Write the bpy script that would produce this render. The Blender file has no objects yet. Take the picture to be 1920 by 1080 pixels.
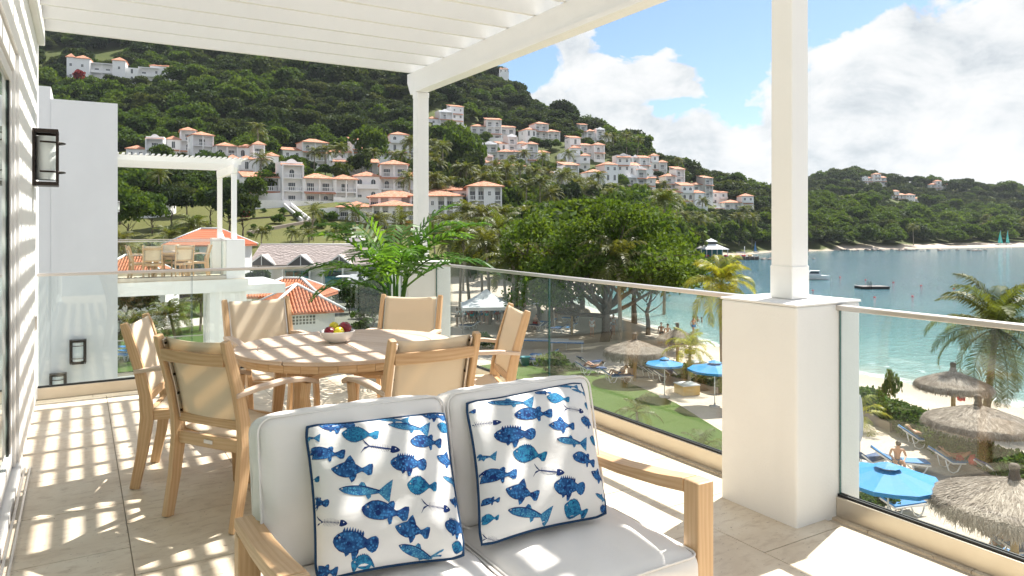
import bpy, bmesh, math, random
import numpy as np
from mathutils import Vector, Matrix
R = math.radians
rnd = random.Random(7)
npr = np.random.RandomState(5)
sc = bpy.context.scene
COL = sc.collection

# ------------------------------------------------------------------ camera, sky, sun, exposure
YAW = R(31.0); H = 1.47; FPX = 1350.0; HV = 423.0
SN, CS = math.sin(YAW), math.cos(YAW)
cam_d = bpy.data.cameras.new('camera'); cam = bpy.data.objects.new('camera', cam_d); COL.objects.link(cam)
cam.location = (0, 0, H); cam.rotation_euler = (R(90), 0, -YAW)
cam_d.sensor_width = 36.0; cam_d.lens = FPX / 1920 * 36.0
cam_d.shift_y = -(540 - HV) / 1920.0
cam_d.clip_start = 0.05; cam_d.clip_end = 6000
sc.camera = cam

SUN_AZ = R(17.0)      # from +X towards +Y
SUN_EL = R(55.0)
SUN_DIR = Vector((math.cos(SUN_EL) * math.cos(SUN_AZ), math.cos(SUN_EL) * math.sin(SUN_AZ), math.sin(SUN_EL)))
sun_d = bpy.data.lights.new('sun', 'SUN'); sun = bpy.data.objects.new('sun', sun_d); COL.objects.link(sun)
sun_d.energy = 4.6; sun_d.angle = R(0.55); sun_d.color = (1.0, 0.95, 0.87)
sun.rotation_euler = SUN_DIR.to_track_quat('Z', 'Y').to_euler()

world = bpy.data.worlds.new('World'); sc.world = world; world.use_nodes = True
SKY_STR = 0.12

class NT:
    """tiny node-tree helper"""
    def __init__(s, nt): s.nt = nt; s.n = nt.nodes; s.l = nt.links
    def new(s, t, **kw):
        nd = s.n.new(t)
        for k, v in kw.items():
            if k.startswith('i_'):
                key = k[2:]
                key = int(key) if key.isdigit() else key.replace('_', ' ')
                s.put(nd.inputs[key], v)
            else: setattr(nd, k, v)
        return nd
    def put(s, sock, v):
        if isinstance(v, bpy.types.NodeSocket): s.l.new(v, sock)
        elif isinstance(v, bpy.types.Node): s.l.new(v.outputs[0], sock)
        else:
            if isinstance(v, tuple) and len(v) == 3 and len(sock.default_value) == 4: v = v + (1,)
            sock.default_value = v
    def math(s, op, a, b=0.0, c=None, clamp=False):
        nd = s.n.new('ShaderNodeMath'); nd.operation = op; nd.use_clamp = clamp
        s.put(nd.inputs[0], a); s.put(nd.inputs[1], b)
        if c is not None: s.put(nd.inputs[2], c)
        return nd.outputs[0]
    def vmath(s, op, a, b=(0, 0, 0)):
        nd = s.n.new('ShaderNodeVectorMath'); nd.operation = op
        s.put(nd.inputs[0], a); s.put(nd.inputs[1], b); return nd.outputs[0]
    def scale(s, v, k3):
        return s.vmath('MULTIPLY', v, k3)
    def noise(s, vec, sc_, det=4, rough=0.55, dist=0.0, typ='FBM'):
        nd = s.n.new('ShaderNodeTexNoise'); nd.noise_type = typ
        if vec is not None: s.put(nd.inputs['Vector'], vec)
        nd.inputs['Scale'].default_value = sc_; nd.inputs['Detail'].default_value = det
        nd.inputs['Roughness'].default_value = rough; nd.inputs['Distortion'].default_value = dist
        return nd.outputs[0]
    def vor(s, vec, sc_, feature='F1', rand=1.0):
        nd = s.n.new('ShaderNodeTexVoronoi'); nd.feature = feature
        if vec is not None: s.put(nd.inputs['Vector'], vec)
        nd.inputs['Scale'].default_value = sc_; nd.inputs['Randomness'].default_value = rand
        return nd
    def ramp(s, fac, stops, interp='LINEAR'):
        nd = s.n.new('ShaderNodeValToRGB'); s.put(nd.inputs[0], fac); cr = nd.color_ramp; cr.interpolation = interp
        while len(cr.elements) < len(stops): cr.elements.new(0.5)
        for e, (p, c) in zip(cr.elements, stops):
            e.position = p; e.color = (c, c, c, 1) if isinstance(c, (int, float)) else (*c, 1)
        return nd.outputs[0]
    def mix(s, fac, a, b, blend='MIX'):
        nd = s.n.new('ShaderNodeMix'); nd.data_type = 'RGBA'; nd.blend_type = blend
        s.put(nd.inputs[0], fac); s.put(nd.inputs[6], a); s.put(nd.inputs[7], b); return nd.outputs[2]

def build_world():
    t = NT(world.node_tree); t.n.clear()
    out = t.new('ShaderNodeOutputWorld'); bg = t.new('ShaderNodeBackground'); bg.inputs[1].default_value = SKY_STR
    sky = t.new('ShaderNodeTexSky'); sky.sky_type = 'NISHITA'; sky.sun_disc = False
    sky.sun_elevation = SUN_EL; sky.sun_rotation = math.atan2(SUN_DIR.x, SUN_DIR.y)
    sky.air_density = 1.0; sky.dust_density = 0.8; sky.ozone_density = 1.0
    tc = t.new('ShaderNodeTexCoord'); d = t.vmath('NORMALIZE', tc.outputs['Generated'])
    sep = t.new('ShaderNodeSeparateXYZ'); t.put(sep.inputs[0], d)
    az = t.math('ARCTAN2', sep.outputs[0], sep.outputs[1])     # from +Y towards +X
    el = t.math('ARCSINE', sep.outputs[2])
    comb = t.new('ShaderNodeCombineXYZ')
    t.put(comb.inputs[0], az); t.put(comb.inputs[1], t.math('MULTIPLY', el, 1.5)); comb.inputs[2].default_value = 4.2
    V = comb.outputs[0]
    warp = t.noise(V, 3.0, 3, 0.5)
    big = t.noise(V, 4.2, 2, 0.5, 0.2)
    fine = t.noise(V, 9.0, 9, 0.62, 0.35)
    dens = t.math('ADD', t.math('MULTIPLY', big, 0.55), t.math('MULTIPLY', fine, 0.75))
    # cover: heavier towards the horizon, gaps of open blue higher up
    cover = t.math('SUBTRACT', dens, t.math('MULTIPLY', t.math('MAXIMUM', t.math('SUBTRACT', el, 0.30), 0.0), 0.25))
    def gap(a, e, sa, se, amt):
        x = t.math('DIVIDE', t.math('SUBTRACT', az, R(a)), R(sa)); y = t.math('DIVIDE', t.math('SUBTRACT', el, R(e)), R(se))
        r2 = t.math('ADD', t.math('MULTIPLY', x, x), t.math('MULTIPLY', y, y))
        return t.math('MULTIPLY', t.math('EXPONENT', t.math('MULTIPLY', r2, -1.0)), amt)
    for g in [(46.0, 18.3, 6.2, 3.6, .60), (40.0, 15.4, 2.6, 2.2, .36), (48.2, 13.0, 2.6, 3.2, .45), (31.8, 12.0, 3.2, 1.8, .5), (56.5, 17.0, 3.0, 2.8, .5), (43.5, 9.2, 2.2, .9, .2), (49.5, 8.0, 2.0, .8, .12),
              (-10, 35, 25, 12, .25), (100, 40, 30, 12, .22), (170, 32, 25, 10, .25), (-110, 30, 30, 12, .25)]:
        cover = t.math('SUBTRACT', cover, gap(*g))
    mask = t.ramp(cover, [(0.45, 0.0), (0.475, 0.6), (0.505, 1.0)])
    # cloud body: bright tops, soft grey undersides
    V2 = t.vmath('ADD', V, (0.35, 0.0, 0))
    sh = t.noise(V2, 3.2, 5, 0.55, 0.3)
    rel = t.noise(t.vmath('ADD', V, (-0.035, -0.05, 0)), 9.0, 9, 0.62, 0.35)
    relief = t.math('MULTIPLY', t.math('SUBTRACT', fine, rel), 2.4)
    lum = t.math('ADD', t.math('MULTIPLY', t.math('SUBTRACT', sh, 0.5), -1.7), relief)
    thick = t.math('MULTIPLY', t.math('SUBTRACT', cover, 0.62), -1.3)
    lum = t.math('ADD', lum, thick)
    # streaks of stratus low down
    comb3 = t.new('ShaderNodeCombineXYZ'); t.put(comb3.inputs[0], az); t.put(comb3.inputs[1], t.math('MULTIPLY', el, 7.0)); comb3.inputs[2].default_value = 1.0
    st = t.noise(comb3.outputs[0], 4.0, 5, 0.6, 0.4)
    low = t.math('SUBTRACT', 1.0, t.math('DIVIDE', el, 0.16), clamp=True)
    lum = t.math('ADD', lum, t.math('MULTIPLY', t.math('MULTIPLY', t.math('SUBTRACT', st, 0.5), low), -0.9))
    k = 1.0 / SKY_STR
    cc = t.ramp(t.math('ADD', lum, 0.5), [(0.0, (0.265, 0.29, 0.31)), (0.26, (0.335, 0.355, 0.372)), (0.48, (0.40, 0.41, 0.417)), (0.75, (0.448, 0.45, 0.452))])
    cc = t.mix(1.0, cc, (k, k, k), 'MULTIPLY')
    skc = t.mix(1.0, sky.outputs[0], (.46, .53, .60), 'MULTIPLY')
    # thin veil of haze near the horizon
    veil = t.math('MULTIPLY', t.math('SUBTRACT', 1.0, t.math('DIVIDE', t.math('ABSOLUTE', el), 0.12), clamp=True), 0.55)
    skc = t.mix(veil, skc, (0.36 * k, 0.42 * k, 0.46 * k))
    fin = t.mix(mask, skc, cc)
    t.put(bg.inputs[0], fin); t.put(out.inputs[0], bg)
build_world()

sc.view_settings.view_transform = 'Standard'; sc.view_settings.look = 'None'
sc.view_settings.exposure = 1.15; sc.view_settings.gamma = 1.0; sc.view_settings.use_curve_mapping = False
sc.render.engine = 'CYCLES'
sc.cycles.use_adaptive_sampling = True; sc.cycles.adaptive_threshold = .02; sc.cycles.max_bounces = 6; sc.cycles.diffuse_bounces = 3; sc.cycles.glossy_bounces = 3; sc.cycles.transparent_max_bounces = 16
sc.cycles.use_denoising = True
sc.cycles.caustics_reflective = False; sc.cycles.caustics_refractive = False

# ------------------------------------------------------------------ helpers
def PD(u, v, d):
    """point seen at photo pixel (u, v) at forward distance d"""
    r = (u - 960) / FPX * d
    return Vector((d * SN + r * CS, d * CS - r * SN, H + (HV - v) / FPX * d))
def PZ(u, v, z):
    return PD(u, v, (H - z) * FPX / (v - HV))
def UD(x, y):
    d = x * SN + y * CS; r = x * CS - y * SN
    return 960 + FPX * r / max(d, .01), d
def XYd(u, d):
    p = PD(u, HV, d); return p.x, p.y

def tag(o, label=None, cat=None, group=None, kind=None):
    if label: o['label'] = label
    if cat: o['category'] = cat
    if group: o['group'] = group
    if kind: o['kind'] = kind
    return o
def empty(name, loc=(0, 0, 0), rz=0.0, label=None, cat=None, group=None):
    o = bpy.data.objects.new(name, None); COL.objects.link(o); o.location = loc; o.rotation_euler = (0, 0, rz)
    o.empty_display_size = 0.1
    return tag(o, label, cat, group)
def link_mesh(name, me, mat=None, parent=None, kind=None):
    o = bpy.data.objects.new(name, me); COL.objects.link(o)
    if mat is not None and not me.materials:
        for m in (mat if isinstance(mat, (list, tuple)) else [mat]): me.materials.append(m)
    if parent is not None: o.parent = parent
    if kind: o['kind'] = kind
    return o
KIDS = {}
def copy_tree(o, parent=None, loc=None, rz=None, scale=None, label=None, group=None):
    c = o.copy(); COL.objects.link(c)
    if parent is not None: c.parent = parent
    if loc is not None: c.location = loc
    if rz is not None: c.rotation_euler = (0, 0, rz)
    if scale is not None: c.scale = (scale,) * 3 if isinstance(scale, (int, float)) else scale
    if label: c['label'] = label
    if group: c['group'] = group
    for ch in kids(o): copy_tree(ch, c)
    return c
def kids(o):
    if o.name not in KIDS: KIDS[o.name] = list(o.children)
    return KIDS[o.name]

class MB:
    def __init__(s): s.v = []; s.f = []; s.uv = []; s.m = []; s.sm = []; s.M = None; s.mi = 0; s.smooth = False
    def _add(s, vs, fs, uvs=None):
        b = len(s.v)
        for p in vs:
            p = Vector(p)
            s.v.append(tuple(s.M @ p) if s.M is not None else tuple(p))
        for i, f in enumerate(fs):
            s.f.append(tuple(b + k for k in f)); s.m.append(s.mi); s.sm.append(s.smooth)
            s.uv.append(uvs[i] if uvs else [(vs[k][0] + vs[k][1], vs[k][2]) for k in f])
    def box(s, c, d, rz=0.0, rot=None, taper=None):
        x, y, z = d[0] / 2, d[1] / 2, d[2] / 2
        co = [(-x, -y, -z), (x, -y, -z), (x, y, -z), (-x, y, -z), (-x, -y, z), (x, -y, z), (x, y, z), (-x, y, z)]
        loc = co
        if taper: co = [(p[0] * (taper if p[2] > 0 else 1), p[1] * (taper if p[2] > 0 else 1), p[2]) for p in co]
        fs = [(0, 3, 2, 1), (4, 5, 6, 7), (0, 1, 5, 4), (2, 3, 7, 6), (1, 2, 6, 5), (3, 0, 4, 7)]
        nax = [2, 2, 1, 1, 0, 0]
        L = max(range(3), key=lambda i: d[i]); off = rnd.uniform(0, 50); off2 = rnd.uniform(0, 50)
        uvs = []
        for f, n in zip(fs, nax):
            ax = [a for a in range(3) if a != n]
            if L in ax: a = L; b_ = [q for q in ax if q != L][0]; k = 1
            else: a, b_ = ax; k = .3
            uvs.append([(loc[i][a] * k + off, loc[i][b_] + off2 + n * .37) for i in f])
        rm = (rot if rot is not None else Matrix.Rotation(rz, 3, 'Z'))
        s._add([tuple(rm @ Vector(p) + Vector(c)) for p in co], fs, uvs); return s
    def b6(s, x0, x1, y0, y1, z0, z1):
        return s.box(((x0 + x1) / 2, (y0 + y1) / 2, (z0 + z1) / 2), (x1 - x0, y1 - y0, z1 - z0))
    def bar(s, a, b, w, t, side=None):
        """rectangular bar from a to b"""
        return s.sweep([a, b], w, t, side)
    def sweep(s, pts, w, t, side=None, ws=None, ts=None):
        pts = [Vector(p) for p in pts]; n = len(pts)
        off = rnd.uniform(0, 50); off2 = rnd.uniform(0, 50)
        vs = []; ln = 0; us = []
        for i, p in enumerate(pts):
            T = (pts[min(i + 1, n - 1)] - pts[max(i - 1, 0)]).normalized()
            S = Vector(side) if side is not None else (Vector((0, 0, 1)).cross(T) if abs(T.z) < .95 else Vector((1, 0, 0)))
            S = (S - T * S.dot(T)).normalized(); N = T.cross(S)
            ww = (ws[i] if ws else w) / 2; tt = (ts[i] if ts else t) / 2
            vs += [p - S * ww - N * tt, p + S * ww - N * tt, p + S * ww + N * tt, p - S * ww + N * tt]
            if i: ln += (p - pts[i - 1]).length
            us.append(ln)
        fs = []; uvs = []
        per = [0, w, w + t, 2 * w + t, 2 * w + 2 * t]
        for i in range(n - 1):
            for k in range(4):
                a = i * 4 + k; b_ = i * 4 + (k + 1) % 4
                fs.append((a, b_, b_ + 4, a + 4))
                uvs.append([(us[i] + off, per[k] + off2), (us[i] + off, per[k + 1] + off2), (us[i + 1] + off, per[k + 1] + off2), (us[i + 1] + off, per[k] + off2)])
        e = (n - 1) * 4
        fs += [(3, 2, 1, 0), (e, e + 1, e + 2, e + 3)]
        uvs += [[(off, off2 + .01 * q) for q in range(4)]] * 2
        s._add([tuple(v) for v in vs], fs, uvs); return s
    def tube(s, pts, r, n=8, closed=False, caps=True):
        pts = [Vector(p) for p in pts]; m = len(pts); rs = r if isinstance(r, (list, tuple)) else [r] * m
        vs = []; prevN = None; ln = 0; us = []
        for i, p in enumerate(pts):
            if closed: T = (pts[(i + 1) % m] - pts[i - 1]).normalized()
            else: T = (pts[min(i + 1, m - 1)] - pts[max(i - 1, 0)]).normalized()
            if prevN is None:
                prevN = T.orthogonal().normalized()
            N = (prevN - T * prevN.dot(T)).normalized(); prevN = N; B = T.cross(N)
            if i: ln += (p - pts[i - 1]).length
            us.append(ln)
            for k in range(n):
                a = 2 * math.pi * k / n
                vs.append(tuple(p + (N * math.cos(a) + B * math.sin(a)) * rs[i]))
        fs = []; uvs = []
        for i in range(m if closed else m - 1):
            j = (i + 1) % m
            for k in range(n):
                k2 = (k + 1) % n
                fs.append((i * n + k, i * n + k2, j * n + k2, j * n + k))
                uvs.append([(us[i], k / n * .3), (us[i], (k + 1) / n * .3), (us[j], (k + 1) / n * .3), (us[j], k / n * .3)])
        if caps and not closed:
            fs += [tuple(range(n - 1, -1, -1)), tuple((m - 1) * n + k for k in range(n))]
            uvs += [[(0, 0)] * n, [(0, 0)] * n]
        s0 = s.smooth; s.smooth = True; s._add(vs, fs, uvs); s.smooth = s0; return s
    def lathe(s, prof, c=(0, 0, 0), n=24, sx=1, sy=1):
        vs = []; fs = []
        for r, z in prof:
            for k in range(n):
                a = 2 * math.pi * k / n; vs.append((c[0] + r * math.cos(a) * sx, c[1] + r * math.sin(a) * sy, c[2] + z))
        for i in range(len(prof) - 1):
            for k in range(n):
                k2 = (k + 1) % n; fs.append((i * n + k, i * n + k2, (i + 1) * n + k2, (i + 1) * n + k))
        s0 = s.smooth; s.smooth = True; s._add(vs, fs); s.smooth = s0; return s
    def poly(s, pts):
        s._add(pts, [tuple(range(len(pts)))]); return s
    def prism(s, pts, vec):
        """extrude a planar polygon along vec"""
        n = len(pts); vec = Vector(vec); a = [Vector(p) for p in pts]; b = [p + vec for p in a]
        fs = [tuple(range(n))[::-1], tuple(range(n, 2 * n))] + [(i, (i + 1) % n, n + (i + 1) % n, n + i) for i in range(n)]
        s._add([tuple(p) for p in a + b], fs); return s
    def mesh(s, name):
        me = bpy.data.meshes.new(name); me.from_pydata(s.v, [], s.f)
        if s.f:
            uvl = me.uv_layers.new(name='UV'); flat = np.empty(sum(len(f) for f in s.f) * 2, dtype=np.float32); i = 0
            for q in s.uv:
                for a, b in q: flat[i] = a; flat[i + 1] = b; i += 2
            uvl.data.foreach_set('uv', flat)
            me.polygons.foreach_set('material_index', s.m)
            me.polygons.foreach_set('use_smooth', s.sm)
        me.update(); return me
    def build(s, name, mat=None, parent=None, bevel=0, kind=None, loc=None):
        me = s.mesh(name); o = link_mesh(name, me, mat, parent, kind)
        if loc is not None: o.location = loc
        if bevel:
            m = o.modifiers.new('bevel', 'BEVEL'); m.width = bevel; m.segments = 2; m.limit_method = 'ANGLE'; m.angle_limit = R(40)
            m.harden_normals = False
        return o
def quads_mesh(name, V, mat=None, mi=None, smooth=False, tri=False):
    """V: (n, k, 3) array of separate faces with k corners"""
    n, k, _ = V.shape
    me = bpy.data.meshes.new(name)
    me.vertices.add(n * k); me.vertices.foreach_set('co', V.reshape(-1).astype(np.float32))
    me.loops.add(n * k); me.loops.foreach_set('vertex_index', np.arange(n * k, dtype=np.int32))
    me.polygons.add(n); me.polygons.foreach_set('loop_start', np.arange(0, n * k, k, dtype=np.int32))
    me.polygons.foreach_set('loop_total', np.full(n, k, dtype=np.int32))
    if mi is not None: me.polygons.foreach_set('material_index', mi.astype(np.int32))
    me.update(calc_edges=True)
    if mat is not None:
        for m in (mat if isinstance(mat, (list, tuple)) else [mat]): me.materials.append(m)
    return me
def grid_mesh(name, P, mat=None, smooth=True, attr=None, uv=None):
    """P: (a, b, 3) grid"""
    a, b, _ = P.shape
    me = bpy.data.meshes.new(name)
    idx = np.arange(a * b).reshape(a, b)
    q = np.stack([idx[:-1, :-1], idx[1:, :-1], idx[1:, 1:], idx[:-1, 1:]], -1).reshape(-1, 4)
    me.vertices.add(a * b); me.vertices.foreach_set('co', P.reshape(-1).astype(np.float32))
    me.loops.add(len(q) * 4); me.loops.foreach_set('vertex_index', q.reshape(-1).astype(np.int32))
    me.polygons.add(len(q)); me.polygons.foreach_set('loop_start', np.arange(0, len(q) * 4, 4, dtype=np.int32))
    me.polygons.foreach_set('loop_total', np.full(len(q), 4, dtype=np.int32))
    me.update(calc_edges=True)
    me.polygons.foreach_set('use_smooth', np.full(len(q), smooth))
    if attr is not None:
        for nm, arr in attr.items():
            at = me.attributes.new(nm, 'FLOAT', 'POINT'); at.data.foreach_set('value', arr.reshape(-1).astype(np.float32))
    if mat is not None: me.materials.append(mat)
    return me

# ------------------------------------------------------------------ materials
def pmat(name, col=(.8, .8, .8), rough=.6, metal=0.0, spec=.5, fn=None):
    m = bpy.data.materials.new(name); m.use_nodes = True; t = NT(m.node_tree)
    b = m.node_tree.nodes['Principled BSDF']
    b.inputs['Base Color'].default_value = (*col, 1); b.inputs['Roughness'].default_value = rough
    b.inputs['Metallic'].default_value = metal; b.inputs['Specular IOR Level'].default_value = spec
    if fn: fn(t, b)
    return m
def bump(t, b, h, strength=.3, dist=.01):
    nd = t.new('ShaderNodeBump'); nd.inputs['Strength'].default_value = strength; nd.inputs['Distance'].default_value = dist
    t.put(nd.inputs['Height'], h); t.put(b.inputs['Normal'], nd.outputs[0])
def objc(t): return t.new('ShaderNodeTexCoord').outputs['Object']
def geoc(t): return t.new('ShaderNodeNewGeometry').outputs['Position']
def uvc(t): return t.new('ShaderNodeTexCoord').outputs['UV']
def orand(t): return t.new('ShaderNodeObjectInfo').outputs['Random']
MT = {}
def mk_white(name, col, rough=.55, var=.05, bs=.15, sc_=60):
    def fn(t, b):
        g = geoc(t)
        n = t.noise(g, 1.7, 5, .6)
        c = t.mix(t.ramp(n, [(.35, 0.0), (.75, 1.0)]), col, tuple(x * (1 - var) for x in col))
        st = t.noise(t.scale(g, (4.5, 4.5, .35)), 1, 4, .6)
        c = t.mix(t.ramp(st, [(.5, 0.0), (.8, .5)]), c, tuple(x * (1 - var * 1.6) for x in col))
        t.put(b.inputs['Base Color'], c)
        bump(t, b, t.math('ADD', t.noise(g, sc_, 4, .6), t.math('MULTIPLY', t.noise(g, 2.2, 3, .5), 2.5)), bs, .004)
    return pmat(name, col, rough, fn=fn)
MT['paint'] = mk_white('white_paint', (.84, .835, .82), .42, .03, .05, 30)
MT['stucco'] = mk_white('white_stucco', (.86, .855, .84), .75, .05, .35, 90)
MT['render'] = mk_white('white_render_far', (.89, .885, .885), .8, .04, .2, 3)
MT['timberwhite'] = mk_white('painted_timber', (.87, .865, .84), .5, .04, .10, 25)
def wood(name, c1, c2, c3, rough=.5):
    def fn(t, b):
        uv = uvc(t)
        w = t.noise(t.scale(uv, (.9, 6, 1)), 1.0, 3, .5)
        sep = t.new('ShaderNodeSeparateXYZ'); t.put(sep.inputs[0], uv)
        rings = t.math('SINE', t.math('ADD', t.math('MULTIPLY', sep.outputs[1], 330.0), t.math('MULTIPLY', w, 30.0)))
        fib = t.noise(t.scale(uv, (6, 260, 1)), 1.0, 4, .6)
        f = t.math('ADD', t.math('MULTIPLY', t.math('MULTIPLY_ADD', rings, .5, .5), .24), t.math('MULTIPLY', fib, .76))
        c = t.ramp(f, [(.2, c1), (.5, c2), (.85, c3)])
        blot = t.noise(t.scale(uv, (2.5, 14, 1)), 1.0, 2, .5)
        c = t.mix(t.ramp(blot, [(.4, 0.0), (.75, .55)]), c, c3)
        c = t.mix(t.math('MULTIPLY', orand(t), .25), c, c1)
        t.put(b.inputs['Base Color'], c)
        bump(t, b, fib, .15, .002)
    return pmat(name, c2, rough, fn=fn)
MT['teak'] = wood('teak', (.72, .52, .32), (.63, .41, .22), (.46, .25, .115), .45)
MT['teak_pale'] = wood('weathered_teak', (.70, .58, .48), (.62, .48, .37), (.46, .32, .23), .6)
MT['darkwood'] = wood('grey_driftwood', (.20, .17, .14), (.14, .11, .09), (.08, .06, .05), .7)
def sling():
    m = bpy.data.materials.new('sling_fabric'); m.use_nodes = True; t = NT(m.node_tree); t.n.clear()
    out = t.new('ShaderNodeOutputMaterial'); uv = objc(t)
    n = t.noise(uv, 420, 2, .5)
    c = t.mix(n, (.90, .81, .66), (.84, .74, .58))
    dif = t.new('ShaderNodeBsdfDiffuse'); t.put(dif.inputs[0], c)
    tr = t.new('ShaderNodeBsdfTranslucent'); t.put(tr.inputs[0], (.80, .62, .40))
    mx = t.new('ShaderNodeMixShader'); mx.inputs[0].default_value = .28; t.put(mx.inputs[1], dif); t.put(mx.inputs[2], tr)
    t.put(out.inputs[0], mx); return m
MT['sling'] = sling()
def fabric(name, col, bs=.25, sc_=900, col2=None):
    def fn(t, b):
        o = objc(t); n = t.noise(o, sc_, 2, .6); big = t.noise(o, 9, 3, .5)
        c2 = col2 or tuple(x * .93 for x in col)
        t.put(b.inputs['Base Color'], t.mix(big, col, c2))
        h = t.math('ADD', t.math('MULTIPLY', n, .35), t.math('ADD', t.math('MULTIPLY', t.noise(o, 7, 3, .5, .8), 2.0), t.math('MULTIPLY', t.noise(t.scale(o, (9, 9, 40)), 1, 2, .5), .8)))
        bump(t, b, h, bs, .006)
        b.inputs['Sheen Weight'].default_value = .15
    return pmat(name, col, .85, spec=.2, fn=fn)
MT['cushion'] = fabric('cream_canvas', (.86, .83, .80))
MT['pillow'] = fabric('white_linen', (.80, .79, .78), .3)
MT['navy'] = fabric('navy_piping', (.012, .045, .11), .2)
def fishm(name, a, b_, sc_, thr=.5, dots=True):
    def fn(t, b):
        o = objc(t)
        v = t.vor(o, sc_).outputs[0]; n = t.noise(o, sc_ * .35, 4, .6)
        f = t.ramp(v, [(.28, 1.0), (.45, 0.0)]) if dots else t.ramp(t.noise(o, sc_ * .6, 5, .7, 1.0), [(.45, 0.0), (.56, 1.0)])
        c = t.mix(f, a, b_); c = t.mix(t.ramp(n, [(.35, 0.0), (.7, .7)]), c, b_)
        t.put(b.inputs['Base Color'], c)
    return pmat(name, a, .85, spec=.2, fn=fn)
MT['fish_a'] = fishm('fish_print_spotted', (.006, .022, .12), (.045, .20, .46), 120)
MT['fish_b'] = fishm('fish_print_teal', (.007, .035, .16), (.03, .24, .42), 150, dots=False)
MT['fish_c'] = fishm('fish_print_pale', (.012, .08, .25), (.09, .33, .50), 160)
MT['fish_ink'] = pmat('fish_print_ink', (.01, .03, .13), .85, spec=.2)
MT['fish_white'] = pmat('fish_print_eye', (.75, .8, .82), .85, spec=.2)
def tile_fn(t, b):
    g = geoc(t); rd = orand(t)
    big = t.noise(g, 2.6, 6, .62, .6); mid = t.noise(t.scale(g, (9, 22, 9)), 1.0, 5, .65, .4)
    c = t.ramp(big, [(.3, (.60, .49, .36)), (.5, (.71, .61, .47)), (.7, (.79, .71, .58))])
    c = t.mix(t.ramp(mid, [(.50, 0.0), (.70, .65)]), c, (.47, .36, .25))
    c = t.mix(t.math('MULTIPLY', rd, .18), c, (.60, .50, .40))
    pit = t.noise(t.scale(g, (34, 60, 34)), 1.0, 3, .7, .5)
    pm = t.ramp(pit, [(.64, 0.0), (.69, 1.0)])
    c = t.mix(t.math('MULTIPLY', pm, .75), c, (.26, .17, .11))
    t.put(b.inputs['Base Color'], c)
    bump(t, b, t.math('SUBTRACT', t.math('MULTIPLY', big, .4), t.math('MULTIPLY', pm, 1.0)), .25, .003)
MT['travertine'] = pmat('travertine', (.6, .5, .4), .5, fn=tile_fn)
MT['grout'] = pmat('grout', (.54, .46, .36), .9)
MT['steel'] = pmat('brushed_steel', (.66, .62, .58), .32, 1.0)
def shoe_fn(t, b):
    g = geoc(t); n = t.noise(t.scale(g, (2, 2, 90)), 1, 3, .5); n2 = t.noise(g, 7, 5, .6)
    t.put(b.inputs['Base Color'], t.mix(n2, (.70, .64, .55), (.60, .53, .44)))
    t.put(b.inputs['Roughness'], t.math('MULTIPLY_ADD', n, .2, .28))
MT['shoe'] = pmat('satin_steel_cladding', (.66, .6, .5), .35, .85, fn=shoe_fn)
MT['black'] = pmat('black_rubber', (.012, .013, .015), .5)
MT['bronze'] = pmat('dark_bronze_metal', (.030, .022, .018), .38, .6)
def glassm(name, tint, refl=1.0, ior=1.5, rough=0.0):
    m = bpy.data.materials.new(name); m.use_nodes = True; t = NT(m.node_tree); t.n.clear()
    out = t.new('ShaderNodeOutputMaterial'); tr = t.new('ShaderNodeBsdfTransparent'); t.put(tr.inputs[0], tint)
    gl = t.new('ShaderNodeBsdfGlossy'); t.put(gl.inputs[0], (.95, 1, .99)); gl.inputs[1].default_value = rough
    lw = t.new('ShaderNodeLayerWeight'); lw.inputs[0].default_value = .5
    fr = t.math('MULTIPLY_ADD', t.math('POWER', lw.outputs['Facing'], 5.0), .90, .04)
    mx = t.new('ShaderNodeMixShader'); t.put(mx.inputs[0], t.math('MULTIPLY', fr, refl, clamp=True)); t.put(mx.inputs[1], tr); t.put(mx.inputs[2], gl)
    t.put(out.inputs[0], mx); return m
MT['glass'] = glassm('clear_railing_glass', (.955, .982, .972))
MT['glass_edge'] = pmat('green_glass_edge', (.02, .10, .08), .1)
MT['frost'] = pmat('seeded_glass', (.75, .80, .78), .25)
def doorglass(t, b):
    g = geoc(t); n = t.noise(t.scale(g, (2, 14, .4)), 1, 3, .5)
    t.put(b.inputs['Base Color'], t.mix(t.ramp(n, [(.35, 0.0), (.65, 1.0)]), (.10, .17, .15), (.34, .42, .38)))
MT['doorglass'] = pmat('door_glass_curtained', (.2, .3, .27), .04, fn=doorglass)
MT['pane'] = pmat('dark_window_pane', (.045, .06, .075), .12)
MT['ceramic'] = pmat('white_ceramic', (.82, .81, .79), .18)
def rooftile(t, b):
    uv = uvc(t); g = geoc(t)
    n = t.noise(g, 1.3, 5, .65)
    c = t.ramp(n, [(.3, (.44, .17, .09)), (.5, (.56, .25, .15)), (.72, (.66, .40, .29))])
    t.put(b.inputs['Base Color'], c)
    w = t.new('ShaderNodeTexWave'); t.put(w.inputs[0], uv); w.inputs['Scale'].default_value = 1.1; w.inputs['Distortion'].default_value = 0.3
    bump(t, b, w.outputs[0], .8, .08)
MT['rooftile'] = pmat('terracotta_roof', (.64, .25, .13), .8, fn=rooftile)
def clay(t, b):
    g = geoc(t); n = t.noise(g, 5, 4, .6)
    t.put(b.inputs['Base Color'], t.mix(n, (.66, .23, .11), (.54, .17, .08)))
MT['clay'] = pmat('clay_tiles', (.6, .2, .1), .75, fn=clay)
def shingle(t, b):
    g = geoc(t); v = t.vor(t.scale(g, (3, 3, 5)), 1.0); n = t.noise(g, 14, 4, .7)
    c = t.mix(v.outputs['Color'], (.42, .36, .34), (.27, .22, .20)); c = t.mix(t.math('MULTIPLY', n, .6), c, (.5, .45, .43))
    t.put(b.inputs['Base Color'], c)
MT['shingle'] = pmat('weathered_shake', (.36, .31, .29), .9, fn=shingle)
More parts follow.
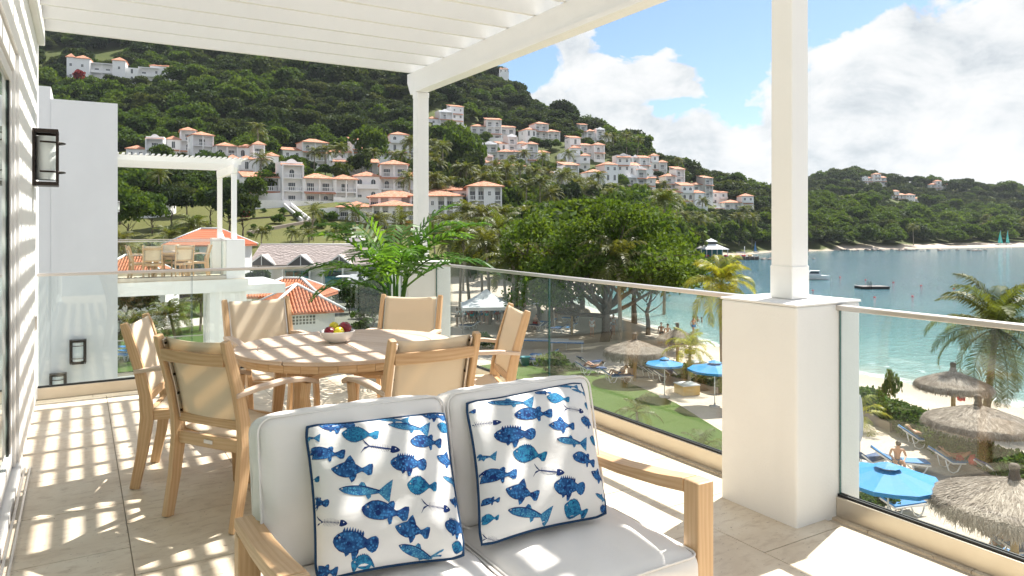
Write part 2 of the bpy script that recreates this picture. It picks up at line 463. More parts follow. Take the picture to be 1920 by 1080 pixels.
MT['teal'] = pmat('teal_paint', (.02, .21, .25), .6)
MT['greywall'] = pmat('grey_boarding', (.10, .10, .105), .8)
MT['curtain'] = pmat('pale_canvas', (.72, .74, .75), .8)
def leafm(name, c1, c2, c3, trans=.35, sc_=.6, orr=.6, rough=.65):
    m = bpy.data.materials.new(name); m.use_nodes = True; t = NT(m.node_tree); t.n.clear()
    out = t.new('ShaderNodeOutputMaterial')
    g = geoc(t); rp = t.new('ShaderNodeNewGeometry').outputs['Random Per Island']
    n = t.noise(g, sc_, 3, .6)
    c = t.mix(t.ramp(n, [(.35, 0.0), (.68, 1.0)]), c1, c2)
    c = t.mix(t.math('MULTIPLY', orand(t), orr), c, c3)
    hsv = t.new('ShaderNodeHueSaturation'); t.put(hsv.inputs['Color'], c); t.put(hsv.inputs['Value'], t.math('MULTIPLY_ADD', rp, .7, .65))
    c = hsv.outputs[0]
    p = t.new('ShaderNodeBsdfPrincipled'); t.put(p.inputs['Base Color'], c); p.inputs['Roughness'].default_value = rough
    p.inputs['Specular IOR Level'].default_value = .12 if rough > .6 else .3
    tr = t.new('ShaderNodeBsdfTranslucent'); t.put(tr.inputs[0], t.mix(1.0, c, (1.5, 1.35, .5), 'MULTIPLY'))
    mx = t.new('ShaderNodeMixShader'); mx.inputs[0].default_value = trans; t.put(mx.inputs[1], p); t.put(mx.inputs[2], tr)
    t.put(out.inputs[0], mx); return m
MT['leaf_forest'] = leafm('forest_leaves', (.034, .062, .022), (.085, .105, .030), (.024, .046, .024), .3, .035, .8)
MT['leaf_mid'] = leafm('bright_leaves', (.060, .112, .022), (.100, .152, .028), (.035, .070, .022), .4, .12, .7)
MT['leaf_almond'] = leafm('almond_leaves', (.065, .120, .020), (.115, .175, .028), (.05, .09, .018), .35, .5, .1)
MT['leaf_palm'] = leafm('palm_leaves', (.060, .10, .022), (.125, .145, .032), (.10, .09, .03), .4, .5, .5, .5)
MT['leaf_palm_yellow'] = leafm('yellow_palm_leaves', (.30, .29, .04), (.20, .26, .04), (.35, .30, .05), .45, 2, .2, .4)
MT['leaf_pot'] = leafm('areca_leaves', (.035, .115, .022), (.14, .27, .035), (.02, .075, .02), .45, 1.6, .6, .35)
MT['leaf_hedge'] = leafm('hedge_leaves', (.045, .095, .02), (.09, .15, .03), (.05, .09, .02), .3, 1.2, .1)
MT['leaf_red'] = leafm('red_leaves', (.20, .02, .03), (.30, .03, .04), (.15, .02, .02), .4, 1.2, .1)
MT['bark'] = pmat('bark', (.13, .10, .075), .9, fn=lambda t, b: (t.put(b.inputs['Base Color'], t.mix(t.noise(geoc(t), 6, 5, .6), (.06, .045, .035), (.18, .14, .11))), bump(t, b, t.noise(geoc(t), 12, 4, .6), .5, .05)))
MT['palmbark'] = pmat('palm_bark', (.26, .22, .17), .9, fn=lambda t, b: t.put(b.inputs['Base Color'], t.mix(t.noise(t.scale(geoc(t), (2, 2, 9)), 1, 4, .6), (.16, .13, .10), (.36, .31, .25))))
def thatch(t, b):
    g = geoc(t); rp = t.new('ShaderNodeNewGeometry').outputs['Random Per Island']
    n = t.noise(g, 3.5, 4, .6)
    c = t.mix(rp, (.50, .42, .345), (.19, .145, .11)); c = t.mix(t.ramp(n, [(.45, 0.0), (.65, .6)]), c, (.15, .11, .08))
    t.put(b.inputs['Base Color'], c)
MT['thatch'] = pmat('dry_palm_thatch', (.45, .39, .33), .8, fn=thatch)
MT['straw'] = pmat('straw_under_thatch', (.42, .28, .12), .85)
MT['skin'] = pmat('skin', (.46, .235, .14), .5)
MT['skin_pale'] = pmat('skin_pale', (.58, .34, .24), .5)
MT['skin_dark'] = pmat('skin_dark', (.14, .065, .035), .5)
for nm, c in dict(blue=(.01, .16, .40), umbrella=(.002, .20, .45), navycloth=(.012, .045, .14), plastic=(.78, .78, .77), red=(.5, .03, .03), hair=(.05, .03, .02), blond=(.38, .26, .12),
                  turq=(.02, .45, .42), orange=(.75, .22, .03), cloth_dark=(.03, .035, .05), cloth_white=(.75, .75, .75), cloth_grey=(.3, .3, .32), cloth_teal=(.03, .22, .25), rock=(.12, .10, .085),
                  pot=(.30, .27, .24), apple=(.19, .008, .018), lemon=(.62, .52, .02), towel=(.68, .70, .72), concrete=(.45, .43, .40), deck=(.10, .09, .085), yellowbox=(.62, .42, .16), stone=(.24, .20, .17)).items():
    MT[nm] = pmat(nm, c, .25 if nm in ('apple', 'lemon') else .65)
# ------------------------------------------------------------------ terrain
G = -7.6; W = -8.9
LF = [(3, G), (105, G), (114, -2.2), (121, -1.3), (130, -.1), (145, 3.3), (155, 5.8), (168, 8), (190, 13), (230, 25), (300, 56), (360, 78), (430, 116), (600, 170), (900, 190), (1400, 150)]
COLS = [
 (-700, LF), (420, LF),
 (620, [(3, G), (107, G), (116, -2.6), (122, -1.6), (132, -.4), (146, 2.6), (156, 5.4), (168, 7.5), (190, 12), (230, 22), (270, 36), (330, 62), (450, 112), (600, 150), (900, 170), (1400, 130)]),
 (800, [(3, G), (112, G), (122, -4), (150, -.8), (165, 3), (200, 13), (240, 24), (290, 44), (340, 66), (450, 108), (520, 120), (650, 120), (900, 90), (1400, 60)]),
 (940, [(3, G), (105, G), (130, -5.5), (165, 1), (200, 7), (240, 15), (280, 26), (320, 40), (380, 66), (430, 86), (480, 97), (560, 90), (900, 40), (1400, 10)]),
 (1060, [(3, G), (86, G), (96, W - .3), (104, W - .2), (114, -6.5), (160, -1), (210, 6), (250, 15), (290, 26), (340, 42), (390, 58), (440, 66), (520, 60), (900, 10), (1400, 5)]),
 (1154, [(3, G), (70, G), (82, W), (90, W - 1), (132, W - .8), (140, W + .1), (150, -6), (200, -.5), (240, 7), (280, 17), (330, 30), (380, 42), (420, 47), (500, 40), (900, 5), (1400, 0)]),
 (1250, [(3, G), (56, G), (71, W), (82, W - 1.4), (185, W - 1.2), (196, W + .1), (206, -6), (240, -1), (280, 7), (330, 20), (380, 27), (450, 28), (600, 15), (900, 0), (1400, 0)]),
 (1358, [(3, G), (46, G), (61, W), (75, W - 2), (238, W - 1.4), (252, W + .1), (258, -8), (275, -4), (320, 3), (360, 12), (410, 19), (480, 19), (600, 10), (900, 0), (1400, 0)]),
 (1450, [(3, G), (41, G), (56, W), (75, W - 2), (270, W - 1.4), (285, W + .1), (291, -8), (310, -3), (350, 5), (400, 10), (450, 13), (600, 22), (700, 26), (900, 10), (1400, 0)]),
 (1610, [(3, G), (36, G), (50, W), (70, W - 2), (295, W - 1.4), (312, W + .1), (320, -8), (335, -5), (370, 3), (410, 7), (450, 6), (520, 8), (650, 46), (720, 48), (900, 20), (1400, 0)]),
 (1780, [(3, G), (30, G), (44.5, W), (70, W - 2), (310, W - 1.4), (330, W + .1), (350, -8), (385, -6), (420, -3), (460, 0), (560, 14), (660, 38), (720, 37), (900, 20), (1400, 0)]),
 (1920, [(3, G), (27, G), (40.8, W), (70, W - 2), (325, W - 1.4), (348, W + .1), (380, -8), (400, -7), (440, -5), (500, 0), (600, 14), (700, 33), (760, 34), (900, 20), (1400, 0)]),
 (2200, [(3, G), (20, G), (33, W), (60, W - 2), (370, W - 1.4), (390, W + .1), (420, -8), (460, -5), (560, 8), (700, 26), (800, 26), (1400, 0)]),
 (3000, [(3, G), (9, G), (22, W), (60, W - 2), (500, W - 1.4), (520, W + .1), (560, -6), (700, 16), (800, 20), (1400, 0)]),
]
CU = np.array([c[0] for c in COLS], dtype=float)
def zraw(u, d):
    u = np.asarray(u, dtype=float); d = np.asarray(d, dtype=float)
    zs = np.stack([np.interp(d, [q[0] for q in c[1]], [q[1] for q in c[1]]) for c in COLS])
    i = np.clip(np.searchsorted(CU, u, side='right') - 1, 0, len(COLS) - 2)
    f = np.clip((u - CU[i]) / (CU[i + 1] - CU[i]), 0, 1); f = f * f * (3 - 2 * f) * .35 + f * .65
    a = np.take_along_axis(zs, i[None], 0)[0]; b = np.take_along_axis(zs, (i + 1)[None], 0)[0]
    return a * (1 - f) + b * f
def zter(u, d):
    u = np.asarray(u, dtype=float); d = np.asarray(d, dtype=float)
    z = zraw(u, d)
    r = (u - 960) / FPX * d; x = d * SN + r * CS; y = d * CS - r * SN
    bumpz = np.sin(x * .031 + 1.3) * np.cos(y * .027) * 3.2 + np.sin(x * .077 + y * .05) * 1.4 + np.sin(x * .013 - y * .017 + 2) * 4
    w = np.clip((z - (-3)) / 25, 0, 1)
    return z + bumpz * w
def zt1(u, d): return float(zter(np.array([u]), np.array([d]))[0])
def zxy(x, y):
    u, d = UD(x, y); return zt1(u, d)
def hit(u, v, d0=60, d1=900):
    """forward distance at which the ray through (u, v) meets the terrain"""
    d = np.linspace(d0, d1, 1700); z = zter(np.full_like(d, u), d); ray = H + (HV - v) / FPX * d
    k = np.argmax(z >= ray); return float(d[k]) if (z >= ray).any() else d1

def ground():
    us = np.concatenate([np.arange(-700, 2000, 10), np.arange(2000, 3001, 50)]).astype(float)
    ds = np.concatenate([np.array([3, 10, 16]), np.linspace(20, 130, 84), np.geomspace(132, 1400, 120)])
    U, D = np.meshgrid(us, ds, indexing='ij'); Z = zter(U, D)
    r = (U - 960) / FPX * D; X = D * SN + r * CS; Y = D * CS - r * SN
    flat = (Z < G + .4)
    beach = ((U > 845) & (D < 130) & (Z < G + 1.0)) | ((Z < W + 1.6) & (U > 1560) & (D > 200)) | ((Z < W + .4))
    beach = beach.astype(float)
    dry = ((U < 860) & (D > 112) & (D < 185)).astype(float)
    def fn(t, b):
        a = t.new('ShaderNodeAttribute', attribute_name='sand').outputs['Fac']; dr = t.new('ShaderNodeAttribute', attribute_name='dry').outputs['Fac']
        g = geoc(t)
        n = t.noise(g, .9, 6, .65); n2 = t.noise(g, 14, 4, .7); n3 = t.noise(g, .12, 4, .6)
        sand = t.mix(n, (.58, .51, .43), (.47, .39, .31)); sand = t.mix(t.ramp(n2, [(.48, 0.0), (.72, .6)]), sand, (.33, .26, .19))
        grn = t.mix(n3, (.055, .08, .02), (.10, .11, .03)); dryg = t.mix(n, (.15, .14, .045), (.075, .095, .025))
        c = t.mix(dr, grn, dryg); c = t.mix(a, c, sand)
        sep = t.new('ShaderNodeSeparateXYZ'); t.put(sep.inputs[0], g)
        wet = t.ramp(t.math('SUBTRACT', W + .55, sep.outputs[2]), [(0.0, 0.0), (.4, .55)])
        c = t.mix(t.math('MULTIPLY', wet, a), c, (.33, .27, .21))
        t.put(b.inputs['Base Color'], c)
        bump(t, b, t.math('ADD', t.noise(g, 2.5, 5, .7), t.math('MULTIPLY', n2, .3)), .6, .12)
    m = pmat('ground_cover', (.5, .45, .4), .9, fn=fn, spec=.2)
    me = grid_mesh('terrain', np.stack([X, Y, Z], -1), m, attr={'sand': beach, 'dry': dry})
    link_mesh('terrain', me, kind='structure')
    # sea: one sheet, body colour follows the depth of the water over the sea bed
    us = np.concatenate([np.arange(900, 2100, 8), np.arange(2100, 6001, 100)]).astype(float)
    ds = np.concatenate([np.array([10., 20]), np.linspace(28, 130, 120), np.geomspace(133, 5000, 90)])
    U, D = np.meshgrid(us, ds, indexing='ij'); Zt = zraw(np.minimum(U, 3000), np.minimum(D, 1400))
    dep = np.clip(W - Zt, -1, 3)
    sh = np.interp(U, [1060, 1154, 1250, 1358, 1450, 1610, 1780, 1920, 3000], [98, 82, 71, 61, 56, 50, 44.5, 40.8, 22])
    off = np.clip((D - sh) / 70, 0, 1)
    r = (U - 960) / FPX * D; X = D * SN + r * CS; Y = D * CS - r * SN
    def fw(t, b):
        g = geoc(t); o = t.new('ShaderNodeAttribute', attribute_name='off').outputs['Fac']
        n = t.noise(t.scale(g, (.02, .05, 1)), 1, 4, .6)
        f = t.math('ADD', o, t.math('MULTIPLY', t.math('SUBTRACT', n, .5), .35))
        c = t.ramp(f, [(0.0, (.30, .35, .30)), (.07, (.17, .30, .285)), (.28, (.085, .215, .22)), (.6, (.045, .145, .165)), (1.0, (.030, .105, .130))])
        foam = t.noise(g, 1.2, 5, .7, 1.0)
        fm = t.math('MULTIPLY', t.ramp(o, [(0.0, 1.0), (.012, .85), (.03, 0.0)]), t.ramp(foam, [(.38, 0.0), (.55, 1.0)]))
        line = t.noise(t.scale(g, (.25, .25, 1)), 1, 4, .6)
        l2 = t.math('MULTIPLY', t.ramp(t.math('ABSOLUTE', t.math('SUBTRACT', o, t.math('MULTIPLY_ADD', line, .06, .04))), [(0.0, .8), (.006, 0.0)]), t.ramp(foam, [(.5, 0.0), (.6, .8)]))
        c = t.mix(t.math('MAXIMUM', fm, l2), c, (.80, .82, .82))
        t.put(b.inputs['Base Color'], c)
        wv = t.math('ADD', t.noise(t.scale(g, (.5, 1.2, 1)), 1, 4, .65, .4), t.math('MULTIPLY', t.noise(t.scale(g, (3, 5.5, 1)), 1, 3, .7), .30))
        nd = t.new('ShaderNodeBump'); nd.inputs['Strength'].default_value = .9; nd.inputs['Distance'].default_value = .30
        t.put(nd.inputs['Height'], wv); t.put(b.inputs['Normal'], nd.outputs[0])
    mw = pmat('sea_water', (.05, .2, .25), .09, fn=fw); mw.node_tree.nodes['Principled BSDF'].inputs['IOR'].default_value = 1.33
    me = grid_mesh('sea', np.stack([X, Y, np.full_like(X, W)], -1), mw, attr={'off': off})
    link_mesh('sea', me, kind='structure')
ground()

def sheet(name, pts, z, mat, kind='structure', parent=None, thick=.0):
    mb = MB(); mb.poly([(p[0], p[1], z) for p in pts]); return mb.build(name, mat, parent, kind=kind)
def uvz(lst, z=G): return [PZ(u, v, z) for u, v in lst]
def lawn_fn(t, b):
    g = geoc(t); n = t.noise(g, .5, 5, .65); n2 = t.noise(g, 9, 4, .8)
    c = t.mix(n, (.085, .145, .028), (.055, .105, .02)); c = t.mix(t.ramp(n2, [(.45, 0.0), (.75, .7)]), c, (.13, .19, .045))
    t.put(b.inputs['Base Color'], c); bump(t, b, t.noise(g, 30, 3, .8), 1.0, .06)
MT['lawn'] = pmat('lawn_grass', (.1, .17, .03), .9, fn=lawn_fn, spec=.15)
pv = lambda name, c, c2=None, s=3: pmat(name, c, .85, fn=lambda t, b: t.put(b.inputs['Base Color'], t.mix(t.noise(geoc(t), s, 5, .65), c, c2 or tuple(x * .75 for x in c))))
MT['paving'] = pv('pale_paving', (.46, .43, .38))
MT['court'] = pv('worn_paving', (.20, .185, .16), (.10, .11, .07), .35)
MT['asphalt'] = pv('asphalt', (.10, .10, .10))
lawn_pts = [XYd(500, 11), XYd(700, 24), XYd(880, 46), XYd(960, 48), *[tuple(PZ(u, v, G))[:2] for u, v in ((1040, 680), (1066, 684), (1142, 704), (1180, 718), (1210, 731), (1268, 757), (1357, 812), (1430, 870))], XYd(1500, 20), XYd(1560, 14), XYd(1400, 7)]
sheet('lawn', lawn_pts, G + .03, MT['lawn'])
sheet('garden_lawn', [XYd(180, 44), XYd(180, 84), XYd(420, 84), XYd(420, 44)], G + .03, MT['lawn'])
sheet('garden_path', [XYd(190, 58), XYd(190, 62), XYd(440, 74), XYd(440, 68)], G + .06, MT['paving'])
sheet('upper_path', [XYd(190, 86), XYd(190, 93), XYd(430, 93), XYd(430, 86)], G + .06, MT['asphalt'])
sheet('courtyard', [XYd(430, 40), XYd(430, 104), XYd(830, 104), XYd(830, 60), XYd(700, 34)], G + .03, MT['court'])

# ------------------------------------------------------------------ our terrace
XW = -0.31; XR = 3.31; YB = 7.27
def terrace():
    mb = MB(); mb.b6(-6, 3.5, -3.2, 7.6, -.32, -.012)
    fl = mb.build('terrace_floor', [MT['grout']]); tag(fl, kind='structure')
    xs = [-1.63 + .61 * i for i in range(0, 9)]
    meshes = {}
    def tilep(x0, x1, y0, y1):
        key = (round(x1 - x0, 3), round(y1 - y0, 3))
        if key not in meshes:
            m = MB(); m.b6(.0022, x1 - x0 - .0022, .0022, y1 - y0 - .0022, -.012, 0); meshes[key] = m.mesh('floor_tile')
        o = link_mesh('floor_tile', meshes[key], MT['travertine'], fl); o.location = (x0, y0, rnd.uniform(-.0006, .0006))
        return o
    for i in range(len(xs) - 1):
        x0, x1 = xs[i], xs[i + 1]
        x1 = min(x1, 3.2)
        y = -1.2 + (0.3 if i % 2 else 0) + .04
        if x1 < XW - .4: continue
        y0 = -1.2
        while y0 < 7.1:
            y1 = y if y0 == -1.2 and y > -1.2 else y0 + .61
            y1 = min(y1, 7.14)
            if y1 - y0 > .05: tilep(x0, x1, y0, y1)
            y0 = y1
    for k in range(18):                       # border course along the rail
        y0 = -1.2 + k * .47; tilep(3.25, 3.5, y0, min(y0 + .47, 7.14))
    for k in range(8):
        tilep(-.31 + k * .41, -.31 + (k + 1) * .41, 7.14, 7.33)
    # building front below the slab, outside the frame side
    b = empty('own_building', (0, 0, 0), 0, 'white resort block carrying the terrace with sliding glass door', 'building')
    m = MB()
    m.b6(-6, XW - .28, -3.2, 7.55, G, -.33)
    m.b6(XW - .28, 3.5, -3.2, 7.5, -.62, -.33)
    for y in (-.5, 2.2, 7.0): m.b6(3.0, 3.45, y, y + .45, G, -.63)
    # wall beside the terrace: pier, head over the door, wall behind camera
    m.b6(XW - .30, XW, 5.25, 7.60, -.006, 3.55)
    m.b6(XW - .30, XW, -3.2, 5.247, 2.50, 3.55)
    m.b6(XW - .30, XW, -3.2, -2.0, -.006, 2.497)
    m.b6(-6, XW - .302, -3.2, 7.6, 3.3, 3.55)
    m.build('wall', MT['stucco'], b)
    # sliding door
    fr = MB(); x0, x1 = XW - .125, XW - .015
    fr.b6(x0, x1, 5.13, 5.246, .05, 2.49); fr.b6(x0, x1, -2.0, 5.128, 2.38, 2.49); fr.b6(x0 - .02, x1 + .03, -2.0, 5.24, -.004, .045)
    fr.b6(x0, x1 - .05, -2, -1.9, .05, 2.37)
    fr = fr.build('door_frame', MT['paint'], b, .003)
    for k in range(3):
        y1 = 5.12 - k * 2.3; y0 = y1 - 2.34
        dd = x0 + .062 - (k % 2) * .05
        s_ = MB(); w = .07
        s_.b6(dd, dd + .035, y0, y0 + w, .055, 2.37); s_.b6(dd, dd + .035, y1 - w, y1, .055, 2.37)
        s_.b6(dd, dd + .035, y0 + w, y1 - w, .055, .15); s_.b6(dd, dd + .035, y0 + w, y1 - w, 2.30, 2.37)
        so = s_.build('sliding_door', MT['paint'], b, .003)
        g_ = MB(); g_.b6(dd + .012, dd + .020, y0 + w, y1 - w, .15, 2.30); g_.build('glass_pane', MT['doorglass'], so)
        for (ya, yb_) in ((y0 + w, y0 + w + .015), (y1 - w - .05, y1 - w)): k_ = MB(); k_.b6(dd + .0205, dd + .0275, ya, yb_, .15, 2.30); k_.build('gasket', MT['black'], so)
    tr = MB(); tr.b6(XW + .022, XW + .034, -2, 5.24, 0, .010); tr.b6(XW + .050, XW + .060, -2, 5.24, 0, .010); tr.build('door_track', MT['steel'], b)
    bx = MB(); bx.b6(XW, XW + .012, 7.02, 7.09, .62, .73); bx.build('socket_plate', MT['steel'], b)
terrace()

def pillar(x0, x1, y0, y1, h, label, group=None, z0=0):
    o = empty('pillar', ((x0 + x1) / 2, (y0 + y1) / 2, z0), 0, label, 'pillar', group)
    m = MB(); w, l = (x1 - x0), (y1 - y0)
    m.b6(-w / 2, w / 2, -l / 2, l / 2, -.3, h - .012)
    m.build('pillar_body', MT['stucco'], o, .012)
    c = MB(); c.b6(-w / 2 - .004, w / 2 + .004, -l / 2 - .004, l / 2 + .004, h - .012, h); c.build('pillar_cap', MT['stucco'], o, .004)
    return o
pillar(2.98, 3.485, 2.28, 2.76, 1.085, 'thick white stucco pillar nearest the camera between two glass railings', 'white pillars')
pillar(2.98, 3.485, 7.10, 7.58, 1.085, 'white stucco pillar at the far terrace corner behind the potted palm', 'white pillars')

def pergola(xw, xb, y0, y1, label, zc=0.0, posts=(), low=2.935, xover=.16, mat=None):
    mat = mat or MT['timberwhite']
    o = empty('pergola', (xb, y0, zc), 0, label, 'pergola', 'white timber pergolas')
    inv = Vector((xb, y0, zc)); zb = 3.18
    L = lambda x, y, z: (x - inv.x, y - inv.y, z)
    m = MB()
    a0, a1 = y0 - .12, y1 + .10
    w = .055
    pts = [(a0, zb), (a1 - .0, zb), (a1, zb - .10), (a1 - .09, low), (a0 + .09, low), (a0, zb - .10)]
    m.prism([L(xb - w, p[0], p[1]) for p in pts], (2 * w, 0, 0)); bm_ = m.build('beam', mat, o, .006)
    m = MB(); m.b6(xb - w - .030 - inv.x, xb - w - .0015 - inv.x, a0 + .3 - y0, a1 - .3 - y0, low + .0, low + .035); m.build('beam_trim', mat, o)
    for (px, py) in posts:
        m = MB(); m.b6(px - .066 - inv.x, px + .066 - inv.x, py - .066 - y0, py + .066 - y0, 1.085, low - .001)
        p = m.build('post', mat, o, .006)
        m = MB(); m.b6(px - .070 - inv.x, px + .070 - inv.x, py - .070 - y0, py + .070 - y0, 1.086, 1.26); m.build('post_base_trim', mat, p, .006); m = MB(); m.b6(px - .070 - inv.x, px + .070 - inv.x, py - .070 - y0, py + .070 - y0, low - .06, low - .003)
        m.build('post_top_trim', mat, p, .006)
    m = MB(); m.b6(xw - inv.x, xw + .05 - inv.x, y0 - y0 - .1, y1 - y0 + .05, 3.05, 3.33); m.build('ledger', mat, o, .004)
    n = int(round((y1 - y0) / .427)) + 1
    me = MB(); me.b6(xw + .052 - inv.x, xb + .19 - inv.x, -.019, .019, zb + .001, zb + .147); me = me.mesh('rafter')
    for k in range(n):
        r = link_mesh('rafter', me, mat, o); r.location = (0, y1 - k * .427 - y0, 0)
    ns = int((xb + xover - xw - .05) / .138)
    me = MB(); me.b6(-.026, .026, -.10, (y1 - y0) + .06, zb + .149, zb + .187); me = me.mesh('slat')
    for k in range(ns + 1):
        s_ = link_mesh('slat', me, mat, o); s_.location = (xb + xover - k * .138 - inv.x, 0, 0)
    return o
pergola(XW, 3.235, -.61, 7.50, 'big white timber pergola over the near terrace and dining table', posts=[(3.235, 2.52), (3.235, 7.34)])

def railing(a, b, label, z0=0, joints=(), h=1.067, edge=True, shoe=.10):
    """glass railing from a to b (xy)"""
    a = Vector((a[0], a[1], 0)); b = Vector((b[0], b[1], 0)); Ln = (b - a).length; ang = math.atan2(b.y - a.y, b.x - a.x)
    o = empty('glass_railing', (a.x, a.y, z0), ang, label, 'railing', 'glass terrace railings')
    m = MB(); m.b6(0, Ln, -.028, .028, 0.0, shoe); so = m.build('base_shoe', MT['shoe'], o, .003)
    m = MB(); m.b6(0.001, Ln - .001, -.016, -.007, shoe - .002, shoe + .012); m.b6(0.001, Ln - .001, .007, .016, shoe - .002, shoe + .012); m.build('seal', MT['black'], so)
    cuts = [0] + list(joints) + [Ln]
    for i in range(len(cuts) - 1):
        g = MB(); g.b6(cuts[i] + .006, cuts[i + 1] - .006, -.006, .006, shoe - .03, h - .015); go = g.build('glass_panel', MT['glass'], o)
        if edge:
            for xx in (cuts[i] + .0035, cuts[i + 1] - .0055):
                e = MB(); e.b6(xx, xx + .002, -.0065, .0065, shoe + .01, h - .02); e.build('panel_edge', MT['glass_edge'], go)
    m = MB(); m.b6(-.01, Ln + .01, -.027, .027, h - .026, h); m.build('top_rail', MT['steel'], o, .004)
    return o
railing((XW + .005, YB), (2.978, YB), 'glass railing across the back of the near terrace behind the dining set', joints=(1.2,))
railing((XR, 2.762), (XR, 7.098), 'glass railing with a dark joint between the two white pillars', joints=(2.15,))
railing((XR, -.9), (XR, 2.278), 'glass railing at the right edge in front of the beach umbrellas', joints=())

def sconce(loc, label, s=1.0, rz=0.0, group='dark metal wall lanterns'):
    """lantern projecting towards local +x from a wall at local x=0"""
    o = empty('wall_lantern', loc, rz, label, 'wall lamp', group)
    m = MB(); w = .105; hh = .22; d0, d1 = .012, .125
    m.b6(0, .012, -w - .03, w + .03, -hh, hh)
    for y in (-w - .015, w + .015):
        m.b6(d0, d1, y - .006, y + .006, hh - .03, hh); m.b6(d0, d1, y - .006, y + .006, -hh, -hh + .03)
        m.b6(d1 - .012, d1, y - .012, y + .012, -hh + .031, hh - .031)
    m.b6(d0, d1 - .0, -w, w, hh - .012, hh); m.b6(d0, d1, -w, w, -hh, -hh + .012)
    for z in (-.11, .12): m.tube([(.03 + .125 * math.sin(a) ** 1.0, -math.cos(a) * (w + .02), z) for a in np.linspace(0.05, math.pi - .05, 11)], .008, 6)
    m.build('frame', MT['bronze'], o, .002)
    c = MB(); c.lathe([(.085, -.17), (.085, .17)], (.065, 0, 0), 20, .62, 1.0); c.build('glass_shade', MT['frost'], o)
    o.scale = (s * 1.35, s, s); return o
sconce((XW, 6.75, 2.0), 'black framed wall lantern beside the sliding door on the left wall')
# ------------------------------------------------------------------ dining set
def make_chair():
    o = empty('dining_chair', (0, 0, 0), 0, 'teak armchair with cream sling', 'chair', 'teak sling armchairs round the table')
    hw = .232
    rear = [(0, -.075, 0), (0, -.035, .20), (0, -.01, .40), (0, -.02, .52), (0, -.055, .68), (0, -.115, .88), (0, -.13, .925)]
    for s in (-1, 1):
        m = MB(); m.sweep([(s * hw, p[1], p[2]) for p in rear], .034, .06, (1, 0, 0), ts=[.050, .058, .072, .062, .054, .048, .036]); m.build('rear_leg', MT['teak'], o, .005)
        m = MB(); m.sweep([(s * hw, .465, 0), (s * hw, .455, .25), (s * hw, .425, .45), (s * (hw + .005), .40, .55), (s * (hw + .01), .41, .628)], .034, .045, (1, 0, 0), ts=[.042, .046, .05, .044, .042]); m.build('front_leg', MT['teak'], o, .005)
        arm = [(s * (hw + .005), -.075, .655), (s * (hw + .022), .06, .672), (s * (hw + .032), .22, .676), (s * (hw + .028), .36, .658), (s * (hw + .015), .475, .622)]
        m = MB(); m.sweep(arm, .05, .024, (1, 0, 0), ws=[.036, .046, .054, .056, .046]); m.build('arm', MT['teak_pale'], o, .005)
        m = MB(); m.bar((s * (hw - .005), 0.01, .405), (s * (hw - .005), .42, .415), .026, .055, (1, 0, 0)); m.build('side_rail', MT['teak'], o, .004)
        # metal channel holding the sling, with screws
        m = MB(); x = s * (hw - .026)
        m.sweep([(x, -.012, .49), (x, -.045, .66), (x, -.102, .86), (x, -.118, .905)], .012, .020, (1, 0, 0)); ch = m.build('sling_channel', MT['steel'], o, .002)
        m = MB()
        for (yy, zz) in ((-.02, .53), (-.038, .62), (-.062, .72), (-.085, .80), (-.112, .885)): m.box((x - s * .007, yy, zz), (.006, .012, .012))
        m.build('screw', MT['bronze'], ch, kind='stuff')
    for (y, z, w, hh, nm) in ((-.012, .495, .022, .045, 'lower_back_rail'), (-.01, .392, .026, .062, 'rear_apron'), (.43, .405, .024, .05, 'front_apron')):
        m = MB(); m.b6(-hw + .017, hw - .017, y - w / 2, y + w / 2, z - hh / 2, z + hh / 2); m.build(nm, MT['teak'], o, .004)
    m = MB(); pts = [(x, -.115 - .018 * (1 - (x / hw) ** 2), .828) for x in np.linspace(-hw + .017, hw - .017, 9)]
    m.sweep(pts, .022, .058, (0, 1, 0)); m.build('upper_back_rail', MT['teak'], o, .004)
    # name plate on the rear apron
    m = MB(); m.b6(-.03, .03, -.0265, -.0232, .384, .402); m.build('plate', MT['steel'], o)
    # slings
    def slingm(fn, n, k, name):
        P = np.array([[fn(i / n, j / k) for j in range(k + 1)] for i in range(n + 1)], dtype=float)
        me = grid_mesh(name, P, MT['sling']); ob = link_mesh(name, me, None, o)
        md = ob.modifiers.new('solid', 'SOLIDIFY'); md.thickness = .003; return ob
    def back(a, b):
        x = (a * 2 - 1) * (hw - .028); z = .475 + b * .44
        y = np.interp(z, [.47, .52, .68, .88, .925], [-.002, -.008, -.043, -.098, -.112]); y -= .014 * (1 - (2 * a - 1) ** 2)
        z -= .010 * (1 - (2 * a - 1) ** 2) * b ** 6
        return (x, y, z)
    slingm(back, 10, 14, 'back_sling')
    def seat(a, b):
        x = (a * 2 - 1) * (hw - .02); y = .01 + b * .44; z = .437 + .004 * b - .016 * (1 - (2 * a - 1) ** 2) - .03 * max(0, b - .9) ** 1 * 6
        return (x, y, z)
    slingm(seat, 10, 10, 'seat_sling')
    return o
chair0 = make_chair()
TC = (1.42, 4.35)
